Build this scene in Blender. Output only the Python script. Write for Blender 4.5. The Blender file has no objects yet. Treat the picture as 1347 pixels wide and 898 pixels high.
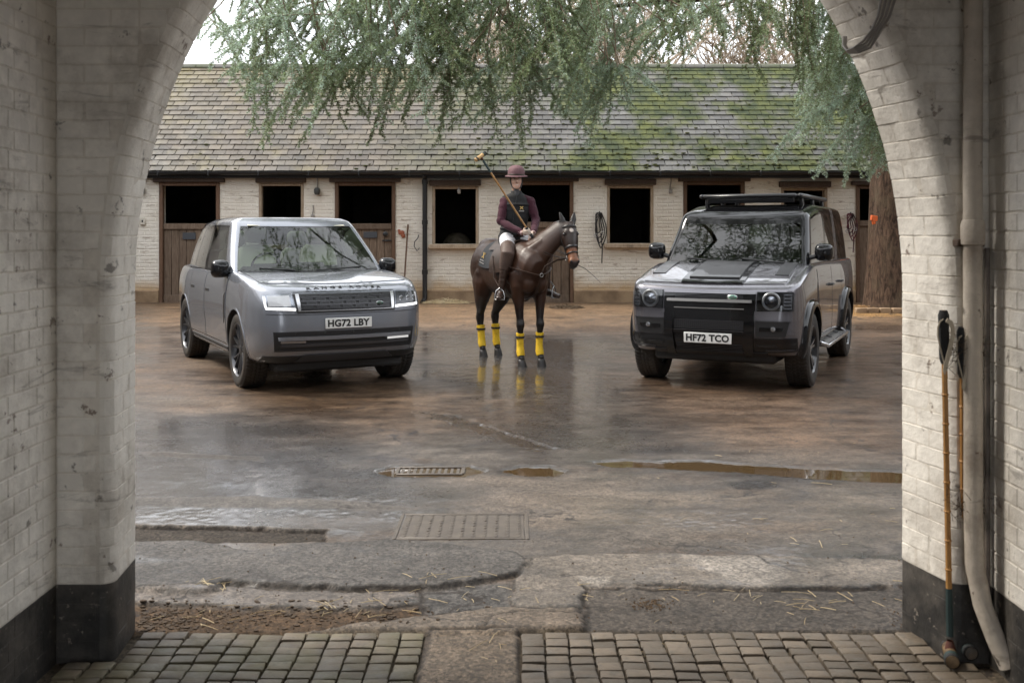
import bpy, bmesh, math, random
import numpy as np
from mathutils import Vector, Matrix, Euler

# ---------------------------------------------------------------- camera, world, sun, exposure
SC = bpy.context.scene
COL = SC.collection
R = math.radians
EYE = 1.73
F_PX, CX, HOR = 1310.0, 673.5, 303.0            # focal length and horizon measured on the photograph
cam_d = bpy.data.cameras.new('camera'); cam = bpy.data.objects.new('camera', cam_d); COL.objects.link(cam)
cam.location = (0, 0, EYE); cam.rotation_euler = (R(90), 0, 0)
cam_d.sensor_width = 36.0; cam_d.lens = 36.0 * F_PX / 1347.0
cam_d.shift_y = -(449.0 - HOR) / 1347.0
cam_d.clip_start = 0.05; cam_d.clip_end = 2000
cam_d.dof.use_dof = True; cam_d.dof.focus_distance = 12.3; cam_d.dof.aperture_fstop = 5.0
SC.camera = cam

SUN_EL, SUN_AZ = R(50), R(-76)                   # azimuth measured from +Y towards +X
wd = bpy.data.worlds.new('World'); SC.world = wd; wd.use_nodes = True
nt = wd.node_tree; nt.nodes.clear()
wo = nt.nodes.new('ShaderNodeOutputWorld'); bg = nt.nodes.new('ShaderNodeBackground')
sky = nt.nodes.new('ShaderNodeTexSky'); sky.sky_type = 'NISHITA'; sky.sun_disc = False
sky.sun_elevation = SUN_EL; sky.sun_rotation = SUN_AZ; sky.dust_density = 3.0; sky.air_density = 1.0
tc = nt.nodes.new('ShaderNodeTexCoord'); nz = nt.nodes.new('ShaderNodeTexNoise')
nz.inputs['Scale'].default_value = 2.2; nz.inputs['Detail'].default_value = 5
rp = nt.nodes.new('ShaderNodeValToRGB')
rp.color_ramp.elements[0].position = .32; rp.color_ramp.elements[0].color = (6.3, 6.6, 7.0, 1)
rp.color_ramp.elements[1].position = .68; rp.color_ramp.elements[1].color = (9.6, 9.7, 9.8, 1)
mx = nt.nodes.new('ShaderNodeMix'); mx.data_type = 'RGBA'; mx.inputs[0].default_value = .86
nt.links.new(tc.outputs['Generated'], nz.inputs['Vector']); nt.links.new(nz.outputs['Fac'], rp.inputs['Fac'])
nt.links.new(sky.outputs[0], mx.inputs[6]); nt.links.new(rp.outputs[0], mx.inputs[7])
nt.links.new(mx.outputs[2], bg.inputs['Color']); bg.inputs['Strength'].default_value = .105
nt.links.new(bg.outputs[0], wo.inputs['Surface'])

sun_d = bpy.data.lights.new('sun', 'SUN'); sun = bpy.data.objects.new('sun', sun_d); COL.objects.link(sun)
sun_d.energy = 1.4; sun_d.angle = R(14); sun_d.color = (1.0, .93, .82)
sdir = Vector((math.sin(SUN_AZ) * math.cos(SUN_EL), math.cos(SUN_AZ) * math.cos(SUN_EL), math.sin(SUN_EL)))
sun.rotation_euler = sdir.to_track_quat('Z', 'Y').to_euler()

SC.view_settings.view_transform = 'Standard'; SC.view_settings.look = 'None'
SC.view_settings.gamma = 1; SC.view_settings.use_curve_mapping = False
SC.view_settings.exposure = 1.62
SC.render.engine = 'CYCLES'
SC.cycles.use_denoising = True
SC.cycles.max_bounces = 8; SC.cycles.diffuse_bounces = 4; SC.cycles.glossy_bounces = 4
SC.cycles.transmission_bounces = 6; SC.cycles.transparent_max_bounces = 12
SC.cycles.caustics_reflective = False; SC.cycles.caustics_refractive = False
SC.cycles.sample_clamp_indirect = 6.0

random.seed(7); RNG = np.random.default_rng(7)

# ---------------------------------------------------------------- helpers
def gz(y):
    """the yard rises gently towards the stable"""
    t = np.clip((np.asarray(y, float) - 14.6) / 5.6, 0, 1)
    return .21 * t * t * (3 - 2 * t)
def at(px, py, D):
    s = F_PX / D
    return Vector(((px - CX) / s, D, EYE - (py - HOR) / s))
def gnd(px, py):
    D = F_PX * EYE / (py - HOR)
    for _ in range(8):
        D = F_PX * (EYE - float(gz(D))) / (py - HOR)
    return ((px - CX) * D / F_PX, D)

def frames(pts, up=None):
    pts = [Vector(p) for p in pts]; n = len(pts); T = []
    for i in range(n):
        a = pts[max(i - 1, 0)]; b = pts[min(i + 1, n - 1)]
        t = (b - a); T.append(t.normalized() if t.length > 1e-9 else Vector((0, 0, 1)))
    if up is None:
        up = Vector((0, 0, 1)) if abs(T[0].z) < .9 else Vector((1, 0, 0))
    u = Vector(up); out = []
    for t in T:
        u = (u - t * u.dot(t))
        if u.length < 1e-6: u = t.orthogonal()
        u.normalize(); out.append((t, u, t.cross(u)))
    return out

class MB:
    def __init__(s): s.v = []; s.f = []; s.m = []
    def add(s, vs, fs, mi=0):
        o = len(s.v); s.v.extend([tuple(p) for p in vs]); s.f.extend([tuple(i + o for i in f) for f in fs]); s.m.extend([mi] * len(fs)); return s
    def box(s, c, d, rot=None, bev=0.0, mi=0):
        hx, hy, hz = d[0] / 2, d[1] / 2, d[2] / 2; M = Euler(rot).to_matrix() if rot is not None and not isinstance(rot, Matrix) else rot
        c = Vector(c); b = min(bev, hx * .95, hy * .95, hz * .95)
        if b <= 0:
            vs = [Vector((x * hx, y * hy, z * hz)) for x in (-1, 1) for y in (-1, 1) for z in (-1, 1)]
            fs = [(0, 1, 3, 2), (4, 6, 7, 5), (0, 4, 5, 1), (2, 3, 7, 6), (0, 2, 6, 4), (1, 5, 7, 3)]
        else:
            vs = []; idx = {}
            for x in (-1, 1):
                for y in (-1, 1):
                    for z in (-1, 1):
                        for k in range(3):
                            p = [x * (hx - b), y * (hy - b), z * (hz - b)]; p[k] = (x, y, z)[k] * (hx, hy, hz)[k]
                            idx[(x, y, z, k)] = len(vs); vs.append(Vector(p))
            I = lambda x, y, z, k: idx[(x, y, z, k)]; fs = []
            for sg in (-1, 1):
                fs.append([I(sg, -1, -1, 0), I(sg, 1, -1, 0), I(sg, 1, 1, 0), I(sg, -1, 1, 0)][::sg])
                fs.append([I(-1, sg, -1, 1), I(-1, sg, 1, 1), I(1, sg, 1, 1), I(1, sg, -1, 1)][::sg])
                fs.append([I(-1, -1, sg, 2), I(1, -1, sg, 2), I(1, 1, sg, 2), I(-1, 1, sg, 2)][::sg])
            for p in (-1, 1):
                for q in (-1, 1):
                    fs.append([I(p, q, -1, 0), I(p, q, -1, 1), I(p, q, 1, 1), I(p, q, 1, 0)][::p * q])
                    fs.append([I(p, -1, q, 2), I(p, -1, q, 0), I(p, 1, q, 0), I(p, 1, q, 2)][::p * q])
                    fs.append([I(-1, p, q, 1), I(-1, p, q, 2), I(1, p, q, 2), I(1, p, q, 1)][::p * q])
                    for r_ in (-1, 1):
                        fs.append([I(p, q, r_, 0), I(p, q, r_, 1), I(p, q, r_, 2)][::p * q * r_])
        if M is not None: vs = [M @ v for v in vs]
        return s.add([c + v for v in vs], fs, mi)
    def rings(s, rings, closed=True, cap=True, mi=0):
        n = len(rings[0]); o = len(s.v)
        for r_ in rings: s.v.extend([tuple(p) for p in r_])
        for i in range(len(rings) - 1):
            for j in range(n if closed else n - 1):
                k = (j + 1) % n
                s.f.append((o + i * n + j, o + i * n + k, o + (i + 1) * n + k, o + (i + 1) * n + j)); s.m.append(mi)
        if cap and closed:
            s.f.append(tuple(o + j for j in range(n))[::-1]); s.m.append(mi)
            e = o + (len(rings) - 1) * n; s.f.append(tuple(e + j for j in range(n))); s.m.append(mi)
        return s
    def tube(s, pts, r, n=8, cap=True, up=None, mi=0, asp=1.0):
        """round tube; r number, list, or list of (ru, rw) pairs along the up / side axes"""
        fr = frames(pts, up); rings = []
        for i, p in enumerate(pts):
            rr = r[i] if isinstance(r, (list, tuple)) else r
            ru, rw = rr if isinstance(rr, (list, tuple)) else (rr, rr * asp)
            t, u, w = fr[i]; p = Vector(p)
            rings.append([p + u * (ru * math.cos(a)) + w * (rw * math.sin(a)) for a in [2 * math.pi * k / n for k in range(n)]])
        return s.rings(rings, True, cap, mi)
    def lathe(s, prof, n=24, o=(0, 0, 0), ax=(0, 0, 1), mi=0, cap=False):
        ax = Vector(ax).normalized(); u = ax.orthogonal().normalized(); w = ax.cross(u); o = Vector(o)
        rings = [[o + ax * h + u * (r_ * math.cos(2 * math.pi * k / n)) + w * (r_ * math.sin(2 * math.pi * k / n)) for k in range(n)] for r_, h in prof]
        return s.rings(rings, True, cap, mi)
    def ball(s, c, r, n=10, mi=0, M=None):
        rx, ry, rz = r if isinstance(r, (list, tuple)) else (r, r, r); c = Vector(c); rings = []
        for i in range(1, n):
            a = math.pi * i / n
            rg = [Vector((rx * math.sin(a) * math.cos(b), ry * math.sin(a) * math.sin(b), -rz * math.cos(a))) for b in [2 * math.pi * k / (2 * n) for k in range(2 * n)]]
            rings.append([c + (M @ p if M is not None else p) for p in rg])
        return s.rings(rings, True, True, mi)
    def grid(s, P, mi=0, flip=False):
        n, m = len(P), len(P[0]); o = len(s.v)
        for row in P: s.v.extend([tuple(p) for p in row])
        for i in range(n - 1):
            for j in range(m - 1):
                q = (o + i * m + j, o + (i + 1) * m + j, o + (i + 1) * m + j + 1, o + i * m + j + 1)
                s.f.append(q[::-1] if flip else q); s.m.append(mi)
        return s
    def prism(s, poly, axis, a, b, mi=0):
        """extrude a 2-D polygon along axis 0/1/2 between a and b"""
        def P(p, t):
            q = list(p); q.insert(axis, t); return q
        n = len(poly)
        return s.add([P(p, a) for p in poly] + [P(p, b) for p in poly],
                     [tuple(range(n))[::-1], tuple(range(n, 2 * n))] + [(i, (i + 1) % n, n + (i + 1) % n, n + i) for i in range(n)], mi)
    def mesh(s, name, mats=None, ang=40, fix=True):
        me = bpy.data.meshes.new(name); me.from_pydata(s.v, [], s.f)
        for m in (mats if isinstance(mats, (list, tuple)) else [mats] if mats else []): me.materials.append(m)
        if any(s.m): me.polygons.foreach_set('material_index', s.m)
        if fix:
            bm = bmesh.new(); bm.from_mesh(me); bmesh.ops.recalc_face_normals(bm, faces=bm.faces); bm.to_mesh(me); bm.free()
        if ang:
            me.polygons.foreach_set('use_smooth', [True] * len(me.polygons)); me.set_sharp_from_angle(angle=R(ang))
        me.update(); return me
    def build(s, name, mats=None, parent=None, ang=40, fix=True):
        return link(name, s.mesh(name, mats, ang, fix), parent)

def link(name, me, parent=None):
    o = bpy.data.objects.new(name, me); COL.objects.link(o)
    if parent is not None: o.parent = parent
    return o
def empty(name, loc=(0, 0, 0), rz=0.0, parent=None):
    o = bpy.data.objects.new(name, None); COL.objects.link(o); o.location = loc; o.rotation_euler = (0, 0, rz)
    o.empty_display_size = .1
    if parent is not None: o.parent = parent
    return o
def tag(o, label=None, cat=None, group=None, kind=None):
    if label: o['label'] = label
    if cat: o['category'] = cat
    if group: o['group'] = group
    if kind: o['kind'] = kind
    return o
def np_mesh(name, V, Fq, mats=None, smooth=False, attrs=None):
    """fast mesh from arrays; Fq (n,3) or (n,4)"""
    V = np.asarray(V, np.float32); Fq = np.asarray(Fq, np.int32); k = Fq.shape[1]
    me = bpy.data.meshes.new(name); me.vertices.add(len(V)); me.vertices.foreach_set('co', V.ravel())
    me.loops.add(Fq.size); me.loops.foreach_set('vertex_index', Fq.ravel())
    me.polygons.add(len(Fq)); me.polygons.foreach_set('loop_start', np.arange(0, Fq.size, k, dtype=np.int32))
    try: me.polygons.foreach_set('loop_total', np.full(len(Fq), k, np.int32))
    except Exception: pass
    me.polygons.foreach_set('use_smooth', np.full(len(Fq), smooth, dtype=bool))
    for m in (mats if isinstance(mats, (list, tuple)) else [mats] if mats else []): me.materials.append(m)
    me.update(calc_edges=True)
    for nm, (dom, arr) in (attrs or {}).items():
        arr = np.asarray(arr, np.float32)
        if arr.ndim == 2:
            if arr.shape[1] == 3: arr = np.concatenate([arr, np.ones((len(arr), 1), np.float32)], 1)
            a = me.attributes.new(nm, 'FLOAT_COLOR', dom); a.data.foreach_set('color', arr.ravel())
        else:
            a = me.attributes.new(nm, 'FLOAT', dom); a.data.foreach_set('value', arr.ravel())
    return me
def vnoise(x, y, seed=0):
    xi = np.floor(x).astype(np.int64); yi = np.floor(y).astype(np.int64); fx = x - xi; fy = y - yi
    fx = fx * fx * (3 - 2 * fx); fy = fy * fy * (3 - 2 * fy)
    def h(a, b):
        n = (a * 374761393 + b * 668265263 + seed * 1442695041) & 0x7fffffff
        n = ((n ^ (n >> 13)) * 1274126177) & 0x7fffffff
        return ((n ^ (n >> 16)) & 0xffff) / 65535.0
    return (h(xi, yi) * (1 - fx) + h(xi + 1, yi) * fx) * (1 - fy) + (h(xi, yi + 1) * (1 - fx) + h(xi + 1, yi + 1) * fx) * fy
def fbm(x, y, seed=0, oct=4):
    t = 0; a = .5; s = 0
    for k in range(oct):
        t = t + a * vnoise(x * 2 ** k, y * 2 ** k, seed + k * 17); s += a; a *= .5
    return t / s
def poly_sd(X, Y, poly):
    """signed distance (negative inside) of points to a polygon"""
    d = np.full(X.shape, 1e9); ins = np.zeros(X.shape, bool); n = len(poly)
    for i in range(n):
        ax, ay = poly[i]; bx, by = poly[(i + 1) % n]; ex, ey = bx - ax, by - ay
        t = np.clip(((X - ax) * ex + (Y - ay) * ey) / (ex * ex + ey * ey + 1e-12), 0, 1)
        d = np.minimum(d, np.hypot(X - ax - t * ex, Y - ay - t * ey))
        c = ((ay > Y) != (by > Y)) & (X < (bx - ax) * (Y - ay) / (by - ay + 1e-12) + ax); ins ^= c
    return np.where(ins, -d, d)
def sstep(a, b, x):
    t = np.clip((x - a) / (b - a), 0, 1); return t * t * (3 - 2 * t)
_PC = {}
def pchip(xs, ys, t):
    if isinstance(t, (int, float)):
        key = (id(xs), id(ys)); c = _PC.get(key)
        if c is None:
            g = np.linspace(xs[0], xs[-1], 1601); c = _PC[key] = (xs, ys, float(xs[0]), float(g[1] - g[0]), _pchip(xs, ys, g).tolist())
        f = (min(max(t, xs[0]), xs[-1]) - c[2]) / c[3]; i = min(int(f), 1599); f -= i; return c[4][i] * (1 - f) + c[4][i + 1] * f
    return _pchip(xs, ys, t)
def _pchip(xs, ys, t):
    xs = np.asarray(xs, float); ys = np.asarray(ys, float); t = np.clip(np.asarray(t, float), xs[0], xs[-1])
    if len(xs) == 2: return np.interp(t, xs, ys)
    h = np.diff(xs); d = np.diff(ys) / h; m = np.zeros_like(ys)
    for i in range(1, len(xs) - 1):
        if d[i - 1] * d[i] > 0:
            w1 = 2 * h[i] + h[i - 1]; w2 = h[i] + 2 * h[i - 1]; m[i] = (w1 + w2) / (w1 / d[i - 1] + w2 / d[i])
    m[0], m[-1] = d[0], d[-1]
    i = np.clip(np.searchsorted(xs, t, 'right') - 1, 0, len(h) - 1); u = (t - xs[i]) / h[i]
    return ys[i] * (1 + 2 * u) * (1 - u) ** 2 + m[i] * h[i] * u * (1 - u) ** 2 + ys[i + 1] * u * u * (3 - 2 * u) + m[i + 1] * h[i] * u * u * (u - 1)
def text_mesh(s, size, mat, extrude=.002, bold=0.0, align='CENTER', name='lettering', spacing=1.0):
    c = bpy.data.curves.new('lettering', 'FONT'); c.body = s; c.size = size; c.extrude = extrude; c.offset = bold
    c.align_x = align; c.align_y = 'CENTER'; c.space_character = spacing; c.resolution_u = 3
    o = bpy.data.objects.new('lettering', c); COL.objects.link(o)
    bpy.context.view_layer.update()
    me = bpy.data.meshes.new_from_object(o.evaluated_get(bpy.context.evaluated_depsgraph_get()))
    bpy.data.objects.remove(o); bpy.data.curves.remove(c)
    me.name = name; me.materials.clear(); me.materials.append(mat); return me

# ---------------------------------------------------------------- materials
class NT:
    def __init__(s, name):
        s.mat = bpy.data.materials.new(name); s.mat.use_nodes = True; s.t = s.mat.node_tree
        s.b = s.t.nodes['Principled BSDF']; s.out = s.t.nodes['Material Output']
        s.pos = s.n('ShaderNodeNewGeometry').outputs['Position']
    def n(s, typ, **kw):
        x = s.t.nodes.new(typ)
        for k, v in kw.items(): setattr(x, k, v)
        return x
    def l(s, a, b): s.t.links.new(a, b)
    def noise(s, scale, detail=4, rough=.55, vec=None, stretch=None, dist=0):
        x = s.n('ShaderNodeTexNoise'); x.inputs['Scale'].default_value = scale; x.inputs['Detail'].default_value = detail
        x.inputs['Roughness'].default_value = rough; x.inputs['Distortion'].default_value = dist
        v = vec or s.pos
        if stretch:
            m = s.n('ShaderNodeMapping'); m.inputs['Scale'].default_value = stretch; s.l(v, m.inputs['Vector']); v = m.outputs[0]
        s.l(v, x.inputs['Vector']); return x.outputs['Fac']
    def ramp(s, fac, a, b, ca=(0, 0, 0, 1), cb=(1, 1, 1, 1)):
        x = s.n('ShaderNodeValToRGB'); e = x.color_ramp.elements
        e[0].position = a; e[0].color = (*ca[:3], 1); e[1].position = b; e[1].color = (*cb[:3], 1); s.l(fac, x.inputs[0]); return x.outputs[0]
    def mix(s, fac, a, b, mode='MIX'):
        x = s.n('ShaderNodeMix', data_type='RGBA', blend_type=mode)
        for i, v in ((0, fac), (6, a), (7, b)):
            if isinstance(v, (int, float)): x.inputs[i].default_value = v
            elif isinstance(v, tuple): x.inputs[i].default_value = (*v[:3], 1)
            else: s.l(v, x.inputs[i])
        return x.outputs[2]
    def math(s, op, a, b=0.0, clamp=False):
        x = s.n('ShaderNodeMath', operation=op, use_clamp=clamp)
        for i, v in ((0, a), (1, b)):
            if isinstance(v, (int, float)): x.inputs[i].default_value = v
            else: s.l(v, x.inputs[i])
        return x.outputs[0]
    def attr(s, name): return s.n('ShaderNodeAttribute', attribute_name=name)
    def xyz(s, vec=None):
        x = s.n('ShaderNodeSeparateXYZ'); s.l(vec or s.pos, x.inputs[0]); return x.outputs
    def set(s, **kw):
        N = dict(col='Base Color', rough='Roughness', metal='Metallic', spec='Specular IOR Level', coat='Coat Weight', coatr='Coat Roughness',
                 trans='Transmission Weight', ior='IOR', alpha='Alpha', emit='Emission Color', emits='Emission Strength', sss='Subsurface Weight', sheen='Sheen Weight')
        for k, v in kw.items():
            i = s.b.inputs[N[k]]
            if isinstance(v, (int, float)): i.default_value = v
            elif isinstance(v, tuple): i.default_value = (*v[:3], 1)
            else: s.l(v, i)
        return s
    def bump(s, h, strength=.3, dist=.01):
        x = s.n('ShaderNodeBump'); x.inputs['Strength'].default_value = strength; x.inputs['Distance'].default_value = dist
        s.l(h, x.inputs['Height'])
        if s.b.inputs['Normal'].is_linked:
            s.l(s.b.inputs['Normal'].links[0].from_socket, x.inputs['Normal'])
        s.l(x.outputs[0], s.b.inputs['Normal']); return s

def simple(name, col, rough=.5, metal=0.0, col2=None, ns=6, bump=0, bs=60, obj=False, **kw):
    m = NT(name); vec = m.n('ShaderNodeTexCoord').outputs['Object'] if obj else None
    c = col
    if col2 is not None: c = m.mix(m.ramp(m.noise(ns, 5, vec=vec), .35, .65), col, col2)
    m.set(col=c, rough=rough, metal=metal, **kw)
    if bump: m.bump(m.noise(bs, 3, vec=vec), bump, .004)
    return m.mat

def make_limewash(name, base=(.81, .77, .705), dirt=(.21, .165, .12), streak=True, amount=1.0):
    m = NT(name)
    c = m.mix(m.ramp(m.noise(1.1, 6), .35, .7), base, tuple(x * .78 for x in base))
    c = m.mix(m.ramp(m.noise(14, 5), .45, .75), c, tuple(x * 1.08 for x in base))
    grime = m.ramp(m.noise(2.3, 8, .72), .49, .68)
    c = m.mix(m.math('MULTIPLY', grime, .55 * amount), c, dirt)
    if streak: c = m.mix(m.math('MULTIPLY', m.ramp(m.noise(3.0, 6, .7, stretch=(1, 1, 4.5), dist=.6), .60, .68), .55 * amount), c, (.16, .135, .115))
    # chips of paint showing brick and mortar
    chip = m.ramp(m.noise(9, 7, .7), (.635), .665); c = m.mix(m.math('MULTIPLY', chip, .85 * amount), c, (.15, .10, .075))
    spot = m.ramp(m.noise(10.5, 5, .6), .655, .70); c = m.mix(m.math('MULTIPLY', spot, .75 * amount), c, (.045, .034, .026))
    oi = m.n('ShaderNodeObjectInfo').outputs['Random']
    c = m.mix(m.math('MULTIPLY', oi, .22), c, tuple(x * .8 for x in base))
    m.set(col=c, rough=.62, spec=.3)
    m.bump(m.noise(38, 6, .65), .45, .006); m.bump(m.noise(7, 5, .6), .5, .02)
    return m.mat
M_WALL = make_limewash('limewash_paint')
M_BLACKPL = None
m = NT('black_bitumen_paint')
c = m.mix(m.ramp(m.noise(5, 6, .7), .42, .7), (.020, .019, .018), (.085, .075, .065))
c = m.mix(m.ramp(m.noise(26, 5, .7), .62, .68), c, (.22, .19, .16))
m.set(col=c, rough=.55); m.bump(m.noise(36, 6), .5, .006); M_BLACKPL = m.mat

M_STABLEWALL = None
m = NT('stable_limewash')
x, y, z = m.xyz()
c = m.mix(m.ramp(m.noise(.9, 6), .35, .7), (.80, .76, .69), (.68, .62, .53))
c = m.mix(m.math('MULTIPLY', m.ramp(m.noise(3.2, 7, .72, stretch=(1, 1, 5), dist=.5), .565, .66), .75), c, (.30, .23, .18))
c = m.mix(m.math('MULTIPLY', m.ramp(m.noise(6, 7, .7), .63, .7), .6), c, (.34, .26, .2))
low = m.ramp(m.math('ADD', z, m.math('MULTIPLY', m.noise(2.5, 5), .5)), .72, 1.25)
c = m.mix(low, (.50, .36, .22), c)          # mud splashed up from the yard
m.set(col=c, rough=.75, spec=.25); m.bump(m.noise(45, 5), .4, .006)
M_STABLEWALL = m.mat
M_PLINTH = simple('muddy_plinth', (.20, .13, .075), .7, col2=(.36, .25, .15), ns=3, bump=.5, bs=30)
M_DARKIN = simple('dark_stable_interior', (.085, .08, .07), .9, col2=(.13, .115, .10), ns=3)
def make_wood(name, a, b, dirtc=(.05, .035, .025), rough=.7):
    m = NT(name); c = m.mix(m.ramp(m.noise(9, 6, .65, stretch=(6, 6, .6)), .35, .68), a, b)
    c = m.mix(m.math('MULTIPLY', m.ramp(m.noise(3, 6, .7), .55, .7), .6), c, dirtc)
    c = m.mix(m.math('MULTIPLY', m.n('ShaderNodeObjectInfo').outputs['Random'], .35), c, dirtc)
    m.set(col=c, rough=rough, spec=.25); m.bump(m.noise(14, 6, stretch=(8, 8, .5)), .4, .004); return m.mat
M_DOOR = make_wood('weathered_brown_door', (.13, .088, .062), (.25, .185, .135))
M_FRAME = make_wood('brown_painted_frame', (.115, .066, .042), (.19, .115, .075))
M_PALEWOOD = make_wood('pale_weathered_wood', (.50, .40, .30), (.34, .25, .17))
M_LINTEL = make_wood('dark_lintel_wood', (.05, .035, .028), (.10, .068, .05))
M_BLACKIRON = simple('black_iron', (.015, .015, .016), .4, spec=.5, bump=.15)
M_RUBBER = simple('tyre_rubber', (.022, .021, .020), .72, col2=(.045, .036, .028), ns=5, bump=.25, bs=90)
M_BLACKPLASTIC = simple('black_plastic', (.017, .017, .018), .45)
M_GLOSSBLACK = simple('gloss_black', (.006, .006, .007), .07, spec=.5)
M_CHROME = simple('satin_silver', (.55, .55, .56), .25, 1.0)
M_STEEL = simple('worn_steel', (.32, .31, .30), .4, 1.0)
M_WHITE = simple('plate_white', (.78, .78, .76), .35)
M_INK = simple('plate_black', (.012, .012, .012), .5)
M_CABLE = simple('grey_cable', (.30, .28, .26), .6)
M_STRAW = simple('straw', (.58, .48, .30), .7, col2=(.42, .30, .15), ns=3)
M_LEATHER = simple('dark_leather', (.026, .014, .009), .5, col2=(.045, .024, .015), ns=9, bump=.1)
M_BRICKRED = simple('red_brown_brick', (.16, .085, .055), .85, col2=(.22, .12, .075), ns=8, bump=.5, bs=20)
# ---------------------------------------------------------------- the archway the camera stands in
FY0, FY1 = 4.03, 4.36                       # front and back of the arch wall
ARX, ARZ, ACZ = 1.672, 2.056, 1.46          # arch half width, rise, springing height
TOPZ = 5.6
arch = empty('archway_building', (0, FY1, 0))
arch.location = (0, 0, 0)
tag(arch, 'whitewashed brick archway with black painted base framing the view', 'building')
CXA = .035                                   # centre of the opening
def arch_half(z, w):
    if z <= ACZ: return w
    t = (z - ACZ) / ARZ
    return w * math.sqrt(max(0, 1 - t * t))
# half widths of the opening at the front and at the back of the wall, per side
WL0, WL1, WR0, WR1 = 1.655, 1.680, 1.735, 1.668
TWL, TWR = -1.845, 1.93                     # tunnel side walls
RB = .05                                     # rounded arris
def arch_curve(n_low=20, n_arc=44, zmax=None):
    """param list of (cos-like factor, z) from the ground up to the crown"""
    pts = [(1.0, ACZ * i / n_low) for i in range(n_low)]
    for i in range(n_arc + 1):
        a = math.pi / 2 * i / n_arc; pts.append((math.cos(a), ACZ + ARZ * math.sin(a)))
    return pts
def sect(side, k, z):
    """cross-section of the jamb at factor k: front face -> rounded arris -> reveal -> rounded back arris"""
    w0, w1 = (WL0, WL1) if side < 0 else (WR0, WR1)
    xa, xb = CXA + side * w0 * k, CXA + side * w1 * k
    # direction of the opening's inward normal in the XZ plane
    nx = -side * (k / ARX); nzv = -(max(z - ACZ, 0) / ARZ / ARZ); L = math.hypot(nx, nzv); nx, nzv = (nx / L, nzv / L) if L else (-side, 0)
    P = []
    for a in (0, 22, 45, 68, 90):
        o = RB * (1 - math.sin(R(a))); q = RB * (1 - math.cos(R(a)))
        P.append((xa - nx * o, FY0 + q, z - nzv * o))
    for t in (.35, .65): P.append((xa + (xb - xa) * t, FY0 + RB + (FY1 - FY0 - RB - .02) * t, z))
    for a in (0, 45, 90):
        o = .02 * (1 - math.cos(R(a))); q = .02 * (1 - math.sin(R(a)))
        P.append((xb - nx * o, FY1 - q, z - nzv * o))
    return P
mb = MB(); mbk = MB()
AC = arch_curve()
for side in (-1, 1):
    S = [sect(side, k, z) for k, z in AC]
    mb.grid([[p for p in s_] for s_ in S])
    tw = (TWL if side < 0 else TWR)
    for yi, yy in ((0, FY0), (-1, FY1)):
        outx = tw + side * .25 if yi == 0 else side * 14.0
        mb.grid([[s_[yi], (outx, yy, s_[yi][2])] for s_ in S], mi=0 if yi == 0 else 1)
        zc_ = AC[-1][1] - .0
        mb.grid([[(S[-1][yi][0], yy, S[-1][yi][2]), (outx, yy, S[-1][yi][2])], [(S[-1][yi][0], yy, TOPZ), (outx, yy, TOPZ)]], mi=0 if yi == 0 else 1)
arch_wall = mb.build('arch_wall', [make_limewash('arch_joint', (.73, .68, .605), (.16, .125, .095)), simple('grey_render', (.30, .30, .31), .8, col2=(.22, .22, .23), ns=1.5)], arch, ang=50)
# tunnel walls (run back past the camera), ceiling, gable roof over the range
PH = .303                                    # top of the black base
M_JOINT = make_limewash('dirty_joint', (.71, .66, .585), (.16, .125, .095))
def tunnel(side, tw):
    mb = MB(); mb.grid([[(tw, -3.6, -.02), (tw, FY0 + .002, -.02)], [(tw, -3.6, 3.75), (tw, FY0 + .002, 3.75)]])
    mb.grid([[(tw + side * .5, -3.6, -.02), (tw + side * .5, -3.6, 3.75)], [(tw, -3.6, -.02), (tw, -3.6, 3.75)]])
    return mb.build('tunnel_wall', M_JOINT, arch, ang=0)
tl, tr = tunnel(-1, TWL), tunnel(1, TWR)
mb = MB(); mb.box(((TWL + TWR) / 2, .2, 3.85), (4.4, 7.7, .2)); mb.build('ceiling', simple('ceiling_boards', (.34, .31, .26), .8, col2=(.26, .23, .19)), arch, ang=0)
mb = MB()
mb.add([(-14, FY1 + .35, TOPZ - .1), (14, FY1 + .35, TOPZ - .1), (14, .2, TOPZ + 2.6), (-14, .2, TOPZ + 2.6), (-14, -3.9, TOPZ - .1), (14, -3.9, TOPZ - .1)], [(0, 1, 2, 3), (3, 2, 5, 4), (0, 3, 4), (1, 5, 2)])
mb.build('roof', simple('range_slate', (.1, .1, .105), .6, col2=(.15, .14, .13)), arch, ang=0)
# bricks of the tunnel walls and of the arch face, one object each
def brick_mesh(l, h, d=.012, seed=0):
    """pillow-edged painted brick: lies in XZ, faces -Y"""
    rg = random.Random(seed); mb = MB(); b = .0035
    ax = [-l / 2, -l / 2 + b, 0, l / 2 - b, l / 2]; az = [-h / 2, -h / 2 + b, h / 2 - b, h / 2]
    P = []
    for i, z_ in enumerate(az):
        row = []
        for j, x_ in enumerate(ax):
            e = (i in (0, 3)) + (j in (0, 4))
            y_ = 0.002 if e else -d * rg.uniform(.75, 1.0)
            if e == 1: y_ = .001
            row.append((x_ + rg.uniform(-.002, .002), y_, z_ + rg.uniform(-.002, .002)))
        P.append(row)
    mb.grid(P, flip=True); return mb
BR = {}
def brick_me(kind, mat):
    k = (kind, mat.name, random.randrange(4))
    if k not in BR:
        l = {'s': .216, 'h': .108, 'q': .159}[kind]
        BR[k] = brick_mesh(l, .0705, .0032, seed=hash(k[2]) % 999 + len(BR)).mesh('brick', mat, 28, fix=False)
    return BR[k]
def put_brick(kind, mat, loc, rz, parent):
    o = link('brick', brick_me(kind, mat), parent); o.location = loc
    o.rotation_euler = (random.uniform(-.012, .012), 0, rz + random.uniform(-.012, .012)); return o
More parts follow.
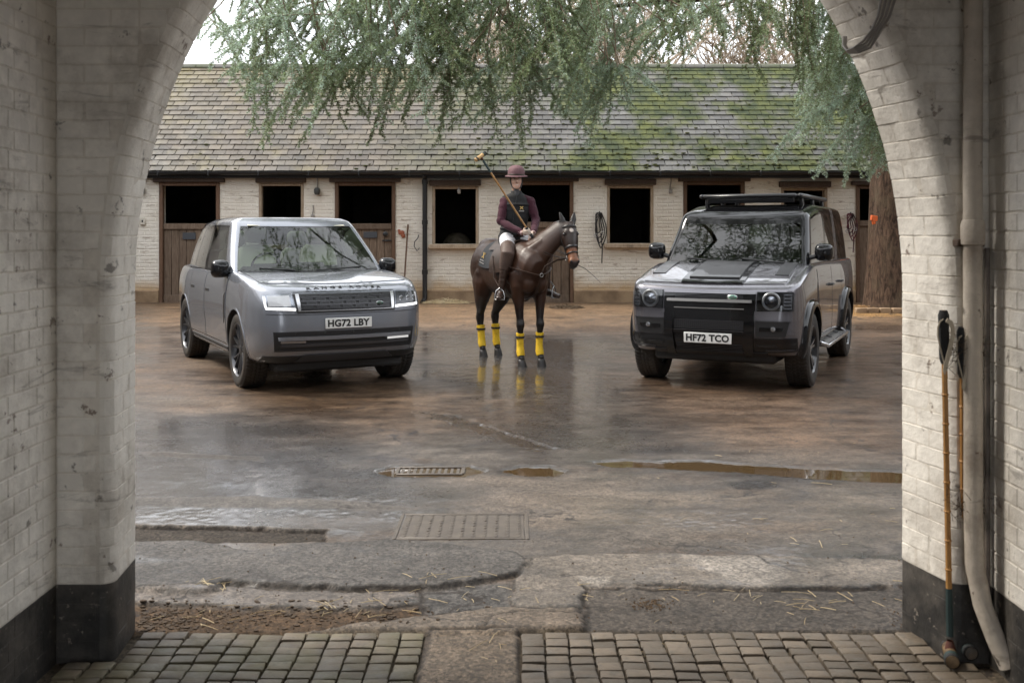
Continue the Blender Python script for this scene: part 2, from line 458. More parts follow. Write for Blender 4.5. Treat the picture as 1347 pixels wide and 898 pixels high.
for side, tw, par in ((-1, TWL, tl), (1, TWR, tr)):
    rz = R(90) if side < 0 else R(-90)       # facing into the tunnel
    near = 3.25 if side < 0 else 3.45
    for c in range(37):
        z = .0375 + c * .075; mat = M_BLACKPL if z < PH else M_WALL
        if z > 2.78: break
        y = FY0 - .005
        first = True
        while y > near:
            kind = 's' if c % 2 == 0 else 'h'
            if first and c % 2 == 0: kind = 'q'
            l = {'s': .212, 'h': .104, 'q': .155}[kind]
            if c % 2 == 1 and not first: l = .104
            put_brick(kind, mat, (tw, y - l / 2 - .004, z), rz, par); y -= l + .010; first = False
# arch face bricks (horizontal courses on the face left and right of the opening)
for side, tw in ((-1, TWL), (1, TWR)):
    w0 = WL0 if side < 0 else WR0
    for c in range(37):
        z = .0375 + c * .075; mat = M_BLACKPL if z < PH else M_WALL
        k = arch_half(z + .04, 1.0); xa = CXA + side * w0 * k + side * (RB + .012)
        x = tw - side * .006; first = True
        while abs(x - xa) > .06 and (xa - x) * side < 0:
            kind = ('s' if c % 2 else 'h') if not first else ('h' if c % 2 else 's')
            l = {'s': .212, 'h': .104}[kind]
            if abs(x - xa) < l:
                l = abs(x - xa)
                if l > .025:
                    o = brick_mesh(l, .0705, .0032, seed=c * 3 + 500).build('brick', mat, arch_wall, 28, fix=False); o.location = (x - side * l / 2, FY0, z)
                break
            put_brick(kind, mat, (x - side * l / 2, FY0, z), 0, arch_wall); x -= side * (l + .01); first = False
# reveal bricks: each bends round the arris
def reveal_brick(side, k0, z0, k1, z1, a, b, mat, sd):
    rg = random.Random(sd); S0, S1 = sect(side, k0, z0), sect(side, k1, z1)
    A, B = np.array(S0[a:b + 1]), np.array(S1[a:b + 1])
    n = len(A); mid = (np.array(sect(side, 0.5 * (k0 + k1), .5 * (z0 + z1)))[a:b + 1])
    cen = np.array((CXA, (FY0 + FY1) / 2, max(ACZ * .0 + min(z0, ACZ), 0)))
    nrm = []
    for i in range(n):
        s = i + a; t = np.array([0, 0, 0.])
        if s < 4: ang = R((0, 22, 45, 68, 90)[s])
        else: ang = R(90)
        if s >= 8: ang = R(90 + (45, 80)[min(s - 8, 1)])
        inn = np.array((-side * k0, 0, -max(z0 - ACZ, 0) / ARZ)); inn /= np.linalg.norm(inn)
        nrm.append(inn * math.sin(ang) + np.array((0, -1, 0)) * math.cos(ang))
    nrm = np.array(nrm); d = .0026 * rg.uniform(.5, 1.2)
    rows = []
    for t, off in ((.03, -.0012), (.055, d), (.945, d), (.97, -.0012)):
        r_ = A * (1 - t) + B * t; o_ = np.full(n, off)
        if off > 0: o_[0] = o_[-1] = .0005
        o_ = o_ + (np.array([rg.uniform(-.0015, .0015) for _ in range(n)]) if off > 0 else 0)
        rows.append(r_ + nrm * o_[:, None])
    # pull the ends in a little so joints show
    for r_ in rows:
        r_[0] = r_[0] * .94 + r_[1] * .06; r_[-1] = r_[-1] * .94 + r_[-2] * .06
    mb = MB(); mb.grid([[Vector(p) for p in r_] for r_ in rows], flip=(side < 0))
    mb.build('brick', mat, arch_wall, 28, fix=False)
zs = [i * .075 for i in range(20)]
crv = [(1.0, z) for z in zs if z < ACZ - .02] + [(math.cos(a), ACZ + ARZ * math.sin(a)) for a in [0.04 * i for i in range(0, 26)]]
for side in (-1, 1):
    for i in range(len(crv) - 1):
        mat = M_BLACKPL if crv[i][1] < PH - .01 else M_WALL
        cuts = ((0, 5), (5, 9)) if i % 2 else ((0, 6), (6, 9))
        for a, b in cuts: reveal_brick(side, *crv[i], *crv[i + 1], a, b, mat, i * 7 + a + (side > 0) * 999)
# black base of the core where no bricks cover it
mb = MB()
for side, tw in ((-1, TWL), (1, TWR)):
    mb.grid([[(tw - side * .002, -3.6, -.02), (tw - side * .002, FY0, -.02)], [(tw - side * .002, -3.6, PH - .004), (tw - side * .002, FY0, PH - .004)]])
    S = [sect(side, 1.0, z) for z in (-.02, PH - .004)]
    S = [[(p[0] - side * .0016, p[1] - (.0016 if p[1] < FY0 + .04 else 0), p[2]) for p in s_] for s_ in S]
    mb.grid(S); mb.grid([[(tw, FY0 - .0016, -.02), S[0][0]], [(tw, FY0 - .0016, PH - .004), S[1][0]]])
mb.build('painted_base', M_BLACKPL, arch, ang=50)

# downpipe in the right corner, cable, hose loop
M_PIPE = make_limewash('painted_pipe', (.52, .46, .39), (.16, .12, .09), True, 1.2)
def wpt(px, py, D): return at(px, py, D)
mb = MB(); px = at(1278, 300, 3.97).x
pts = [(px + .008, 3.96, 3.72), (px, 3.96, 2.0), (px + .002, 3.96, .62), (px + .006, 3.955, .40), (px + .03, 3.94, .25), (px + .07, 3.91, .12), (px + .105, 3.885, .03)]
mb.tube([Vector(p) for p in pts], .036, 16)
pipe = mb.build('downpipe', M_PIPE, None); tag(pipe, 'cream painted iron downpipe in the corner beside the polo mallets', 'pipe')
for zc in (1.72,):
    c_ = MB(); c_.lathe([(.037, -.05), (.046, -.045), (.046, .03), (.041, .05), (.037, .052)], 16, (px + .001, 3.96, zc)); c_.build('pipe_collar', M_PIPE, pipe)
mb = MB(); mb.box((px, 3.995, 1.68), (.11, .05, .03), bev=.004); mb.build('bracket', simple('rusty_bracket', (.06, .035, .022), .8), pipe)
mb = MB(); x0 = px + .075
mb.tube([(x0, 3.995, z_) for z_ in (1.66, 1.2, .8, .4, .14)] , .011, 8)
o = mb.build('conduit', simple('dirty_conduit', (.16, .13, .11), .6, col2=(.06, .05, .04), ns=12), None); tag(o, 'thin dirty conduit pipe running down behind the cream downpipe', 'pipe')
mb = MB()
for k, (dx, dz) in enumerate(((0, 0), (.02, .012), (-.012, .02), (0, 0))):
    P = [at(1160 + 14 * k, -60, 4.0), at(1159 + 6 * k, 0, 3.99), at(1155 + 5 * k, 22, 3.985), at(1147 + 4 * k, 40, 3.985), at(1136 + 3 * k, 54 + k * 3, 3.985), at(1124 + 2 * k, 63 + k * 2, 4.0), at(1114 + k, 67 + k, 4.05), at(1109 + k, 60, 4.10), at(1110 + k, 44, 4.17)]
    Q = []
    for i in range(len(P) - 1):
        for t in (0, .34, .67): Q.append(P[i].lerp(P[i + 1], t))
    mb.tube(Q, .0055, 8)
o = mb.build('cable_loop', M_CABLE); tag(o, 'loop of grey cables hanging over the edge of the arch', 'cable')

# two polo mallets leaning in the corner
M_CANE = simple('bamboo_cane', (.30, .145, .04), .38, col2=(.42, .22, .07), ns=14, obj=True)
M_GREENTAPE = simple('green_tape', (.02, .04, .04), .6)
M_GRIP = simple('black_grip', (.02, .02, .021), .8, bump=.4)
M_HEADW = simple('mallet_wood', (.20, .13, .065), .5, col2=(.08, .05, .025), ns=30)
def mallet(label, P0, P1, hdir, sling=True, grip=.22, headcol=None):
    """P0 = bottom (head), P1 = top (grip end)"""
    P0, P1 = Vector(P0), Vector(P1); d = (P1 - P0); L = d.length; d.normalize()
    t = empty('polo_mallet', P0); tag(t, label, 'mallet')
    def at_(s): return d * (s * L)
    up = Vector((0, -1, 0))
    cm = MB(); n = 14; pts = [at_(.16 + (.84 - .0) * i / n) for i in range(n + 1)]
    cm.tube([at_(.14 + .86 * i / 24) for i in range(25)], [.0125 - .001 * (i / 24) for i in range(25)], 8)
    for i in range(1, 8): cm.lathe([(.012, -.006), (.0152, 0), (.012, .006)], 8, at_(.16 + i * .085), d)
    cm.build('cane', M_CANE, t)
    MB().tube([at_(.05), at_(.10), at_(.19)], [.0145, .0145, .013], 8).build('binding', M_GREENTAPE, t)
    MB().tube([at_(.845), at_(.86), at_(.95), at_(.985), at_(1.0)], [.014, .020, .0205, .022, .015], 10).build('grip', M_GRIP, t)
    h = Vector(hdir).normalized()
    hm = MB(); hm.lathe([(.008, -.095), (.024, -.093), (.027, -.085), (.027, -.05), (.025, 0), (.027, .05), (.027, .085), (.024, .093), (.008, .095)], 14, (0, 0, 0), h, cap=True)
    hd = hm.build('mallet_head', headcol or M_HEADW, t)
    for s_, mt in ((-.065, M_GRIP), (.055, M_GREENTAPE), (.08, M_GRIP)):
        MB().lathe([(.0272, -.012), (.029, -.01), (.029, .01), (.0272, .012)], 14, h * s_, h).build('band', mt, hd)
    MB().lathe([(.02, -.016), (.023, 0), (.018, .03), (.012, .05)], 10, (0, 0, 0), d).build('collar', simple('red_binding', (.09, .03, .02), .6), hd)
    if sling:
        sm = MB(); c0 = at_(.97) + Vector((0, -.02, 0)); q = []
        for i in range(17):
            a = 2 * math.pi * i / 16; q.append(c0 + Vector((.018 * math.sin(a) + .012 * math.sin(2 * a) - .004, -.004 - .012 * math.cos(a * .5), -.10 + .105 * math.cos(a))))
        sm.tube(q, [(.003, .010)] * 17, 6, up=(0, -1, 0)); sm.build('sling', simple('webbing', (.48, .42, .33), .8), t)
    return t
g0 = gnd(1250, 868); g1 = gnd(1272, 862)
mallet('polo mallet with pale sling, left one of the pair against the arch', (g0[0], g0[1], .03), at(1241, 408, 3.99), (-.3, -.9, .0))
mallet('polo mallet with blue-black head, right one of the pair by the downpipe', (g1[0], g1[1] + .03, .03), at(1266, 430, 3.975), (-.1, -.9, .05), True, headcol=simple('dark_mallet_head', (.03, .028, .028), .5, col2=(.12, .09, .06), ns=25))
mb = MB(); 
for k in range(260):
    z0 = random.choice((1.24, 1.2, 1.28, .62, .66)); p = Vector((px + random.uniform(-.09, .06), 3.99 + random.uniform(-.04, .02), z0 + random.uniform(-.05, .05)))
    q = p + Vector((random.uniform(-.03, .03), random.uniform(-.03, .0), random.uniform(-.03, .03))); mb.tube([p, q], .0012, 3)
o = mb.build('debris_clump', simple('dead_moss', (.06, .04, .025), .9), None, ang=0); tag(o, 'clumps of dark dead moss caught behind the cream downpipe', 'moss', kind='stuff')
# ---------------------------------------------------------------- the ground: one sheet with relief, wear and wet areas
def axis(*segs):
    out = []
    for a, b, st in segs: out.extend(np.arange(a, b - 1e-6, st))
    out.append(segs[-1][1]); return np.array(out)
xs = axis((-400, -60, 68), (-60, -14, 5.75), (-14, -6.5, .25), (-6.5, -2.3, .06), (-2.3, 2.3, .015), (2.3, 6.5, .06), (6.5, 14, .25), (14, 60, 5.75), (60, 400, 68))
ys = axis((-400, -40, 72), (-40, -4, 6), (-4, 3.6, .2), (3.6, 4.2, .05), (4.2, 6.0, .010), (6.0, 6.4, .02), (6.4, 9, .035), (9, 15, .06), (15, 22, .14), (22, 60, 4), (60, 700, 80))
GX, GY = np.meshgrid(xs, ys)
def GP(*pts): return [gnd(*p) for p in pts]
wx = GX + .05 * (fbm(GX * 9, GY * 9, 3) - .5) + .03 * (fbm(GX * 28, GY * 28, 5) - .5)
wy = GY + .05 * (fbm(GX * 9, GY * 9, 4) - .5) + .03 * (fbm(GX * 28, GY * 28, 6) - .5)
H = gz(GY) + .012 * (fbm(GX * .5, GY * .5, 11, 3) - .5) * sstep(4.6, 7, GY) * (GY < 30) + .006 * (fbm(GX * 3, GY * 3, 12, 3) - .5) * (GY > 4.3)
near = sstep(9, 5.5, GY)
H = H + .004 * (fbm(GX * 30, GY * 30, 13, 3) - .5) * near
brown = np.array((.086, .060, .041)); grey = np.array((.082, .071, .062)); dark = np.array((.045, .041, .037)); pale = np.array((.15, .12, .095)); mud = np.array((.062, .040, .026))
t = sstep(.38, .62, fbm(GX * .45 + 3, GY * .8, 21, 4) + .30 * sstep(8.2, 13, GY) - .22 * sstep(8.5, 5.5, GY))
C = grey * (1 - t[..., None]) + brown * t[..., None]
t2 = sstep(.50, .68, fbm(GX * .8, GY * 2.2, 23, 5)); C = C * (1 - .4 * t2[..., None]) + pale * .4 * t2[..., None]
t3 = sstep(.56, .66, fbm(GX * 1.3, GY * 3.4, 29, 5)); C = C * (1 - .5 * t3[..., None]) + mud * .5 * t3[..., None]
Wt = .42 + .30 * (fbm(GX * .5, GY * 1.0, 31, 4) - .5) * 2          # roughness
def lay(poly, h=0.0, col=None, rough=None, soft=.012, fac=1.0, warp=1.0, csoft=.03):
    global H, C, Wt
    if h != 0 and soft < .02: csoft = .014
    X_ = GX + (wx - GX) * warp; Y_ = GY + (wy - GY) * warp
    sd = poly_sd(X_, Y_, poly)
    k = sstep(soft, -soft, sd); H = H + h * k
    kc = sstep(csoft, -csoft, sd) * fac
    if col is not None: C = C * (1 - kc[..., None]) + np.array(col) * kc[..., None]
    if h != 0 and soft < .02:                 # black dirt lies in the broken edge
        e = np.exp(-((sd + .004) / .011) ** 2) * sstep(.22, .42, fbm(GX * 7, GY * 7, 91, 3)); C = C * (1 - .92 * e[..., None]) + np.array((.014, .011, .009)) * .92 * e[..., None]; H = H - .008 * e; Wt = Wt * (1 - e) + .85 * e
    if rough is not None: Wt = Wt * (1 - kc) + rough * kc
    return sd
# wet, shiny sweeps: left of the yard and between the cars
lay(GP((150, 545), (330, 560), (470, 600), (620, 650), (560, 690), (150, 690)), 0, (.095, .087, .083), .20, fac=.8, csoft=.5)
lay(GP((560, 440), (800, 445), (880, 540), (960, 600), (700, 610), (560, 560)), 0, (.082, .070, .060), .20, fac=.8, csoft=.8)
lay(GP((690, 655), (1190, 640), (1190, 700), (760, 690)), 0, (.135, .112, .09), .30, fac=.6, csoft=.25)
# brown muddy run-off
lay(GP((330, 512), (560, 505), (720, 530), (700, 560), (520, 575), (360, 545)), 0, (.105, .066, .038), .36, fac=.7, csoft=.5)
lay(GP((790, 470), (1190, 430), (1190, 600), (1000, 590), (860, 540)), 0, (.118, .077, .051), .40, fac=.7, csoft=.7)
lay(GP((178, 398), (1190, 398), (1190, 425), (178, 430)), 0, (.165, .108, .064), .45, fac=.8, csoft=.6)
# troughs and broken edges of old patches
lay(GP((150, 690), (300, 691), (430, 696), (425, 712), (300, 713), (150, 711)), -.022, (.040, .034, .029), .8, soft=.012)
lay(GP((150, 655), (330, 652), (480, 660), (560, 672), (330, 668), (150, 666)), 0, (.07, .065, .06), .6, soft=.015, fac=.7)
lay(GP((190, 594), (340, 600), (350, 606), (190, 600)), 0, (.05, .042, .035), .6, soft=.015, fac=.8)
A = GP((140, 716), (262, 716), (330, 728), (420, 717), (545, 714), (680, 730), (697, 744), (682, 757), (632, 768), (540, 777), (430, 776), (300, 769), (276, 781), (240, 783), (140, 779))
lay(A, .026, (.074, .069, .066), .50, soft=.010)
lay(GP((140, 780), (300, 771), (430, 778), (556, 778), (552, 794), (440, 801), (330, 797), (140, 792)), .006, (.098, .086, .078), .46, soft=.009)
lay(GP((120, 792), (330, 798), (440, 802), (556, 795), (640, 800), (460, 822), (330, 836), (120, 838)), -.016, (.055, .036, .022), .78, soft=.025)
lay(GP((556, 776), (672, 764), (676, 800), (560, 804)), -.004, (.062, .06, .06), .6, soft=.02)
lay(GP((330, 834), (440, 822), (560, 809), (640, 798), (760, 800), (776, 829), (640, 834)), .009, (.120, .099, .080), .5, soft=.009)
lay(GP((640, 812), (672, 806), (770, 806), (772, 831), (640, 834)), .006, (.115, .093, .074), .5, soft=.007)
lay(GP((696, 733), (800, 728), (1000, 731), (1215, 738), (1215, 772), (1000, 774), (770, 768), (766, 800), (676, 800), (676, 765)), .010, (.125, .110, .096), .45, soft=.008)
lay(GP((768, 771), (1000, 775), (1230, 773), (1230, 838), (980, 834), (776, 831)), -.005, (.062, .054, .048), .6, soft=.009)
lay(GP((900, 733), (1000, 735), (1040, 760), (1010, 772), (960, 768), (930, 750)), 0, (.24, .225, .21), .5, fac=.7, csoft=.06)
lay(GP((765, 762), (805, 760), (800, 768), (770, 770)), 0, (.27, .255, .235), .5, fac=.6, csoft=.03)
lay(GP((1215, 740), (1240, 740), (1250, 842), (1150, 835), (1180, 800)), .0, (.05, .045, .042), .6, fac=.7, csoft=.05)
# concrete slab between the two fields of setts, bed under the setts
lay([(-.375, 3.2), (.035, 3.2), (.03, 4.33), (-.36, 4.33)], -.004, (.120, .096, .074), .55, warp=.2, soft=.008)
bed = sstep(4.335, 4.30, GY) * ((GX < -.372) | (GX > .03)) * (GX > -2.0) * (GX < 2.1) * (GY > -3.8)
H = H - .022 * bed; C = C * (1 - bed[..., None]) + np.array((.075, .062, .047)) * bed[..., None]; Wt = np.where(bed > .5, .8, Wt)
# hollows that hold the puddles
PUD = [GP((780, 607), (822, 605), (868, 607), (925, 606), (1000, 612), (1085, 616), (1230, 622), (1230, 636), (1085, 629), (960, 619), (880, 614), (800, 612)),
       GP((660, 618), (685, 613), (725, 614), (746, 619), (725, 624), (685, 623)),
       GP((498, 620), (515, 613), (612, 612), (636, 619), (612, 625), (515, 624)),
       ]
for P in PUD:
    sd = lay(P, -.024, (.060, .042, .026), .22, soft=.05, csoft=.12, warp=1.5)
lay(GP((545, 540), (600, 546), (660, 566), (730, 590), (690, 590), (620, 568)), -.004, (.085, .055, .028), .2, fac=.8, csoft=.08, warp=2)
lay(GP((962, 637), (985, 633), (1012, 634), (1022, 639), (1000, 643), (970, 642)), 0, (.05, .036, .024), .16, csoft=.06)
# planting bed by the tree
lay(GP((1120, 404), (1240, 396), (1240, 418), (1120, 417)), .03, (.20, .12, .05), .85, soft=.05)
C = C * (1 + .45 * (fbm(GX * 2.2, GY * 5.5, 43, 5) - .5) * 2)[..., None]
C = C * (1 + .30 * (fbm(GX * 14, GY * 14, 41, 4) - .5) * 2)[..., None]
C = np.clip(C * .80, .010, .6); Wt = np.clip(Wt + .10 * (fbm(GX * 5, GY * 7, 51, 4) - .5), .10, .9)

m = NT('wet_yard_surface')
ca = m.attr('tone').outputs['Color']; ra = m.attr('gloss').outputs['Fac']
sp = m.noise(240, 3, .6); gr = m.noise(95, 4, .7)
vo = m.n('ShaderNodeTexVoronoi'); vo.inputs['Scale'].default_value = 75; m.l(m.pos, vo.inputs['Vector']); vs_ = m.n('ShaderNodeSeparateColor'); m.l(vo.outputs['Color'], vs_.inputs[0])
ca = m.mix(m.ramp(ra, .25, .5, (.25,) * 3, (.8,) * 3), ca, m.mix(1.0, ca, m.ramp(vs_.outputs[0], .1, .95, (.5, .49, .48), (1.6, 1.56, 1.5)), 'MULTIPLY'))
c = m.mix(m.ramp(gr, .52, .72), ca, m.mix(1.0, ca, (2.1, 2.0, 1.9), 'MULTIPLY'))
cr = m.n('ShaderNodeTexVoronoi', feature='DISTANCE_TO_EDGE'); cr.inputs['Scale'].default_value = .9; wv = m.n('ShaderNodeVectorMath', operation='ADD'); nv = m.n('ShaderNodeTexNoise'); nv.inputs['Scale'].default_value = 3.0; nv.inputs['Detail'].default_value = 6; m.l(m.pos, nv.inputs['Vector']); m.l(m.pos, wv.inputs[0]); m.l(nv.outputs['Color'], wv.inputs[1]); m.l(wv.outputs[0], cr.inputs['Vector'])
c = m.mix(m.math('MULTIPLY', m.ramp(cr.outputs['Distance'], .005, .018, (1, 1, 1), (0, 0, 0)), m.ramp(m.noise(.8, 3), .48, .55)), c, (.025, .02, .017))
c = m.mix(m.ramp(m.noise(60, 5, .7), .55, .68), c, m.mix(1.0, c, (.38, .35, .33), 'MULTIPLY'))
ch = m.ramp(m.noise(1.7, 8, .75, dist=1.2), .62, .645); c = m.mix(m.math('MULTIPLY', ch, .45), c, m.mix(1.0, c, (.55, .5, .46), 'MULTIPLY'))
r_ = m.math('ADD', ra, m.math('MULTIPLY', m.math('SUBTRACT', m.noise(18, 5, .65), .5), .42), clamp=True)
wetm = m.ramp(m.math('ADD', ra, m.math('MULTIPLY', m.math('SUBTRACT', m.noise(3.2, 6, .65, stretch=(.6, 1.3, 1)), .5), .6)), .27, .46, (1, 1, 1), (0, 0, 0))
c = m.mix(wetm, m.mix(1.0, c, (1.3, 1.28, 1.25), 'MULTIPLY'), m.mix(1.0, c, (.62, .58, .55), 'MULTIPLY'))
m.set(col=c, rough=r_, spec=m.ramp(ra, .3, .6, (.5,) * 3, (.22,) * 3))
wet = m.ramp(m.math('ADD', ra, m.math('MULTIPLY', m.math('SUBTRACT', m.noise(3.2, 6, .65, stretch=(.6, 1.3, 1)), .5), .6)), .27, .46, (1, 1, 1), (0, 0, 0))
m.set(coat=wet, coatr=m.ramp(m.noise(9, 4), .35, .7, (.06,) * 3, (.17,) * 3)); m.b.inputs['Coat IOR'].default_value = 1.36
m.bump(m.noise(130, 4, .7), .7, .007); m.bump(m.noise(22, 5, .6), .35, .012)
cb = m.n('ShaderNodeBump'); cb.inputs['Strength'].default_value = .12; cb.inputs['Distance'].default_value = .004; m.l(m.noise(34, 5, .65), cb.inputs['Height']); m.l(cb.outputs[0], m.b.inputs['Coat Normal'])
M_GROUND = m.mat
ny, nx = GX.shape; idx = np.arange(ny * nx).reshape(ny, nx)
Fq = np.stack([idx[:-1, :-1], idx[:-1, 1:], idx[1:, 1:], idx[1:, :-1]], -1).reshape(-1, 4)
me = np_mesh('yard_ground', np.stack([GX, GY, H], -1).reshape(-1, 3), Fq, M_GROUND, True, {'tone': ('POINT', C.reshape(-1, 3)), 'gloss': ('POINT', Wt.ravel())})
ground = link('ground', me); tag(ground, 'wet patched tarmac of the stable yard', kind='structure')
def hz(x, y):
    j = np.clip(np.searchsorted(xs, x) - 1, 0, nx - 2); i = np.clip(np.searchsorted(ys, y) - 1, 0, ny - 2)
    u = (x - xs[j]) / (xs[j + 1] - xs[j]); v = (y - ys[i]) / (ys[i + 1] - ys[i])
    return (H[i, j] * (1 - u) + H[i, j + 1] * u) * (1 - v) + (H[i + 1, j] * (1 - u) + H[i + 1, j + 1] * u) * v

m = NT('muddy_water'); m.set(col=(.07, .045, .022), rough=.03, spec=.55, ior=1.33, coat=.3, coatr=.02); m.bump(m.noise(6, 2), .03, .003); M_WATER = m.mat
for P in PUD:
    P = np.array(P); cx_, cy_ = P.mean(0); N = []
    for i in range(len(P)):
        a, b = P[i], P[(i + 1) % len(P)]
        for t_ in np.arange(0, 1, .1): N.append(a + (b - a) * t_)
    N = np.array(N); d_ = N - [cx_, cy_]
    # grow the sheet a little: the shoreline is where it meets the hollow's rim
    nrm = np.roll(N, -1, 0) - np.roll(N, 1, 0); nrm = np.stack([nrm[:, 1], -nrm[:, 0]], 1); nrm /= np.linalg.norm(nrm, axis=1)[:, None] + 1e-9
    ar = np.sum(N[:, 0] * np.roll(N[:, 1], -1) - np.roll(N[:, 0], -1) * N[:, 1]); nrm *= np.sign(ar)
    N = N + nrm * .02 + nrm * .03 * (fbm(N[:, 0] * 6, N[:, 1] * 6, 77) - .5)[:, None]
    zz = np.array([hz(p[0], p[1]) for p in N]); A_ = np.c_[N, np.ones(len(N))]; sol = np.linalg.lstsq(A_, zz, rcond=None)[0]
    zl = float(np.median(zz)) - .004
    bm = bmesh.new(); vs = [bm.verts.new((p[0], p[1], zl)) for p in N]; f = bm.faces.new(vs); bmesh.ops.triangulate(bm, faces=[f])
    me = bpy.data.meshes.new('puddle'); bm.to_mesh(me); bm.free(); me.materials.append(M_WATER)
    if me.polygons[0].normal.z < 0: me.flip_normals()
    o = link('puddle', me); tag(o, 'shallow muddy puddle on the wet yard', kind='structure')

# ---------------------------------------------------------------- setts under the arch
floor = empty('sett_floor', (0, 4.3, 0)); tag(floor, 'floor of small worn stone setts under the archway', kind='structure'); floor.location = (0, 0, 0)
m = NT('sett_stone')
oi = m.n('ShaderNodeObjectInfo').outputs['Random']
c = m.mix(oi, (.085, .066, .047), (.165, .130, .095)); c = m.mix(m.ramp(m.noise(22, 6, .7), .5, .7), c, (.09, .078, .06))
x, y, z = m.xyz(); mossm = m.math('MULTIPLY', m.ramp(m.noise(2.2, 5), .4, .6), m.ramp(x, -1.0, -.35, (1, 1, 1), (0, 0, 0)))
c = m.mix(m.math('MULTIPLY', mossm, .32), c, (.15, .15, .05))
c = m.mix(m.ramp(m.noise(4, 4), .55, .75), c, (.10, .085, .07))
m.set(col=c, rough=m.ramp(m.noise(9, 4), .3, .7, (.42,) * 3, (.75,) * 3)); m.bump(m.noise(60, 6, .7), .5, .008); m.bump(m.noise(16, 3), .3, .01); M_SETT = m.mat
SW, SD = .1005, .0735
def sett_mb(sd, w=SW - .011, d=SD - .010):
    rg = random.Random(sd); mb = MB(); P = []
    ax = [-w / 2, -w / 2 + .006, w / 2 - .006, w / 2]; ay = [-d / 2, -d / 2 + .006, d / 2 - .006, d / 2]
    til = (rg.uniform(-.03, .03), rg.uniform(-.04, .04))
    for i, y_ in enumerate(ay):
        row = []
        for j, x_ in enumerate(ax):
            e = (i in (0, 3)) + (j in (0, 3)); s_ = .0 if e == 0 else -.0022 if e == 1 else -.005
            row.append((x_ + rg.uniform(-.002, .002), y_ + rg.uniform(-.002, .002), s_ + til[0] * x_ + til[1] * y_ + rg.uniform(-.001, .001)))
        P.append(row)
    ring = lambda zz: [(x_, y_, zz) for x_, y_ in [(-w / 2, -d / 2), (w / 2, -d / 2), (w / 2, d / 2), (-w / 2, d / 2)]]
    mb.grid(P, flip=True)
    b = [P[0][0], P[0][1], P[0][2], P[0][3], P[1][3], P[2][3], P[3][3], P[3][2], P[3][1], P[3][0], P[2][0], P[1][0]]
    mb.rings([b, [(p[0], p[1], -.035) for p in b]], True, False)
    return mb
SM = [sett_mb(k).mesh('paver', M_SETT, 55) for k in range(10)]
rest = MB(); n_s = 0
for side in (0, 1):
    cols = range(19) if side == 0 else range(21)
    for c_ in cols:
        drift = 0.0
        for r_ in range(14):
            x_ = (-.425 - SW * c_) if side == 0 else (.085 + SW * c_); y_ = 4.285 - SD * (r_ + .5)
            x_ += .003 * math.sin(r_ * .9 + c_) ; y_ += .008 * (vnoise(np.array(c_ * .35), np.array(side * 3.), 5) - .5) + .004 * math.sin(c_ * 1.7)
            if abs(x_ - .035) > 1.66 and y_ > FY0 - .03: continue
            if x_ < TWL + .05 or x_ > TWR - .05: continue
            zt = .002 + random.uniform(-.003, .003) + .004 * math.sin(c_ * .8 + r_)
            if r_ < 8 and n_s < 290:
                o = link('paver', SM[random.randrange(10)], floor); o.location = (x_, y_, zt); o.rotation_euler = (0, 0, random.choice((0, math.pi)) + random.uniform(-.03, .03)); n_s += 1
            else:
                q = sett_mb(random.randrange(999)); rest.add([(p[0] + x_, p[1] + y_, p[2] + zt) for p in q.v], q.f)
for c_ in range(38):
    x_ = TWL + .06 + c_ * SW
    for r_ in range(14, 70):
        y_ = 4.285 - SD * (r_ + .5)
        if -.375 < x_ < .035 and y_ > 3.2: continue
        rest.add([(x_ - .044, y_ - .031, .002), (x_ + .044, y_ - .031, .002), (x_ + .044, y_ + .031, .002), (x_ - .044, y_ + .031, .002)], [(0, 1, 2, 3)])
o = rest.build('paver_rest', M_SETT, floor, 55); o.name = 'pavers'; tag(o, kind='stuff')

mb_ = MB()
for _ in range(330):                          # rotted leaf and mud clods in the broken edge
    px_, py_ = (random.gauss(400, 100), random.gauss(805, 8)) if random.random() < .55 else (random.gauss(215, 30), random.gauss(812, 10))
    if px_ < 180: continue
    g_ = gnd(px_, min(835, max(792, py_))); s_ = random.uniform(.004, .013)
    mb_.ball((g_[0], g_[1], float(hz(*g_)) + s_ * .2), (s_ * random.uniform(.6, 1.5), s_ * random.uniform(.6, 1.2), s_ * .45), 3)
o = mb_.build('clods', simple('mud_clods', (.040, .026, .016), .9, col2=(.065, .042, .024), ns=22, bump=.6), ang=0); tag(o, 'clods of mud and rotted leaf in the broken tarmac edge', kind='stuff')
# ---------------------------------------------------------------- cast iron cover and drain grate
M_COVER = simple('worn_cast_iron', (.085, .070, .058), .5, .1, col2=(.12, .10, .08), ns=12, bump=.3, bs=70)
c0, c1, c2, c3 = gnd(527, 707), gnd(690, 708), gnd(689, 678), gnd(530, 677)
cxm, cym = (c0[0] + c1[0] + c2[0] + c3[0]) / 4, (c0[1] + c2[1]) / 2; cw = (c1[0] - c0[0] + c2[0] - c3[0]) / 2; cd = c2[1] - c1[1]
zc = float(np.median([float(hz(cxm + a * cw / 2, cym + b * cd / 2)) for a in (-1, 0, 1) for b in (-1, 0, 1)])) + .003
cov = empty('manhole_cover', (cxm, cym, zc)); tag(cov, 'rectangular iron manhole cover with rows of raised marks set in tarmac', 'manhole cover')
MB().box((0, 0, -.02), (cw, cd, .04), bev=.004).build('plate', M_COVER, cov)
fr_ = MB()
for sx in (-1, 1): fr_.box((sx * (cw / 2 + .016), 0, -.018), (.022, cd + .055, .04), bev=.003)
for sy in (-1, 1): fr_.box((0, sy * (cd / 2 + .016), -.0185), (cw + .01, .022, .04), bev=.003)
fr_.build('frame', M_COVER, cov)
rows = 11; 
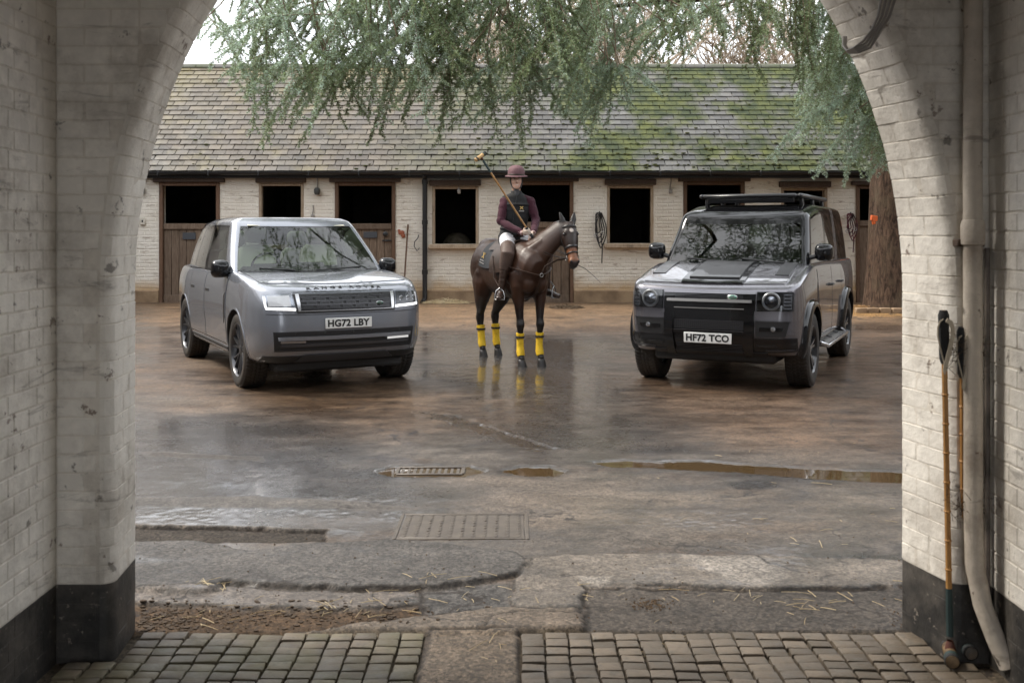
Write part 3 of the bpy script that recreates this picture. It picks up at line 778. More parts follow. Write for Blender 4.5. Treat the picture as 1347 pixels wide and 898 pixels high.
for i in range(rows):
    x_ = -cw / 2 + cw * (i + .5) / rows; rb = MB()
    for j in range(9):
        y_ = -cd / 2 + cd * (j + .5) / 9; s_ = .011
        rb.box((x_ - .008, y_, .0012), (.005, cd / 9 * .62, .0035), rot=(0, 0, .38), bev=.0015); rb.box((x_ + .008, y_, .0012), (.005, cd / 9 * .62, .0035), rot=(0, 0, -.38), bev=.0015)
        if i in (2, 3, 5, 6, 7, 8) and 1 < j < 7 and (i + j) % 3: rb.box((x_, y_, .003), (.012, cd / 9 * .5, .004), bev=.0015)
    tag(rb.build('raised_tread', M_COVER, cov), kind='stuff')
g0, g1 = gnd(521, 622), gnd(610, 613)
gw, gd = g1[0] - g0[0], g1[1] - g0[1]; gcx, gcy = (g0[0] + g1[0]) / 2, (g0[1] + g1[1]) / 2; zg = float(hz(gcx, gcy)) + .010
dr = empty('drain_grate', (gcx, gcy, zg)); tag(dr, 'small slotted iron drain grate standing in a puddle', 'drain grate')
fr_ = MB()
for sy in (-1, 1): fr_.box((0, sy * gd / 2, 0), (gw, .03, .03), bev=.004)
for sx in (-1, 1): fr_.box((sx * gw / 2, 0, -.0005), (.03, gd - .034, .03), bev=.004)
fr_.build('frame', M_COVER, dr)
for i in range(10):
    MB().box((-gw / 2 + gw * (i + .8) / 10.6, 0, -.003), (.026, gd - .036, .022), bev=.004).build('bar', M_COVER, dr)
MB().box((0, 0, -.02), (gw - .03, gd - .034, .01)).build('sump', M_DARKIN, dr)

# loose straw, bits of leaf and grit
sb = MB()
def straw(x_, y_, L, dz=.006):
    a = random.uniform(0, math.pi); dx, dy = math.cos(a) * L / 2, math.sin(a) * L / 2; z_ = float(hz(x_, y_)) + dz
    b = random.uniform(-.08, .08) * L
    sb.tube([(x_ - dx, y_ - dy, z_), (x_ + b * dy / L, y_ - b * dx / L, z_ + L * .03), (x_ + dx, y_ + dy, z_)], random.uniform(.0008, .0017), 4)
for px_, py_, n_, sx_, sy_ in ((560, 790, 16, 120, 18), (430, 800, 22, 120, 8), (290, 810, 16, 60, 14), (1060, 790, 34, 120, 16), (760, 790, 14, 150, 25), (1100, 700, 10, 100, 40), (660, 850, 8, 60, 20), (900, 850, 25, 180, 14), (1000, 640, 10, 200, 60), (590, 770, 8, 60, 10), (280, 775, 14, 25, 3)):
    for _ in range(n_):
        g_ = gnd(px_ + random.gauss(0, sx_ * .6), min(880, max(560, py_ + random.gauss(0, sy_ * .6))))
        straw(g_[0], g_[1], random.choice((.03, .05, .08, .13)) * random.uniform(.6, 1.2))
o = sb.build('straw', M_STRAW); tag(o, 'scattered straw stalks on the tarmac and setts', kind='stuff')
db = MB()
for _ in range(1100):
    px_, py_ = random.choice(((random.uniform(178, 540), random.gauss(812, 10)), (random.uniform(178, 1190), random.uniform(700, 832)), (random.gauss(855, 12), random.gauss(793, 4)), (random.gauss(1210, 18), random.gauss(815, 18)), (random.gauss(240, 40), random.gauss(808, 9))))
    g_ = gnd(px_, min(875, max(530, py_))); s_ = random.uniform(.002, .007)
    db.box((g_[0], g_[1], float(hz(*g_)) + s_ * .25), (s_ * random.uniform(.7, 1.6), s_, s_ * .7), rot=(random.random(), random.random(), random.random() * 3))
o = db.build('grit', simple('mud_crumbs', (.05, .033, .02), .8, col2=(.12, .07, .03), ns=40), ang=0); tag(o, 'crumbs of mud, grit and rotted leaf on the yard', kind='stuff')
# ---------------------------------------------------------------- stable range across the yard
WY = 21.1; SS = F_PX / WY
def WX(px): return (px - CX) / SS
def WZ(py): return EYE - (py - HOR) / SS
BZ = .15; EZ = WZ(224)                     # base, eaves
stable = empty('stable_building', (0, WY, 0)); stable.location = (0, 0, 0)
tag(stable, 'long whitewashed brick stable with mossy slate roof and open half doors', 'building')
OP = [('door', 211, 288, 240), ('window', 341, 399, 241, 322), ('door', 442, 519, 240), ('window', 569, 629, 245, 321), ('door', 679, 753, 239),
      ('window', 799, 859, 244, 320), ('door', 900, 978, 239), ('window', 1028, 1088, 247, 321), ('door', 1127, 1200, 244)]
XL, XR = -9.8, 11.8; TH = .32
walls = MB(); segs = []; xp = XL
for o in OP:
    a, b = WX(o[1]), WX(o[2]); segs.append((xp, a, 0, EZ + .12)); xp = b
    segs.append((a, b, WZ(o[3]), EZ + .12))
    if o[0] == 'window': segs.append((a, b, 0, WZ(o[4])))
segs.append((xp, XR, 0, EZ + .12))
for a, b, z0, z1 in segs: walls.box(((a + b) / 2, WY + TH / 2, (z0 + z1) / 2), (b - a, TH, z1 - z0))
wall = walls.build('wall', M_STABLEWALL, stable, ang=0)
# brick relief of the whole front, joined: the courses are under five pixels high
rng = np.random.default_rng(3); bv = []; bf = []
ops = [(WX(o[1]), WX(o[2]), (WZ(o[4]) if o[0] == 'window' else 0), WZ(o[3])) for o in OP]
c = 0; z = BZ - .06
while z < EZ + .08:
    x = XL + (0 if c % 2 else .11); L = .215 if c % 2 else .1025
    L = .215
    while x < XR:
        a, b = x, x + L; pieces = [(a, b)]
        for (oa, ob, oz0, oz1) in ops:
            if z + .033 > oz0 - .02 and z - .033 < oz1 + .02:
                nxt = []
                for (p, q) in pieces:
                    if q <= oa - .04 or p >= ob + .04: nxt.append((p, q))
                    else:
                        if p < oa - .06: nxt.append((p, oa - .04))
                        if q > ob + .06: nxt.append((ob + .04, q))
                pieces = nxt
        for (p, q) in pieces:
            if q - p < .04: continue
            d = .003 + .004 * rng.random(); h = .031; o_ = len(bv); e = .006
            jx, jz = rng.normal(0, .002, 2)
            bv += [(p + jx, WY + .001, z - h + jz), (q + jx, WY + .001, z - h + jz), (q + jx, WY + .001, z + h + jz), (p + jx, WY + .001, z + h + jz),
                   (p + e + jx, WY - d, z - h + e + jz), (q - e + jx, WY - d * rng.uniform(.7, 1), z - h + e + jz), (q - e + jx, WY - d, z + h - e + jz), (p + e + jx, WY - d * rng.uniform(.7, 1), z + h - e + jz)]
            bf += [(4, 5, 6, 7), (0, 1, 5, 4), (1, 2, 6, 5), (2, 3, 7, 6), (3, 0, 4, 7)]
            bf[-5:] = [tuple(i + o_ for i in f) for f in bf[-5:]]
        x += L + .011
    z += .075; c += 1
me = np_mesh('bricks', bv, bf, M_STABLEWALL, False); o = link('bricks', me, wall); tag(o, kind='stuff')
# mud-brown rendered plinth between the doors
pz = .46; pl = MB(); xp = XL
for o in [q for q in OP if q[0] == 'door'] + [('e', 9e9, 0)]:
    b = min(WX(o[1]) - .03, XR) if o[0] == 'door' else XR
    MB().box(((xp + b) / 2, WY - .02, pz / 2), (b - xp, .06, pz), bev=.012).build('plinth', M_PLINTH, stable, ang=0)
    if o[0] == 'door': xp = WX(o[2]) + .03
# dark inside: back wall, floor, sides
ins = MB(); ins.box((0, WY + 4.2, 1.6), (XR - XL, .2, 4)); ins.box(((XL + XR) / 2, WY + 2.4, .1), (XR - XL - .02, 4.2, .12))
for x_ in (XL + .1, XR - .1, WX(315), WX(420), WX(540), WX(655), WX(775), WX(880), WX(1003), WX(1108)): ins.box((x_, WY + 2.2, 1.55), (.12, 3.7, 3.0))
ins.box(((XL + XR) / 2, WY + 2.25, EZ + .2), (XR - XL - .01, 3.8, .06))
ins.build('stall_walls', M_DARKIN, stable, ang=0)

# doors and windows
def door(px0, px1, top, label=None, leaf_top=294, plate=None, leaf=True):
    a, b = WX(px0), WX(px1); zt = WZ(top); w = b - a; fr = .075
    d = empty('door', (a, WY, 0), 0, stable)
    if label: d['label'] = label
    fm = MB()
    for x_ in (fr / 2 - .02, w - fr / 2 + .02): fm.box((x_, .03, (BZ + zt) / 2), (fr, .13, zt - BZ), bev=.006)
    fm.box((w / 2, .0285, zt - fr / 2 + .003), (w - 2 * fr + .036, .125, fr), bev=.006)
    fm.build('frame', M_FRAME, d)
    MB().box((w / 2, -.035, zt + .045), (w + .26, .14, .085), bev=.008).build('lintel', M_LINTEL, d)
    if leaf:
        zl = WZ(leaf_top); n = max(5, round((w - .12) / .165)); pw = (w - .12) / n
        for i in range(n):
            l = zl - .20 - random.uniform(0, .02)
            o = MB().box((.06 + pw * (i + .5), .055, .18 + l / 2), (pw - .008, .035, l), bev=.006).build('plank', M_DOOR, d)
        rm = MB(); rm.box((w / 2, .035, zl - .06), (w - .13, .075, .12), bev=.006); rm.build('top_rail', M_DOOR, d)
        rm = MB(); rm.box((w / 2, .037, .28), (w - .13, .05, .16), bev=.006); rm.build('bottom_rail', M_DOOR, d)
        bm_ = MB(); bm_.box((w - .17, .012, zl - .36), (.2, .02, .03), bev=.004); bm_.tube([(w - .2, .0, zl - .36), (w - .2, -.04, zl - .36), (w - .16, -.045, zl - .38)], .008, 6); bm_.build('bolt', M_BLACKIRON, d)
        if plate:
            x0, x1, y0, y1 = [WX(plate[0]) - a, WX(plate[1]) - a, WZ(plate[2]), WZ(plate[3])]
            p_ = MB().box(((x0 + x1) / 2, .02, (y0 + y1) / 2), (x1 - x0, .02, y0 - y1), bev=.004).build('name_plate', simple('slate_plate', (.06, .065, .075), .4), d)
    return d
M_SLATEPL = None
door(211, 288, 240, 'brown stable half door with dark name plate, left end of the range', plate=(240, 257, 306, 315))
door(442, 519, 240, 'brown stable half door behind the silver-grey car', plate=(478, 496, 305, 313))
door(679, 753, 239, 'stable half door behind the horse and rider', leaf_top=292)
door(900, 978, 239, 'stable door behind the dark four-by-four')
dd = door(1127, 1200, 244, 'dark stable door beside the cedar trunk', leaf_top=290)
ring = MB(); ring.lathe([(.05, 0), (.055, -.02), (.035, -.035), (.0, -.036)], 14, (WX(507), WY + .012, WZ(308)), (0, 1, 0), cap=True)
ro = ring.build('door_boss', M_BLACKIRON, stable)
def window(px0, px1, top, bot, sill=True):
    a, b = WX(px0), WX(px1); zt, zb = WZ(top), WZ(bot); w = b - a; fr = .06
    d = empty('window', (a, WY, 0), 0, stable); fm = MB()
    for x_ in (fr / 2 - .01, w - fr / 2 + .01): fm.box((x_, .05, (zb + zt) / 2), (fr, .12, zt - zb), bev=.006)
    fm.box((w / 2, .0485, zt - fr / 2), (w - 2 * fr + .018, .115, fr - .004), bev=.006); fm.build('frame', M_PALEWOOD, d)
    MB().box((w / 2, -.012, zb - .05), (w + .16, .26, .10), bev=.014).build('sill', M_PALEWOOD, d)
    MB().box((w / 2, -.02, zt + .07), (w + .12, .16, .12), bev=.01).build('lintel', M_LINTEL, d)
    return d
for o in OP:
    if o[0] == 'window': window(*o[1:])

# slate roof: 300 slates singly, the others joined
PITCH = R(40); RY0 = WY - .20; RZ0 = EZ - .02; RUN = 3.22; ca_, sa_ = math.cos(PITCH), math.sin(PITCH); SL = RUN / ca_
def RP(x, s, off=0.0): return (x, RY0 + s * ca_ - off * sa_, RZ0 + s * sa_ + off * ca_)
roof = MB(); roof.add([RP(XL - .2, 0, -.03), RP(XR + .2, 0, -.03), RP(XR + .2, SL, -.03), RP(XL - .2, SL, -.03)], [(0, 1, 2, 3)])
back = 2 * (RY0 + SL * ca_)
roof.add([(XL - .2, RY0 + RUN, RZ0 + SL * sa_ - .03), (XR + .2, RY0 + RUN, RZ0 + SL * sa_ - .03), (XR + .2, RY0 + 2 * RUN, RZ0 - .03), (XL - .2, RY0 + 2 * RUN, RZ0 - .03)], [(0, 1, 2, 3)])
for x_ in (XL, XR): roof.add([(x_, RY0 + .2, RZ0), (x_, RY0 + RUN, RZ0 + SL * sa_ - .06), (x_, RY0 + 2 * RUN - .2, RZ0)], [(0, 1, 2)])
roof_o = roof.build('roof', M_LINTEL, stable, ang=0)
def slate_mat(name, src):
    m = NT(name)
    rnd = m.n('ShaderNodeObjectInfo').outputs['Random'] if src == 'obj' else m.attr('rnd').outputs['Fac']
    x, y, z = m.xyz()
    rt = m.ramp(x, -6.5, 1.0); 
    xr = m.n('ShaderNodeMapRange'); m.l(x, xr.inputs[0]); xr.inputs[1].default_value = -3.0; xr.inputs[2].default_value = 1.5
    side = xr.outputs[0]
    warm = m.mix(rnd, (.066, .053, .041), (.140, .113, .085)); cool = m.mix(rnd, (.052, .050, .046), (.112, .108, .098))
    c = m.mix(side, warm, cool)
    c = m.mix(m.math('MULTIPLY', m.ramp(m.noise(1.3, 5), .45, .65), .7), c, m.mix(rnd, (.050, .045, .042), (.12, .11, .10)))
    c = m.mix(m.ramp(m.noise(11, 5, .7), .57, .75), c, (.19, .165, .12))
    # yellow lichen high on the left, green moss to the right
    hz_ = m.n('ShaderNodeMapRange'); m.l(z, hz_.inputs[0]); hz_.inputs[1].default_value = 4.4; hz_.inputs[2].default_value = 5.7
    lich = m.math('MULTIPLY', m.ramp(m.math('ADD', m.noise(1.6, 6, .6), m.math('MULTIPLY', hz_.outputs[0], .2)), .54, .74), m.math('SUBTRACT', 1.0, side, clamp=True))
    c = m.mix(m.math('MULTIPLY', lich, .6), c, (.15, .12, .04))
    mo = m.ramp(m.math('ADD', m.noise(.75, 6, .58, stretch=(1, 1.0, .8)), m.math('MULTIPLY', m.math('SUBTRACT', rnd, .5), .07)), .415, .53)
    mo = m.math('MULTIPLY', mo, m.math('ADD', m.math('MULTIPLY', side, .86), .08))
    green = m.mix(m.ramp(m.noise(2.1, 6, .7), .42, .66), (.026, .039, .013), (.100, .112, .024))
    c = m.mix(mo, c, green)
    m.set(col=c, rough=m.mix(mo, (.42,) * 3, (.85,) * 3), spec=.4); m.bump(m.noise(30, 6, .7), .5, .008); m.bump(m.math('MULTIPLY', mo, m.noise(60, 4)), .5, .02); return m.mat
MS_O, MS_A = slate_mat('slate', 'obj'), slate_mat('slate_run', 'attr')
G = .192; SWd = .268
def slate_geo(w, l, sd):
    rg = random.Random(sd); j = lambda a: rg.uniform(-a, a)
    t0 = .016; ch = .012 if rg.random() < .2 else .0
    low = [(-w / 2, j(.003)), (-w / 2 + ch + .004, -.004 + j(.003)), (0, j(.004)), (w / 2 - .004, -.003 + j(.003)), (w / 2, j(.003))]
    V = [(x_, y_, .030 + j(.004)) for x_, y_ in low] + [(w / 2, l, .004), (-w / 2, l, .004)]
    n = len(V); V2 = V + [(p[0], p[1], p[2] - t0) for p in V[:5]]
    F_ = [(0, 1, 2, 3, 4, 5, 6)] + [(i + 1, i, 7 + i, 8 + i) for i in range(4)] + [(0, 6, 7), (4, 11, 5)]
    return V2, F_
SLM = []
for k in range(9):
    V2, F_ = slate_geo(SWd - .012, G * 1.55, k); SLM.append(MB().add(V2, F_).mesh('slate', MS_O, 0))
rows = int(SL / G); cnt = 0; sv = []; sf = []; sr = []
eul = Euler((PITCH, 0, 0))
order = []
for r_ in range(rows + 1):
    x = XL - .1 + (SWd / 2 if r_ % 2 else 0); x_i = 0
    while x < XR + .2:
        order.append((r_, x + random.uniform(-.006, .006))); x += SWd
vis = [q for q in order if (q[0] <= 6 and -7.7 < q[1] < 7.2) and not (WX(610) < q[1] < WX(700) and q[0] > 5)]
vis = set(vis[:300])
for r_, x in order:
    s_ = G * r_ - .03
    if s_ > SL - .05: continue
    p = RP(x, s_)
    if (r_, x) in vis:
        o = link('slate', SLM[random.randrange(9)], roof_o); o.location = p; o.rotation_euler = (PITCH + random.uniform(-.02, .02), random.uniform(-.012, .012), random.choice((0, 0, 0, 0, 0, .05, -.06)) * random.random() + random.uniform(-.012, .012))
    else:
        V2, F_ = slate_geo(SWd - .012, min(G * 1.55, SL - s_), random.randrange(9999)); M_ = Euler((PITCH + random.uniform(-.012, .012), random.uniform(-.01, .01), random.uniform(-.01, .01))).to_matrix(); o_ = len(sv)
        sv += [tuple(M_ @ Vector(v) + Vector(p)) for v in V2]; sf += [tuple(i + o_ for i in f) for f in F_]; sr += [random.random()] * len(F_)
me = bpy.data.meshes.new('slates'); me.from_pydata(sv, [], sf); me.materials.append(MS_A)
a = me.attributes.new('rnd', 'FLOAT', 'FACE'); a.data.foreach_set('value', sr)
o = link('slates', me, roof_o); tag(o, kind='stuff')
mm = MB()
for _ in range(420):
    x_ = random.uniform(XL, 9) if random.random() < .25 else random.uniform(-1.5, 9); s_ = random.choice((random.uniform(.02, SL - .1), abs(random.gauss(0, .5)) + .03)); s_ = G * round(s_ / G) - .035
    if s_ < 0 or s_ > SL - .1: s_ = .05
    p = RP(x_, s_ + random.uniform(-.02, .05), .028); r_ = random.uniform(.012, .04); mm.ball(p, (r_ * 1.5, r_, r_ * .6), 3)
o = mm.build('moss_clumps', simple('roof_moss', (.05, .062, .018), .95, col2=(.10, .10, .03), ns=5, bump=.8), roof_o); tag(o, kind='stuff')
rdg = MB()
x = XL - .1
while x < XR + .1:
    rdg.tube([(x, RY0 + RUN, RZ0 + SL * sa_ - .01), (x + .44, RY0 + RUN, RZ0 + SL * sa_ - .01)], .085, 8); x += .455
rdg.build('ridge', simple('ridge_tile', (.16, .15, .14), .7, col2=(.10, .11, .06), ns=2, bump=.3), roof_o)
# gutter and black downpipe
gt = MB(); P = []
for x_ in (XL - .2, XR + .2): P.append([(x_, RY0 - .055 + .065 * math.cos(a), RZ0 - .035 + .065 * math.sin(a)) for a in [math.pi + math.pi * k / 8 for k in range(9)]] + [(x_, RY0 - .055 + .058 * math.cos(a), RZ0 - .033 + .058 * math.sin(a)) for a in [2 * math.pi - math.pi * k / 8 for k in range(9)]])
gt.rings(P, True, True)
gt.box((0, WY - .07, EZ - .10), (XR - XL, .12, .14))
gut = gt.build('gutter', M_BLACKIRON, stable)
for x_ in np.arange(XL + .3, XR, 1.05): MB().box((x_, RY0 - .05, RZ0 - .06), (.03, .14, .10), bev=.004).build('gutter_bracket', M_BLACKIRON, gut)
xd = WX(559.5); dp = MB(); dp.tube([(xd, RY0 - .055, RZ0 - .08), (xd, WY - .11, EZ - .2), (xd, WY - .11, 1.2), (xd, WY - .11, .30), (xd - .04, WY - .22, .22)], .052, 12)
dpo = dp.build('downpipe', M_BLACKIRON, stable)
for zz in (2.75, 1.9, .85): MB().lathe([(.054, -.05), (.064, -.045), (.064, .045), (.054, .05)], 12, (xd, WY - .11, zz)).build('pipe_collar', M_BLACKIRON, dpo)

# small things on and by the stable wall
def lamp(px, py, label):
    x_, z_ = WX(px), WZ(py); t = empty('wall_lamp', (x_, WY - .01, z_)); tag(t, label, 'wall lamp')
    MB().tube([(0, -.02, .38), (0, -.025, .2), (0, -.03, .06)], .013, 8).build('conduit', M_CABLE, t)
    b = MB(); b.lathe([(.0, -.09), (.045, -.085), (.065, -.04), (.066, .02), (.045, .055), (.02, .065)], 14, (0, -.075, 0), cap=True); b.build('lamp_body', simple('dull_lamp', (.05, .05, .048), .5), t)
lamp(188, 250, 'round black wall lamp under the eaves at the left end'); lamp(418, 251, 'round black wall lamp between window and second half door')
def cable(px, y0, y1, label):
    mb = MB(); x_ = WX(px); mb.tube([(x_ + .01 * math.sin(k), WY - .022, WZ(y0) + (WZ(y1) - WZ(y0)) * k / 6) for k in range(7)], .012, 6)
    mb.box((x_, WY - .035, WZ(y1)), (.07, .05, .09), bev=.01)
    tag(mb.build('cable_drop', M_CABLE), label, 'cable')
cable(604, 231, 252, 'thin cable with end box on wall left of rider'); cable(882, 231, 252, 'thin cable dropping to a switch beside the right-hand doors'); cable(412, 270, 285, 'thin rusty cable end on wall right of second opening')
mb = MB().box((WX(188.5), WY - .03, WZ(291)), (.11, .05, .16), bev=.01); sw = mb.build('switch_box', simple('cream_switch', (.6, .56, .48), .5)); tag(sw, 'small cream switch box on stable wall near the left door', 'switch')
MB().box((WX(188.5), WY - .057, WZ(291)), (.03, .012, .05), bev=.003).build('switch', M_BLACKPLASTIC, sw)
t = empty('broom_handle', (WX(532), WY - .25, .2)); tag(t, 'brown wooden broom leaning on the stable wall beside black downpipe', 'broom')
MB().tube([(0, .0, .06), (.08, .20, WZ(294) - .22)], .018, 8).build('handle', M_FRAME, t); MB().box((0, 0, .03), (.34, .06, .06), bev=.01).build('brush_head', M_DOOR, t)
mb = MB(); mb.tube([(WX(552) - .02, WY - .02, WZ(309)), (WX(552) - .03, WY - .07, WZ(313)), (WX(552) - .10, WY - .07, WZ(318)), (WX(552) - .11, WY - .06, WZ(324)), (WX(552) - .05, WY - .05, WZ(330)), (WX(552), WY - .04, WZ(326))], .010, 6)
tag(mb.build('wall_hook', M_BLACKIRON), 'bent black iron hook left of the black downpipe', 'hook')
mb = MB(); mb.ball((WX(528), WY - .02, WZ(306)), (.07, .02, .05), 6); mb.ball((WX(530.5), WY - .02, WZ(310)), (.045, .02, .05), 6); mb.ball((WX(525), WY - .02, WZ(303.5)), (.03, .018, .035), 6)
tag(mb.build('rust_stain', simple('red_paint_blot', (.32, .10, .05), .7)), 'red-brown blot on wall above the leaning broom', 'mark')
def tack(px, y0, y1, mat, label, name, w=.11):
    x_ = WX(px); t = empty(name, (x_, WY - .05, WZ(y0))); tag(t, label, name.replace('_', ' '))
    MB().tube([(0, .03, 0), (0, -.05, .01), (0, -.06, .03)], .012, 6).build('hook', M_BLACKIRON, t)
    L = WZ(y0) - WZ(y1)
    mb = MB()
    for k in range(4):
        q = []; l = L * (.55 + .14 * k) * .72; ww = w * (.55 + .2 * k)
        for i in range(21):
            a = 2 * math.pi * i / 20; q.append((ww * math.sin(a) + .02 * math.sin(3 * a + k) + .02 * (k - 1.5), -.04 - .012 * k, -l / 2 + l / 2 * math.cos(a)))
        mb.tube(q, (.012), 6)
    mb.build('straps', mat, t)
    MB().tube([(.03, -.05, -.4 * L), (.06, -.06, -.7 * L), (.05, -.05, -L)], .012, 6).build('hanging_strap', mat, t)
    b = MB(); b.lathe([(.035, 0), (.042, .006), (.035, .012), (.028, .006), (.035, 0)], 12, (-.08, -.09, -.45 * L), (0, 1, 0)); b.lathe([(.035, 0), (.042, .006), (.035, .012), (.028, .006), (.035, 0)], 12, (.08, -.09, -.40 * L), (0, 1, 0)); b.build('ring', M_STEEL, t)
    return t
tack(788, 280, 346, simple('black_tack', (.018, .016, .015), .5), 'black leather bridle hanging on the wall beside the window', 'bridle', .085)
tack(1117, 281, 332, simple('maroon_halter', (.14, .02, .03), .7, col2=(.03, .015, .02), ns=8), 'dark red rope headcollar hanging behind the four-by-four', 'headcollar', .075)
def heap(px, py, w, h, d, mat, label, name, cat, n=260, L=.14, Y=None):
    g_ = gnd(px, py); Y = Y or g_[1]; x0 = (px - CX) * Y / F_PX; z0 = float(hz(x0, Y)); mb = MB()
    for _ in range(n):
        a = random.uniform(0, 2 * math.pi); rr = math.sqrt(random.random()); xx, yy = w * rr * math.cos(a), d * rr * math.sin(a); zz = h * (1 - rr) * random.random()
        e = Vector((random.gauss(0, 1), random.gauss(0, 1), random.gauss(0, .25))).normalized() * L * random.uniform(.3, .6)
        c_ = Vector((x0 + xx, Y + yy, z0 + zz + .012)); mb.tube([c_ - e, c_ + e], .004, 3)
    o = mb.build(name, mat, ang=0); tag(o, label, cat, kind='stuff')
heap(587, 396, .5, .12, .22, M_STRAW, 'small heap of golden straw against the stable plinth', 'straw_heap', 'straw', Y=20.75)
heap(745, 407, .35, .09, .2, simple('dung', (.08, .05, .025), .8), 'small dark heap of muck on yard behind the horse', 'muck_heap', 'muck', Y=19.6)
heap(1150, 410, 1.0, .05, .5, simple('leaf_litter', (.22, .12, .05), .8, col2=(.34, .2, .08), ns=5), 'brown leaf litter at the foot of the cedar', 'leaf_litter', 'leaves', 900, .09, Y=19.3)
mb = MB(); mb.ball((WX(597), WY + 1.3, 1.35), (.34, .45, .34), 10); mb.ball((WX(590), WY + 1.45, 1.05), (.5, .55, .32), 8)
tag(mb.build('hay_heap', simple('pale_hay', (.20, .17, .13), .9, col2=(.10, .085, .06), ns=8, bump=1, bs=20)), 'pale rounded heap just visible inside the window left of the rider', 'hay')
# kerb of the planting bed
x = WX(1108) * .9
kerb = empty('bed_kerb', (7, 18.5, .1)); tag(kerb, 'low brick kerb of the planting bed under the cedar', 'kerb'); kerb.location = (0, 0, 0)
for i in range(22):
    x_ = 6.5 + i * .225; y_ = 18.55 + .02 * math.sin(i * 1.3)
    MB().box((x_, y_, float(hz(x_, y_)) + .035), (.212, .11, .11), rot=(0, random.uniform(-.02, .02), random.uniform(-.03, .03)), bev=.012).build('brick', M_PLINTH, kerb)

# ---------------------------------------------------------------- unseen side wings, added to hold back sky and give the cars something to reflect
M_RANGE = simple('weathered_stone', (.34, .315, .28), .85, col2=(.24, .22, .20), ns=1.5)
for sg, xw, lb in ((-1, -10.2, 'unseen pale side range added at the left of the yard for reflections'), (1, 12.2, 'unseen pale side range added at the right of the yard for reflections')):
    wng = empty('added_range', (xw, 13, 0)); wng.location = (0, 0, 0); tag(wng, lb, 'building')
    y0, y1 = FY1 + .45, WY + 9
    hh = 4.4 if sg < 0 else 3.0
    MB().box((xw + sg * .2, (y0 + y1) / 2, hh / 2), (.4, y1 - y0, hh)).build('wall', M_RANGE, wng, ang=0)
    rf = MB(); rf.add([(xw - sg * .3, y0, hh - .05), (xw - sg * .3, y1, hh - .05), (xw + sg * 2.9, y1, hh + 2.5), (xw + sg * 2.9, y0, hh + 2.5)], [(0, 1, 2, 3)]); rf.build('roof', M_LINTEL, wng, ang=0)
    for k in range(4):
        yy = y0 + 2 + k * 3.6; dm_ = MB().box((xw - sg * .03, yy, 1.25), (.08, 1.3, 2.5), bev=.01); dm_.build('door', M_DOOR, wng)
# ---------------------------------------------------------------- the cedar over the yard
m = NT('cedar_bark')
v = m.noise(8, 7, .72, stretch=(2.2, 2.2, .55), dist=.6)
c = m.mix(m.ramp(v, .38, .62), (.024, .015, .010), (.135, .086, .060)); c = m.mix(m.ramp(m.noise(2, 4), .5, .75), c, (.10, .075, .05))
m.set(col=c, rough=.85, spec=.2); m.bump(v, 1.0, .05); m.bump(m.noise(30, 5), .4, .01); M_BARK = m.mat
M_TWIG = simple('cedar_twig', (.30, .22, .15), .8, col2=(.15, .11, .075), ns=3)
m = NT('cedar_needles'); ta = m.attr('tint').outputs['Color']
m.set(col=ta, rough=.55, spec=.35)
tr_ = m.n('ShaderNodeBsdfTranslucent'); m.l(ta, tr_.inputs['Color']); ms = m.n('ShaderNodeMixShader'); ms.inputs[0].default_value = .35
m.l(m.b.outputs[0], ms.inputs[1]); m.l(tr_.outputs[0], ms.inputs[2]); m.l(ms.outputs[0], m.out.inputs[0]); M_NEEDLE = m.mat

TX, TY = 7.52, 19.3; TZ = float(hz(TX, TY))
cedar = empty('cedar_tree', (TX, TY, TZ)); cedar.location = (0, 0, 0)
tag(cedar, 'big blue-green cedar with drooping branches and thick furrowed trunk at right', 'tree')
tk = MB(); rings = []
for i in range(34):
    z_ = -.1 + 9.5 * (i / 33) ** 1.15; r_ = (.60 - .012 * z_ + .06 * math.exp(-max(z_, 0) * 2.4))
    rings.append([(TX + .02 * z_ + r_ * (1 + .05 * math.sin(5 * a + z_ * .4) + .035 * math.sin(9 * a + 2) + .02 * math.sin(17 * a + z_)) * math.cos(a), TY + r_ * (1 + .05 * math.sin(4 * a + z_ * .3)) * math.sin(a), TZ + z_) for a in [2 * math.pi * k / 56 for k in range(56)]])
tk.rings(rings, True, True); tk.build('trunk', M_BARK, cedar, ang=80)
rg = np.random.default_rng(21); prnd = random.Random(5)
limbs = []
def limb(pts, r0, r1):
    P = [Vector(p) for p in pts]; Q = []
    for i in range(len(P) - 1):
        p0, p1, p2, p3 = P[max(i - 1, 0)], P[i], P[i + 1], P[min(i + 2, len(P) - 1)]
        for t in np.linspace(0, 1, 8, endpoint=False):
            Q.append(.5 * ((2 * p1) + (p2 - p0) * t + (2 * p0 - 5 * p1 + 4 * p2 - p3) * t * t + (3 * p1 - p0 - 3 * p2 + p3) * t ** 3))
    Q.append(P[-1]); n = len(Q); limbs.append((Q, [r0 + (r1 - r0) * i / (n - 1) for i in range(n)])); return Q
limb([(TX, TY, 6.4), (6.2, 18.0, 6.6), (3.6, 16.6, 6.3), (.8, 15.6, 6.1), (-2.0, 15.0, 5.9), (-4.2, 14.8, 5.6)], .17, .03)
limb([(TX, TY, 7.4), (6.0, 18.6, 7.8), (3.0, 17.6, 7.4), (-.4, 16.9, 7.0), (-3.2, 16.5, 6.7), (-5.0, 16.3, 6.3)], .19, .03)
limb([(TX, TY, 5.6), (6.6, 18.4, 5.9), (5.2, 17.6, 5.9), (3.6, 17.0, 5.7), (1.6, 16.8, 5.5)], .13, .03)
limb([(TX, TY, 5.0), (7.4, 18.2, 5.6), (6.7, 17.2, 5.6), (6.0, 16.6, 5.2)], .10, .025)
limb([(TX, TY, 4.2), (7.8, 18.2, 4.7), (7.2, 17.3, 4.6), (6.6, 16.9, 4.2)], .09, .02)
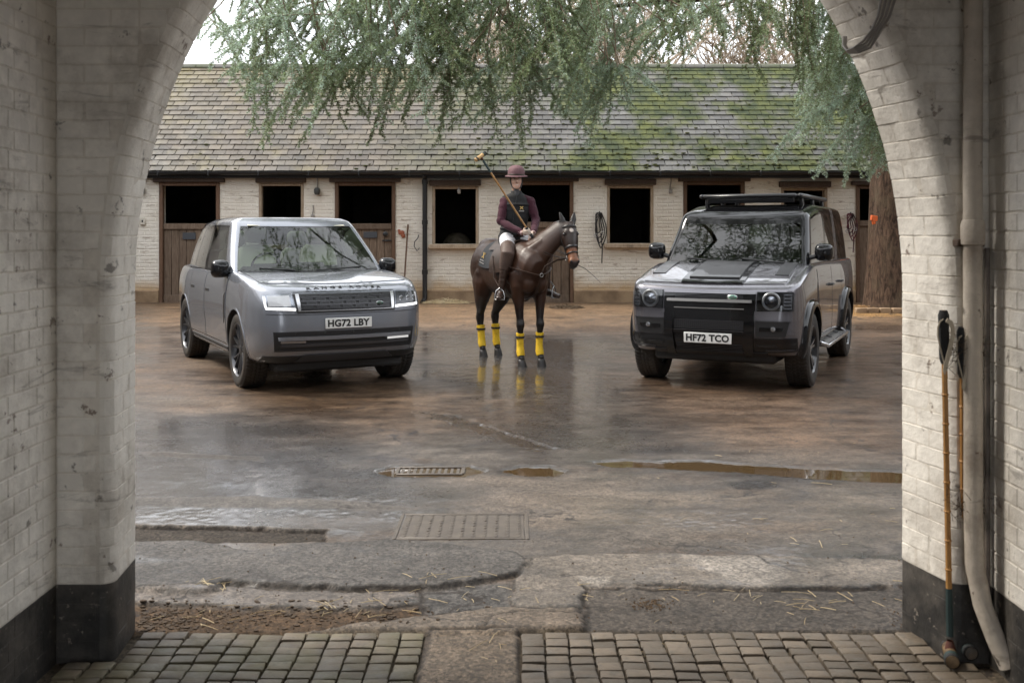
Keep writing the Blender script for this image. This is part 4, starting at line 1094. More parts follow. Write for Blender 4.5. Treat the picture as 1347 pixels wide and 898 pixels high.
limb([(TX, TY, 8.4), (5.5, 17.6, 9.0), (2.2, 16.0, 8.8), (-1.4, 14.6, 8.4)], .17, .03)
limb([(TX, TY, 8.6), (9.5, 17.2, 9.0), (10.5, 15.0, 8.6)], .15, .03)
limb([(TX, TY, 8.9), (6.6, 15.5, 9.3), (4.6, 12.6, 9.0), (2.8, 10.2, 8.4), (1.2, 8.6, 7.8)], .17, .03)
limb([(TX, TY, 8.0), (5.0, 16.0, 8.2), (1.6, 13.6, 8.0), (-1.4, 11.8, 7.6), (-3.2, 10.6, 7.2)], .17, .03)
limb([(TX, TY, 7.0), (7.4, 15.0, 7.4), (6.6, 11.8, 7.2), (5.6, 9.2, 6.8)], .15, .03)
LP = [(p, r_) for L, rr in limbs for p, r_ in zip(L, rr)]; LA = np.array([tuple(p) for p, _ in LP])
TW = []                                     # twig tubes (points, radius)
tc_, td_, ts_, tt_ = [], [], [], []          # tufts: centre, axis, size, tint
def tufts(pts, step, size, shade):
    P = np.array([tuple(p) for p in pts]); seg = np.linalg.norm(np.diff(P, axis=0), axis=1); L = seg.sum()
    if L < .02: return
    step = step * CO; size = size * (1 + .5 * (CO - 1))
    cum = np.r_[0, np.cumsum(seg)]; s = np.arange(.02, L, step) + rg.normal(0, step * .25, len(np.arange(.02, L, step)))
    for k in range(3): pass
    Q = np.stack([np.interp(s, cum, P[:, k]) for k in range(3)], 1); d = np.gradient(Q, axis=0) if len(Q) > 1 else np.tile(P[-1] - P[0], (len(Q), 1))
    d /= np.linalg.norm(d, axis=1)[:, None] + 1e-9
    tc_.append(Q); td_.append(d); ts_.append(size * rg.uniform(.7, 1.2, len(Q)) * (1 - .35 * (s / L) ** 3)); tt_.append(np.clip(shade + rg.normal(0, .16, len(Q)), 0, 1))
CO = 1.0
def secondary(P0, P1, sag=.25, shade=.5, tl=.42, step=.075, hang=.75, join=True):
    P0, P1 = Vector(P0), Vector(P1)
    if join:
        i = int(np.argmin(np.sum((LA - np.array(P0)) ** 2, axis=1))); Lp = LP[i][0]
        pts0 = []; off = Vector((prnd.gauss(0, .25), prnd.gauss(0, .25), .15))
        for t in np.linspace(0, 1, 8)[:-1]: pts0.append(Lp.lerp(P0, t) + off * (4 * t * (1 - t)))
        tufts(pts0[2:], .035, .045, shade)
    else: pts0 = []
    axis_ = P1 - P0; L = axis_.length; ctrl = P0 + axis_ * .5 + Vector((0, 0, sag * L)) + Vector((prnd.gauss(0, .12), prnd.gauss(0, .12), 0)) * L
    n = max(6, int(L / .12)); B = []
    for i in range(n + 1):
        t = i / n; B.append(P0 * (1 - t) ** 2 + ctrl * 2 * t * (1 - t) + P1 * t * t)
    TW.append((pts0 + B, [.013] * len(pts0) + [.013 * (1 - .75 * i / n) for i in range(n + 1)]))
    tufts(B[n // 4:], .023, .046, shade)
    s = .05; sg = 1
    while s < L:
        t = s / L; i = min(int(t * n), n - 1); p = B[i].lerp(B[i + 1], t * n - i); d = (B[i + 1] - B[i]).normalized()
        sd = d.cross(Vector((0, 0, 1))); sd = sd.normalized() if sd.length > .05 else Vector((prnd.gauss(0, 1), prnd.gauss(0, 1), 0)).normalized()
        l = tl * prnd.uniform(.45, 1.15) * (1.15 - .65 * t)
        dirn = (d * prnd.uniform(.2, .8) + sd * sg * prnd.uniform(.3, 1.0) + Vector((prnd.gauss(0, .15), prnd.gauss(0, .15), -hang * prnd.uniform(-.1, 1.3)))).normalized()
        T = [p]; dd_ = dirn.copy(); k = max(3, int(l / .08))
        for q in range(k):
            T.append(T[-1] + dd_ * (l / k)); dd_ = (dd_ + Vector((prnd.gauss(0, .1), prnd.gauss(0, .1), -.22 * hang))).normalized()
        TW.append((T, [.005 - .003 * q / k for q in range(k + 1)])); tufts(T, .023, .041, shade)
        if l > .3 and prnd.random() < .6:
            q = T[k // 2]; e = (dirn + sd * sg * prnd.uniform(-.9, .9) + Vector((0, 0, -.3))).normalized() * l * .45
            TW.append(([q, q + e * .5, q + e + Vector((0, 0, -.04))], [.003, .003, .002])); tufts([q, q + e * .5, q + e + Vector((0, 0, -.04))], .024, .038, shade)
        s += step * prnd.uniform(.7, 1.4); sg = -sg
LOW = [(276, 40), (300, 110), (330, 178), (350, 196), (400, 190), (430, 165), (460, 178), (490, 192), (520, 150), (550, 168), (575, 192), (600, 175), (630, 168), (655, 188), (690, 195), (712, 165), (735, 150), (750, 170), (770, 190), (800, 165), (830, 132), (870, 118), (900, 88), (940, 66), (980, 78), (1005, 105), (1030, 70), (1060, 80), (1090, 80)]
def ylow(px): return float(np.interp(px, [p[0] for p in LOW], [p[1] for p in LOW]))
# main curtain over the roof
for k in range(168):
    px = prnd.uniform(300, 1075)
    if px > 860 and prnd.random() < .25: continue
    D = prnd.uniform(14.4, 17.2); yl = ylow(px) * prnd.uniform(.45, .97); y0 = prnd.uniform(-95, -10) if prnd.random() < .6 else min(yl - 55, prnd.uniform(-20, 60))
    dx = prnd.uniform(-130, 100) if px < 880 else prnd.uniform(-20, 40); dy_ = prnd.uniform(-1.0, .5)
    secondary(at(px - dx, y0, D + .3), at(px, yl, D + dy_), prnd.uniform(.05, .25), prnd.uniform(.2, .9), .48 if px < 860 else .30, .09, prnd.uniform(.0, .55))
# explicit sprays that show in the photograph
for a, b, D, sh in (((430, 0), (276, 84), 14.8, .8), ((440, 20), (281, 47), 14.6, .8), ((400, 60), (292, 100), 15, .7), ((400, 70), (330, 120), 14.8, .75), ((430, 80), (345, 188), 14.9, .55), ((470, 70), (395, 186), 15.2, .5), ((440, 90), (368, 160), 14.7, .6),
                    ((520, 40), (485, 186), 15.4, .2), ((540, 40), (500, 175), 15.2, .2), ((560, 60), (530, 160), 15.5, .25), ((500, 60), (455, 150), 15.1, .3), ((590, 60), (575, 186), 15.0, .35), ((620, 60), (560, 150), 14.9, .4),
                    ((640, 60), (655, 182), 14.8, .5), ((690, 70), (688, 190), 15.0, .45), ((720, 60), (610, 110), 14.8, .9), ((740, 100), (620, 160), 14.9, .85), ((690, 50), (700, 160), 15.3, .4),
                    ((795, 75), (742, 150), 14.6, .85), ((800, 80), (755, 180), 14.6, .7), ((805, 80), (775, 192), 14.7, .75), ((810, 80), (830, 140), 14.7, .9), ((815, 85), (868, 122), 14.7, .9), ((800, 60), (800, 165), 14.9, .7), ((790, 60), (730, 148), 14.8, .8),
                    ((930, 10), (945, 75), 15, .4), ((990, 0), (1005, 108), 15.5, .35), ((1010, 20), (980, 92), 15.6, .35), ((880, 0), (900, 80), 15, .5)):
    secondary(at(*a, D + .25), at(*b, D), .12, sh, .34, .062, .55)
# lower branches round the trunk at right
for k in range(120):
    px = prnd.uniform(1045, 1240); D = prnd.uniform(16.3, 18.6); yl = prnd.uniform(95, 238) if px > 1075 else prnd.uniform(60, 200)
    secondary(at(px + prnd.uniform(10, 60), yl - prnd.uniform(70, 140), D + .5), at(px, yl, D), prnd.uniform(.1, .3), prnd.uniform(.35, .95), .42, .07, prnd.uniform(.2, .7))
for a, b in (((1110, 130), (1014, 211)), ((1130, 120), (1040, 180)), ((1120, 150), (1052, 150)), ((1150, 150), (1075, 232)), ((1165, 160), (1110, 240)), ((1185, 160), (1140, 238)), ((1100, 80), (1062, 120)), ((1190, 140), (1165, 225))):
    secondary(at(*a, 16.9), at(*b, 16.5), .18, .85, .36, .06, .4)
for k in range(14):                          # thin hanging whips at the right, sky between them
    px = prnd.uniform(1030, 1110); secondary(at(px + prnd.uniform(-6, 10), -40, 15.6), at(px, prnd.uniform(35, 120), 15.4), .02, .3, .16, .07, 1.0)
CO = 1.35
for k in range(250):
    q = Vector((prnd.uniform(.4, 6.2) if k > 90 else prnd.uniform(-2.0, .6), prnd.uniform(7.2, 12.6), prnd.uniform(6.0, 9.0))); e = Vector((prnd.uniform(-1, .8), prnd.uniform(-1, 1), prnd.uniform(-.5, .1))).normalized() * prnd.uniform(1.0, 1.9)
    if min(q.z, q.z + e.z) > EYE + .245 * q.y + 1.1: secondary(q, q + e, .15, prnd.uniform(.2, .8), .5, .12, .5, join=(k % 5 == 0))
# the part of the crown above the picture: seen only in reflections and from the side
for k in range(120):
    i = prnd.randrange(len(LP)); p = LP[i][0]
    if (p - Vector((TX, TY, p.z))).length < 1.5: continue
    e = Vector((prnd.uniform(-1, .6), prnd.uniform(-1, 1), prnd.uniform(-.25, .15))).normalized() * prnd.uniform(1.0, 2.0)
    if p.z + e.z < 5.3 or p.z + e.z < EYE + .245 * (p.y + e.y) + .7: continue
    secondary(p, p + e, .15, prnd.uniform(.3, .9), .42, .16, .5, join=False)
for k in range(170):                         # canopy over the parked cars, above the picture: the windscreens mirror it
    q = Vector((prnd.uniform(-2.6, 6.4), prnd.uniform(7.5, 13.8), prnd.uniform(6.3, 9.6)))
    e = Vector((prnd.uniform(-1, .6), prnd.uniform(-1, 1), prnd.uniform(-.5, .1))).normalized() * prnd.uniform(.9, 1.8)
    if min(q.z, q.z + e.z) < EYE + .245 * q.y + 1.1: continue
    secondary(q, q + e, .15, prnd.uniform(.2, .8), .45, .13, .5, join=(k % 4 == 0))
for L, rr in limbs: MB().tube(L, rr, 9).build('limb', M_BARK, cedar, ang=80)
# twigs: triangular tubes, joined
def tubes_np(T, n=3):
    V, F_ = [], []; o = 0
    for pts, rr in T:
        k = len(pts); P = np.array([tuple(p) for p in pts]); d = np.gradient(P, axis=0); d /= np.linalg.norm(d, axis=1)[:, None] + 1e-9
        u = np.cross(d, (.31, .77, .55)); u /= np.linalg.norm(u, axis=1)[:, None] + 1e-9; w = np.cross(d, u); r_ = np.array(rr)[:, None]
        for a in range(n): V.append(P + u * r_ * math.cos(2 * math.pi * a / n) + w * r_ * math.sin(2 * math.pi * a / n))
        for a in range(n):
            b = (a + 1) % n; i = np.arange(k - 1); F_.append(np.stack([o + a * k + i, o + b * k + i, o + b * k + i + 1, o + a * k + i + 1], 1))
        o += n * k
    return np.concatenate(V), np.concatenate(F_)
V, F_ = tubes_np(TW); o = link('twigs', np_mesh('twigs', V, F_, M_TWIG, True), cedar); tag(o, kind='stuff')
c_ = np.concatenate(tc_); d_ = np.concatenate(td_); s_ = np.concatenate(ts_); t_ = np.concatenate(tt_); N = len(c_); print('tufts', N); K = 7
rv = rg.normal(0, 1, (N, K, 3)); rv -= d_[:, None] * np.sum(rv * d_[:, None], -1, keepdims=True); rv /= np.linalg.norm(rv, axis=-1, keepdims=True)
rv = rv + d_[:, None] * rg.uniform(.0, .9, (N, K, 1)) + np.array((0, 0, .25)); rv /= np.linalg.norm(rv, axis=-1, keepdims=True)
wv = np.cross(rv, rg.normal(0, 1, (N, K, 3))); wv /= np.linalg.norm(wv, axis=-1, keepdims=True)
ln = (s_[:, None] * rg.uniform(.6, 1.15, (N, K)))[..., None]; ww = wv * .0068
b0 = c_[:, None] + rv * ln * .05
V = np.stack([b0 - ww * .7, b0 + ww * .7, b0 + rv * ln + ww * .5, b0 + rv * ln - ww * .5], 2).reshape(-1, 3); Fq = np.arange(N * K * 4).reshape(-1, 4)
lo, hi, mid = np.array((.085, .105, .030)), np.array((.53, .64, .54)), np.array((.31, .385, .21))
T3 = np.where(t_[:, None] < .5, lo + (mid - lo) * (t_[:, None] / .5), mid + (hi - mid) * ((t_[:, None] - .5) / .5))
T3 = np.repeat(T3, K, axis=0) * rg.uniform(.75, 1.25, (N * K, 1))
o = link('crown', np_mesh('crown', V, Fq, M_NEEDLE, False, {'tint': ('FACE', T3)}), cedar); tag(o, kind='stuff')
mb = MB()
P = at(1147.5, 287, TY - .73); mb.box((P.x + .06, P.y + .08, P.z), (.16, .05, .10), rot=(0, .1, .5), bev=.01); mb.box((P.x + .05, P.y + .07, P.z - .07), (.07, .045, .09), rot=(0, -.2, .5), bev=.01)
tag(mb.build('orange_tape', simple('orange_tape', (.75, .14, .03), .5)), 'scrap of bright orange tape tied round the cedar trunk', 'tape')

# ---------------------------------------------------------------- bare winter trees beyond the roof
M_BARE = simple('bare_twigs', (.40, .33, .25), .85, col2=(.29, .23, .17), ns=.6)
def bare_tree(x, y, h, seed, label):
    rr = random.Random(seed); T = []; root = empty('bare_tree', (x, y, .2)); tag(root, label, 'tree', 'bare winter trees behind the stable roof')
    trunk = MB()
    def grow(p, d, l, r_, lev):
        n = 4; pts = [p]
        for i in range(n):
            d = (d + Vector((rr.gauss(0, .13), rr.gauss(0, .13), rr.gauss(.03, .08)))).normalized(); pts.append(pts[-1] + d * (l / n))
        rad = [r_ * (1 - .45 * i / n) for i in range(n + 1)]
        if lev == 0: trunk.tube(pts, rad, 8)
        else: T.append((pts, rad))
        if lev >= 5: return
        k = (5, 5, 5, 4, 4)[lev]
        for i in range(k):
            t = rr.uniform(.35, 1) if i else 1.0; q = pts[min(int(t * n), n)]
            e = Vector((rr.gauss(0, 1), rr.gauss(0, 1), rr.gauss(.15, .5))).normalized()
            grow(q, (d * .75 + e * .75).normalized(), l * rr.uniform(.55, .78), r_ * .55, lev + 1)
    grow(Vector((0, 0, 0)), Vector((0, 0, 1)), h * .36, h * .016, 0)
    trunk.build('trunk', M_BARE, root); V, F_ = tubes_np(T); V = V
    o = link('crown', np_mesh('bare_crown', V, F_, M_BARE, True), root); tag(o, kind='stuff')
for i, (px, D, h, lb) in enumerate(((700, 34, 15, 'bare tree rising behind the roof above the rider'), (800, 31, 13, 'bare tree behind the roof between rider and dark car'), (925, 32, 14, 'pale bare tree behind the roof above the dark car'), (590, 38, 14, 'bare tree behind the roof left of the mallet head'), (1000, 36, 11, 'bare tree behind the roof farthest right'), (860, 40, 15, 'distant bare tree behind the mossiest part of the roof'))):
    bare_tree((px - CX) * D / F_PX, D, h, 100 + i, lb)
# ---------------------------------------------------------------- the two cars: lofted body shells
def paint(name, col, metal=.55, rough=.32, flake=.06):
    m = NT(name); c = m.mix(m.noise(900, 1), tuple(x * (1 - flake) for x in col), tuple(x * (1 + flake) for x in col))
    x, y, z = m.xyz(); dirt = m.math('MULTIPLY', m.ramp(m.math('ADD', z, m.math('MULTIPLY', m.noise(7, 5), .35)), .42, .85, (1, 1, 1), (0, 0, 0)), .45)
    c = m.mix(dirt, c, (.13, .095, .065))
    m.set(col=c, metal=metal, rough=rough, coat=1.0, coatr=.025); return m.mat
def glass(name, tint, refl=1.0):
    m = NT(name); t = m.n('ShaderNodeBsdfTransparent'); t.inputs[0].default_value = (*tint, 1)
    g = m.n('ShaderNodeBsdfGlossy'); g.inputs['Roughness'].default_value = .015; g.inputs[0].default_value = (1, 1, 1, 1)
    f = m.n('ShaderNodeFresnel'); f.inputs[0].default_value = 1.5; x = m.n('ShaderNodeMixShader')
    m.l(m.math('MULTIPLY', f.outputs[0], refl, True), x.inputs[0]); m.l(t.outputs[0], x.inputs[1]); m.l(g.outputs[0], x.inputs[2]); m.l(x.outputs[0], m.out.inputs[0])
    return m.mat
M_GLASS = glass('windscreen_glass', (.74, .84, .72), 1.25); M_PRIV = glass('dark_side_glass', (.22, .25, .24), 1.3)
M_LENS = glass('lamp_lens', (.85, .87, .9), 1.2)
M_SEAM = simple('shut_line', (.006, .006, .007), .6)
M_CREAM = simple('cream_seat_leather', (.52, .51, .41), .55); M_DASH = simple('dark_dashboard', (.02, .02, .021), .6)
M_RIM = simple('dark_grey_rim', (.09, .09, .095), .3, .8); M_RIMBLACK = simple('black_rim', (.02, .02, .022), .22, .3, coat=.6)
def lamp_mat(name, s, c=(1, .98, .95)):
    m = NT(name); m.set(col=(.8, .8, .8), emit=c, emits=s, rough=.3); return m.mat
M_DRL = lamp_mat('lit_daytime_lamp', .75); M_DRLDIM = lamp_mat('faint_daytime_lamp', .12)
M_HOUSING = simple('lamp_housing', (.06, .06, .065), .25, .4); M_LAMPSILVER = simple('lamp_reflector', (.38, .39, .41), .2, .9)
M_BADGE = simple('green_badge', (.02, .10, .06), .3, coat=.8)
M_MESHGR = simple('grille_mesh_black', (.012, .012, .013), .5)

class Shell:
    """closed shell of stacked plan outlines; z = lerp(zb(x), zt(x), v)"""
    def __init__(s, zb, zt, prof, side=None):
        s.zb, s.zt, s.prof, s.sidef = zb, zt, prof, side or (lambda x, v: 0.0)
    def par(s, v):
        v = float(v); return {k: pchip(a, b, v) for k, (a, b) in s.prof.items()}
    def half(s, v, nf, nc, fr):
        p = s.par(v); w, rc = p['w'], p['rc']; P = []
        for t in np.linspace(0, 1, nf): y = t * (w - rc); P.append((p['xf'] - p['bow'] * (y / w) ** 2, y))
        xc = P[-1][0]
        for a in np.linspace(0, math.pi / 2, nc)[1:]: P.append((xc - p['rl'] * (1 - math.cos(a)), w - rc + rc * math.sin(a)))
        x0 = P[-1][0]; rr = p.get('rcr', .1); rl = p.get('rlr', .15)
        x1 = p['xr'] + rl
        for t in fr[1:-1]: P.append((x0 + (x1 - x0) * t, w))
        P.append((x1, w))
        for a in np.linspace(math.pi / 2, 0, nc)[1:]: P.append((x1 - rl * (1 - math.sin(a)) if False else x1 - rl * math.cos(a) , w - rr + rr * math.sin(a)))
        for t in np.linspace(1, 0, nf)[1:]: P.append((p['xr'], t * (w - rr)))
        return [(x, y + (s.sidef(x, v) * min(1, (y / w)) ** 6)) for x, y in P]
    def pt(s, x, y, v):
        return Vector((x, y, s.zb(x) + v * (s.zt(x) - s.zb(x))))
    def rows(s, vs, nf, nc, fr): return [[s.pt(x, y, v) for x, y in s.half(v, nf, nc, fr)] for v in vs]
    def frontx(s, y, z):
        ya = abs(y); x = s.prof['xf'][1][0]
        for _ in range(12):
            v = min(1, max(0, (z - s.zb(x)) / (s.zt(x) - s.zb(x)))); p = s.par(v); w, rc = p['w'], p['rc']
            y0 = w - rc; xn = p['xf'] - p['bow'] * (min(ya, y0) / w) ** 2
            if ya > y0: a = math.asin(min(.995, (ya - y0) / rc)); xn -= p['rl'] * (1 - math.cos(a))
            if abs(xn - x) < 1e-5: break
            x = xn
        return xn
    def fp(s, y, z, off=0.0):
        e = .004; x = s.frontx(y, z); dy = (s.frontx(y + e, z) - s.frontx(y - e, z)) / (2 * e); dz = (s.frontx(y, z + e) - s.frontx(y, z - e)) / (2 * e)
        n = Vector((1, -dy, -dz)).normalized(); return Vector((x, y, z)) + n * off
    def sidey(s, x, z):
        v = min(1, max(0, (z - s.zb(x)) / (s.zt(x) - s.zb(x)))); p = s.par(v)
        w, rc, rl = p['w'], p['rc'], p['rl']; x0 = p['xf'] - p['bow'] * ((w - rc) / w) ** 2 - rl
        y = w
        if x > x0: c = min(1, (x - x0) / rl); y = w - rc + rc * math.sqrt(max(0, 1 - c * c))
        return y + s.sidef(x, v)
    def sp(s, x, z, sg, off=0.0):
        e = .01; y = s.sidey(x, z); dz = (s.sidey(x, z + e) - s.sidey(x, z - e)) / (2 * e); dx = (s.sidey(x + e, z) - s.sidey(x - e, z)) / (2 * e)
        n = Vector((-dx, 1, -dz)).normalized(); p = Vector((x, y, z)) + n * off; p.y *= sg; return p
def coons(F_, B_, L_, R_):
    """F_: front edge left->right columns, B_: rear edge, L_/R_: side edges front->rear (including corners)"""
    n, m = len(L_), len(F_); G_ = []
    for i in range(n):
        t = i / (n - 1); row = []
        for j in range(m):
            u = j / (m - 1)
            p = F_[j] * (1 - t) + B_[j] * t + L_[i] * (1 - u) + R_[i] * u - (F_[0] * (1 - u) * (1 - t) + F_[-1] * u * (1 - t) + B_[0] * (1 - u) * t + B_[-1] * u * t)
            row.append(p)
        G_.append(row)
    return G_
def mir(p): return Vector((p.x, -p.y, p.z))
def split_half(row, nf, nc):
    h = (nc - 1) // 2; a = nf + h                       # index of the diagonal corner point + 1
    F_ = row[:a]; S_ = row[a - 1:len(row) - a + 1]; B_ = row[len(row) - a:]
    return F_, S_, B_[::-1]
def cap_grid(row, nf, nc, crown):
    F_, S_, B_ = split_half(row, nf, nc)
    full = lambda E: [mir(p) for p in E[:0:-1]] + list(E)      # right (-y) to left (+y)
    G_ = coons(full(F_), full(B_), [mir(p) for p in S_], list(S_)); n, m = len(G_), len(G_[0])
    for i in range(n):
        for j in range(m):
            u, t = j / (m - 1), i / (n - 1); p = G_[i][j]; k = (1 - (2 * u - 1) ** 4) * (1 - (2 * t - 1) ** 8)
            p.z += crown(p.x, p.y) * k
    return G_
def shell_mesh(sh, vs, nf, nc, fr, crown, mats, dark_x):
    mb = MB(); R_ = sh.rows(vs, nf, nc, fr); n = len(R_[0])
    rings = [[*r_, *[mir(p) for p in r_[-2:0:-1]]] for r_ in R_]
    mb.rings(rings, True, False)
    top = cap_grid(R_[-1], nf, nc, crown); k0 = len(mb.f); mb.grid(top)
    for q in range(k0, len(mb.f)):
        if sum(mb.v[i][0] for i in mb.f[q]) / 4 < dark_x: mb.m[q] = 1
    mb.grid(cap_grid(R_[0], nf, nc, lambda x, y: 0), mi=1, flip=True)
    return mb, top, R_
def boolean(ob, cutter):
    md = ob.modifiers.new('arch', 'BOOLEAN'); md.operation = 'DIFFERENCE'; md.object = cutter; md.solver = 'EXACT'
    try: md.material_mode = 'TRANSFER'
    except Exception: pass
    bpy.context.view_layer.update()
    me = bpy.data.meshes.new_from_object(ob.evaluated_get(bpy.context.evaluated_depsgraph_get()))
    ob.modifiers.clear(); ob.data = me; bpy.data.objects.remove(cutter)
    me.polygons.foreach_set('use_smooth', [True] * len(me.polygons)); me.set_sharp_from_angle(angle=R(32))
def weld(mb, name, mats, parent, ang=32):
    me = mb.mesh(name, mats, 0, fix=False); bm = bmesh.new(); bm.from_mesh(me); bmesh.ops.remove_doubles(bm, verts=bm.verts, dist=.0004)
    bmesh.ops.dissolve_degenerate(bm, dist=.0001, edges=bm.edges); bmesh.ops.recalc_face_normals(bm, faces=bm.faces); bm.to_mesh(me); bm.free()
    me.polygons.foreach_set('use_smooth', [True] * len(me.polygons)); me.set_sharp_from_angle(angle=R(ang)); return link(name, me, parent)
def patch(fn, quad, off, depth, nu=8, nv=6, mb=None, mi=0, bev=.004):
    """a raised (or sunk) panel: quad of four (a, b) corners mapped by fn(a, b, off); skirt down to off - depth"""
    mb = mb or MB(); q = [Vector(p) for p in quad]; P = []
    bil = lambda u, v: (q[0] * (1 - u) + q[1] * u) * (1 - v) + (q[3] * (1 - u) + q[2] * u) * v
    for j in range(nv + 1):
        P.append([fn(*bil(i / nu, j / nv), off) for i in range(nu + 1)])
    inner = [[p.copy() for p in r_] for r_ in P]
    mb.grid(P, mi)
    border = [(i, 0) for i in range(nu)] + [(nu, j) for j in range(nv)] + [(i, nv) for i in range(nu, 0, -1)] + [(0, j) for j in range(nv, 0, -1)]
    top = [P[j][i] for i, j in border]; low = []
    for i, j in border: low.append(fn(*bil(i / nu, j / nv), off - depth))
    mb.rings([top, low], True, False, mi); return mb
def panel(name, fn, quad, off, depth, mat, parent, nu=8, nv=6, ang=35):
    return weld(patch(fn, quad, off, depth, nu, nv), name, mat, parent, ang)
def strip(fn, pts, w, off, mb=None, mi=0, depth=.004):
    """thin line following a surface: pts are (a, b) pairs"""
    mb = mb or MB(); P = [fn(*p, off) for p in pts]; rings = []
    for i, p in enumerate(P):
        d = (P[min(i + 1, len(P) - 1)] - P[max(i - 1, 0)]).normalized(); a, b = pts[i]
        n = (fn(a, b, off + .01) - fn(a, b, off)).normalized(); s_ = d.cross(n).normalized() * (w / 2)
        rings.append([p - s_ - n * depth, p - s_, p + s_, p + s_ - n * depth])
    return mb.rings(rings, True, True, mi)
def lin(pts, n=8):
    out = []
    for i in range(len(pts) - 1):
        for t in np.linspace(0, 1, n, endpoint=False): out.append((pts[i][0] * (1 - t) + pts[i + 1][0] * t, pts[i][1] * (1 - t) + pts[i + 1][1] * t))
    return out + [pts[-1]]
def wheel(parent, x, y, sg, r, wid, rim_r, style, rim_mat, steer=0.0):
    """y = outer face of the tyre"""
    t = empty('wheel', (x, sg * (y - wid / 2), r), 0, parent); h = wid / 2
    if steer: t.rotation_euler = (0, 0, steer)
    tm = MB(); n = 60
    tm.lathe([(rim_r - .004, -h * .88), (rim_r + .012, -h * .94), (r - .05, -h), (r - .018, -h * .93), (r - .004, -h * .74), (r, -h * .5), (r, h * .5), (r - .004, h * .74), (r - .018, h * .93), (r - .05, h), (rim_r + .012, h * .94), (rim_r - .004, h * .88)], n, (0, 0, 0), (0, 1, 0))
    for k in range(n):
        for s_, a0 in ((-1, 0), (1, .5)):
            a = 2 * math.pi * (k + a0) / n
            tm.box(((r - .002) * math.cos(a), s_ * h * .62, (r - .002) * math.sin(a)), (.009, h * .55, .034), rot=Matrix.Rotation(-a, 3, 'Y') @ Matrix.Rotation(s_ * .35, 3, 'X'), bev=.003)
            tm.box(((r - .0015) * math.cos(a), s_ * h * .15, (r - .0015) * math.sin(a)), (.008, h * .24, .038), rot=Matrix.Rotation(-a, 3, 'Y') @ Matrix.Rotation(-s_ * .4, 3, 'X'), bev=.003)
    tm.build('tyre', M_RUBBER, t, 50)
    rm = MB(); o = sg
    rm.lathe([(rim_r, -h * .8), (rim_r, h * .55)] if sg > 0 else [(rim_r, -h * .55), (rim_r, h * .8)], 48, (0, 0, 0), (0, 1, 0))
    rm.lathe([(rim_r - .022, o * h * .45), (rim_r - .016, o * h * .80), (rim_r - .004, o * h * .93), (rim_r + .004, o * h * .90), (rim_r + .002, o * h * .6)], 48, (0, 0, 0), (0, 1, 0))
    hub = o * h * .62
    rm.lathe([(.0, hub + o * .012), (.035, hub + o * .012), (.045, hub + o * .004), (.085, hub - o * .004), (.09, hub - o * .05)], 24, (0, 0, 0), (0, 1, 0))
    def spoke(a, w0, w1, tw=0.0):
        ring_ = []
        for s_, rr_ in ((0, .06), (.35, .06 + (rim_r - .075) * .35), (.75, .06 + (rim_r - .075) * .75), (1, rim_r - .012)):
            w_ = w0 + (w1 - w0) * s_; aa = a + tw * s_; yy = hub + o * (.004 + .022 * s_)
            c_, sn = math.cos(aa), math.sin(aa); T_ = Vector((-sn, 0, c_)); C_ = Vector((rr_ * c_, yy, rr_ * sn))
            ring_.append([C_ - T_ * w_ + Vector((0, -o * .03, 0)), C_ - T_ * w_ * .6, C_ + T_ * w_ * .6, C_ + T_ * w_ + Vector((0, -o * .03, 0))])
        rm.rings(ring_, True, True)
    if style == 'split':
        for k in range(7):
            a = 2 * math.pi * k / 7 + .2; spoke(a - .07, .014, .012, -.13); spoke(a + .07, .014, .012, .13)
    else:
        for k in range(5):
            a = 2 * math.pi * k / 5 + .35; spoke(a - .10, .022, .024, -.06); spoke(a + .10, .022, .024, .06)
    rm.build('rim', rim_mat, t, 35)
    dm = MB(); dm.lathe([(.0, o * h * .1), (.17, o * h * .1), (.17, o * h * .2), (.06, o * h * .22), (0, o * h * .22)], 28, (0, 0, 0), (0, 1, 0)); dm.build('brake_disc', M_STEEL, t)
    MB().lathe([(rim_r - .01, -o * h * .5), (0, -o * h * .52)], 24, (0, 0, 0), (0, 1, 0)).build('wheel_back', M_DASH, t)
    return t
def plate(parent, text, c, n, w=.52, h=.111):
    """registration plate on the front, centre c, facing +x"""
    p = empty('number_plate', c, 0, parent)
    MB().box((0, 0, 0), (.012, w, h), bev=.004).build('plate_board', M_WHITE, p)
    me = text_mesh(text, .098, M_INK, .0012, .0035, spacing=1.04); xs_ = [v.co.x for v in me.vertices]; ys_ = [v.co.y for v in me.vertices]
    sx = (w * .90) / (max(xs_) - min(xs_)); sy = .079 / (max(ys_) - min(ys_)); cx_, cy_ = (max(xs_) + min(xs_)) / 2, (max(ys_) + min(ys_)) / 2
    for v in me.vertices: v.co = Vector((.0072 + v.co.z, (v.co.x - cx_) * sx, (v.co.y - cy_) * sy))
    link('plate_lettering', me, p); return p
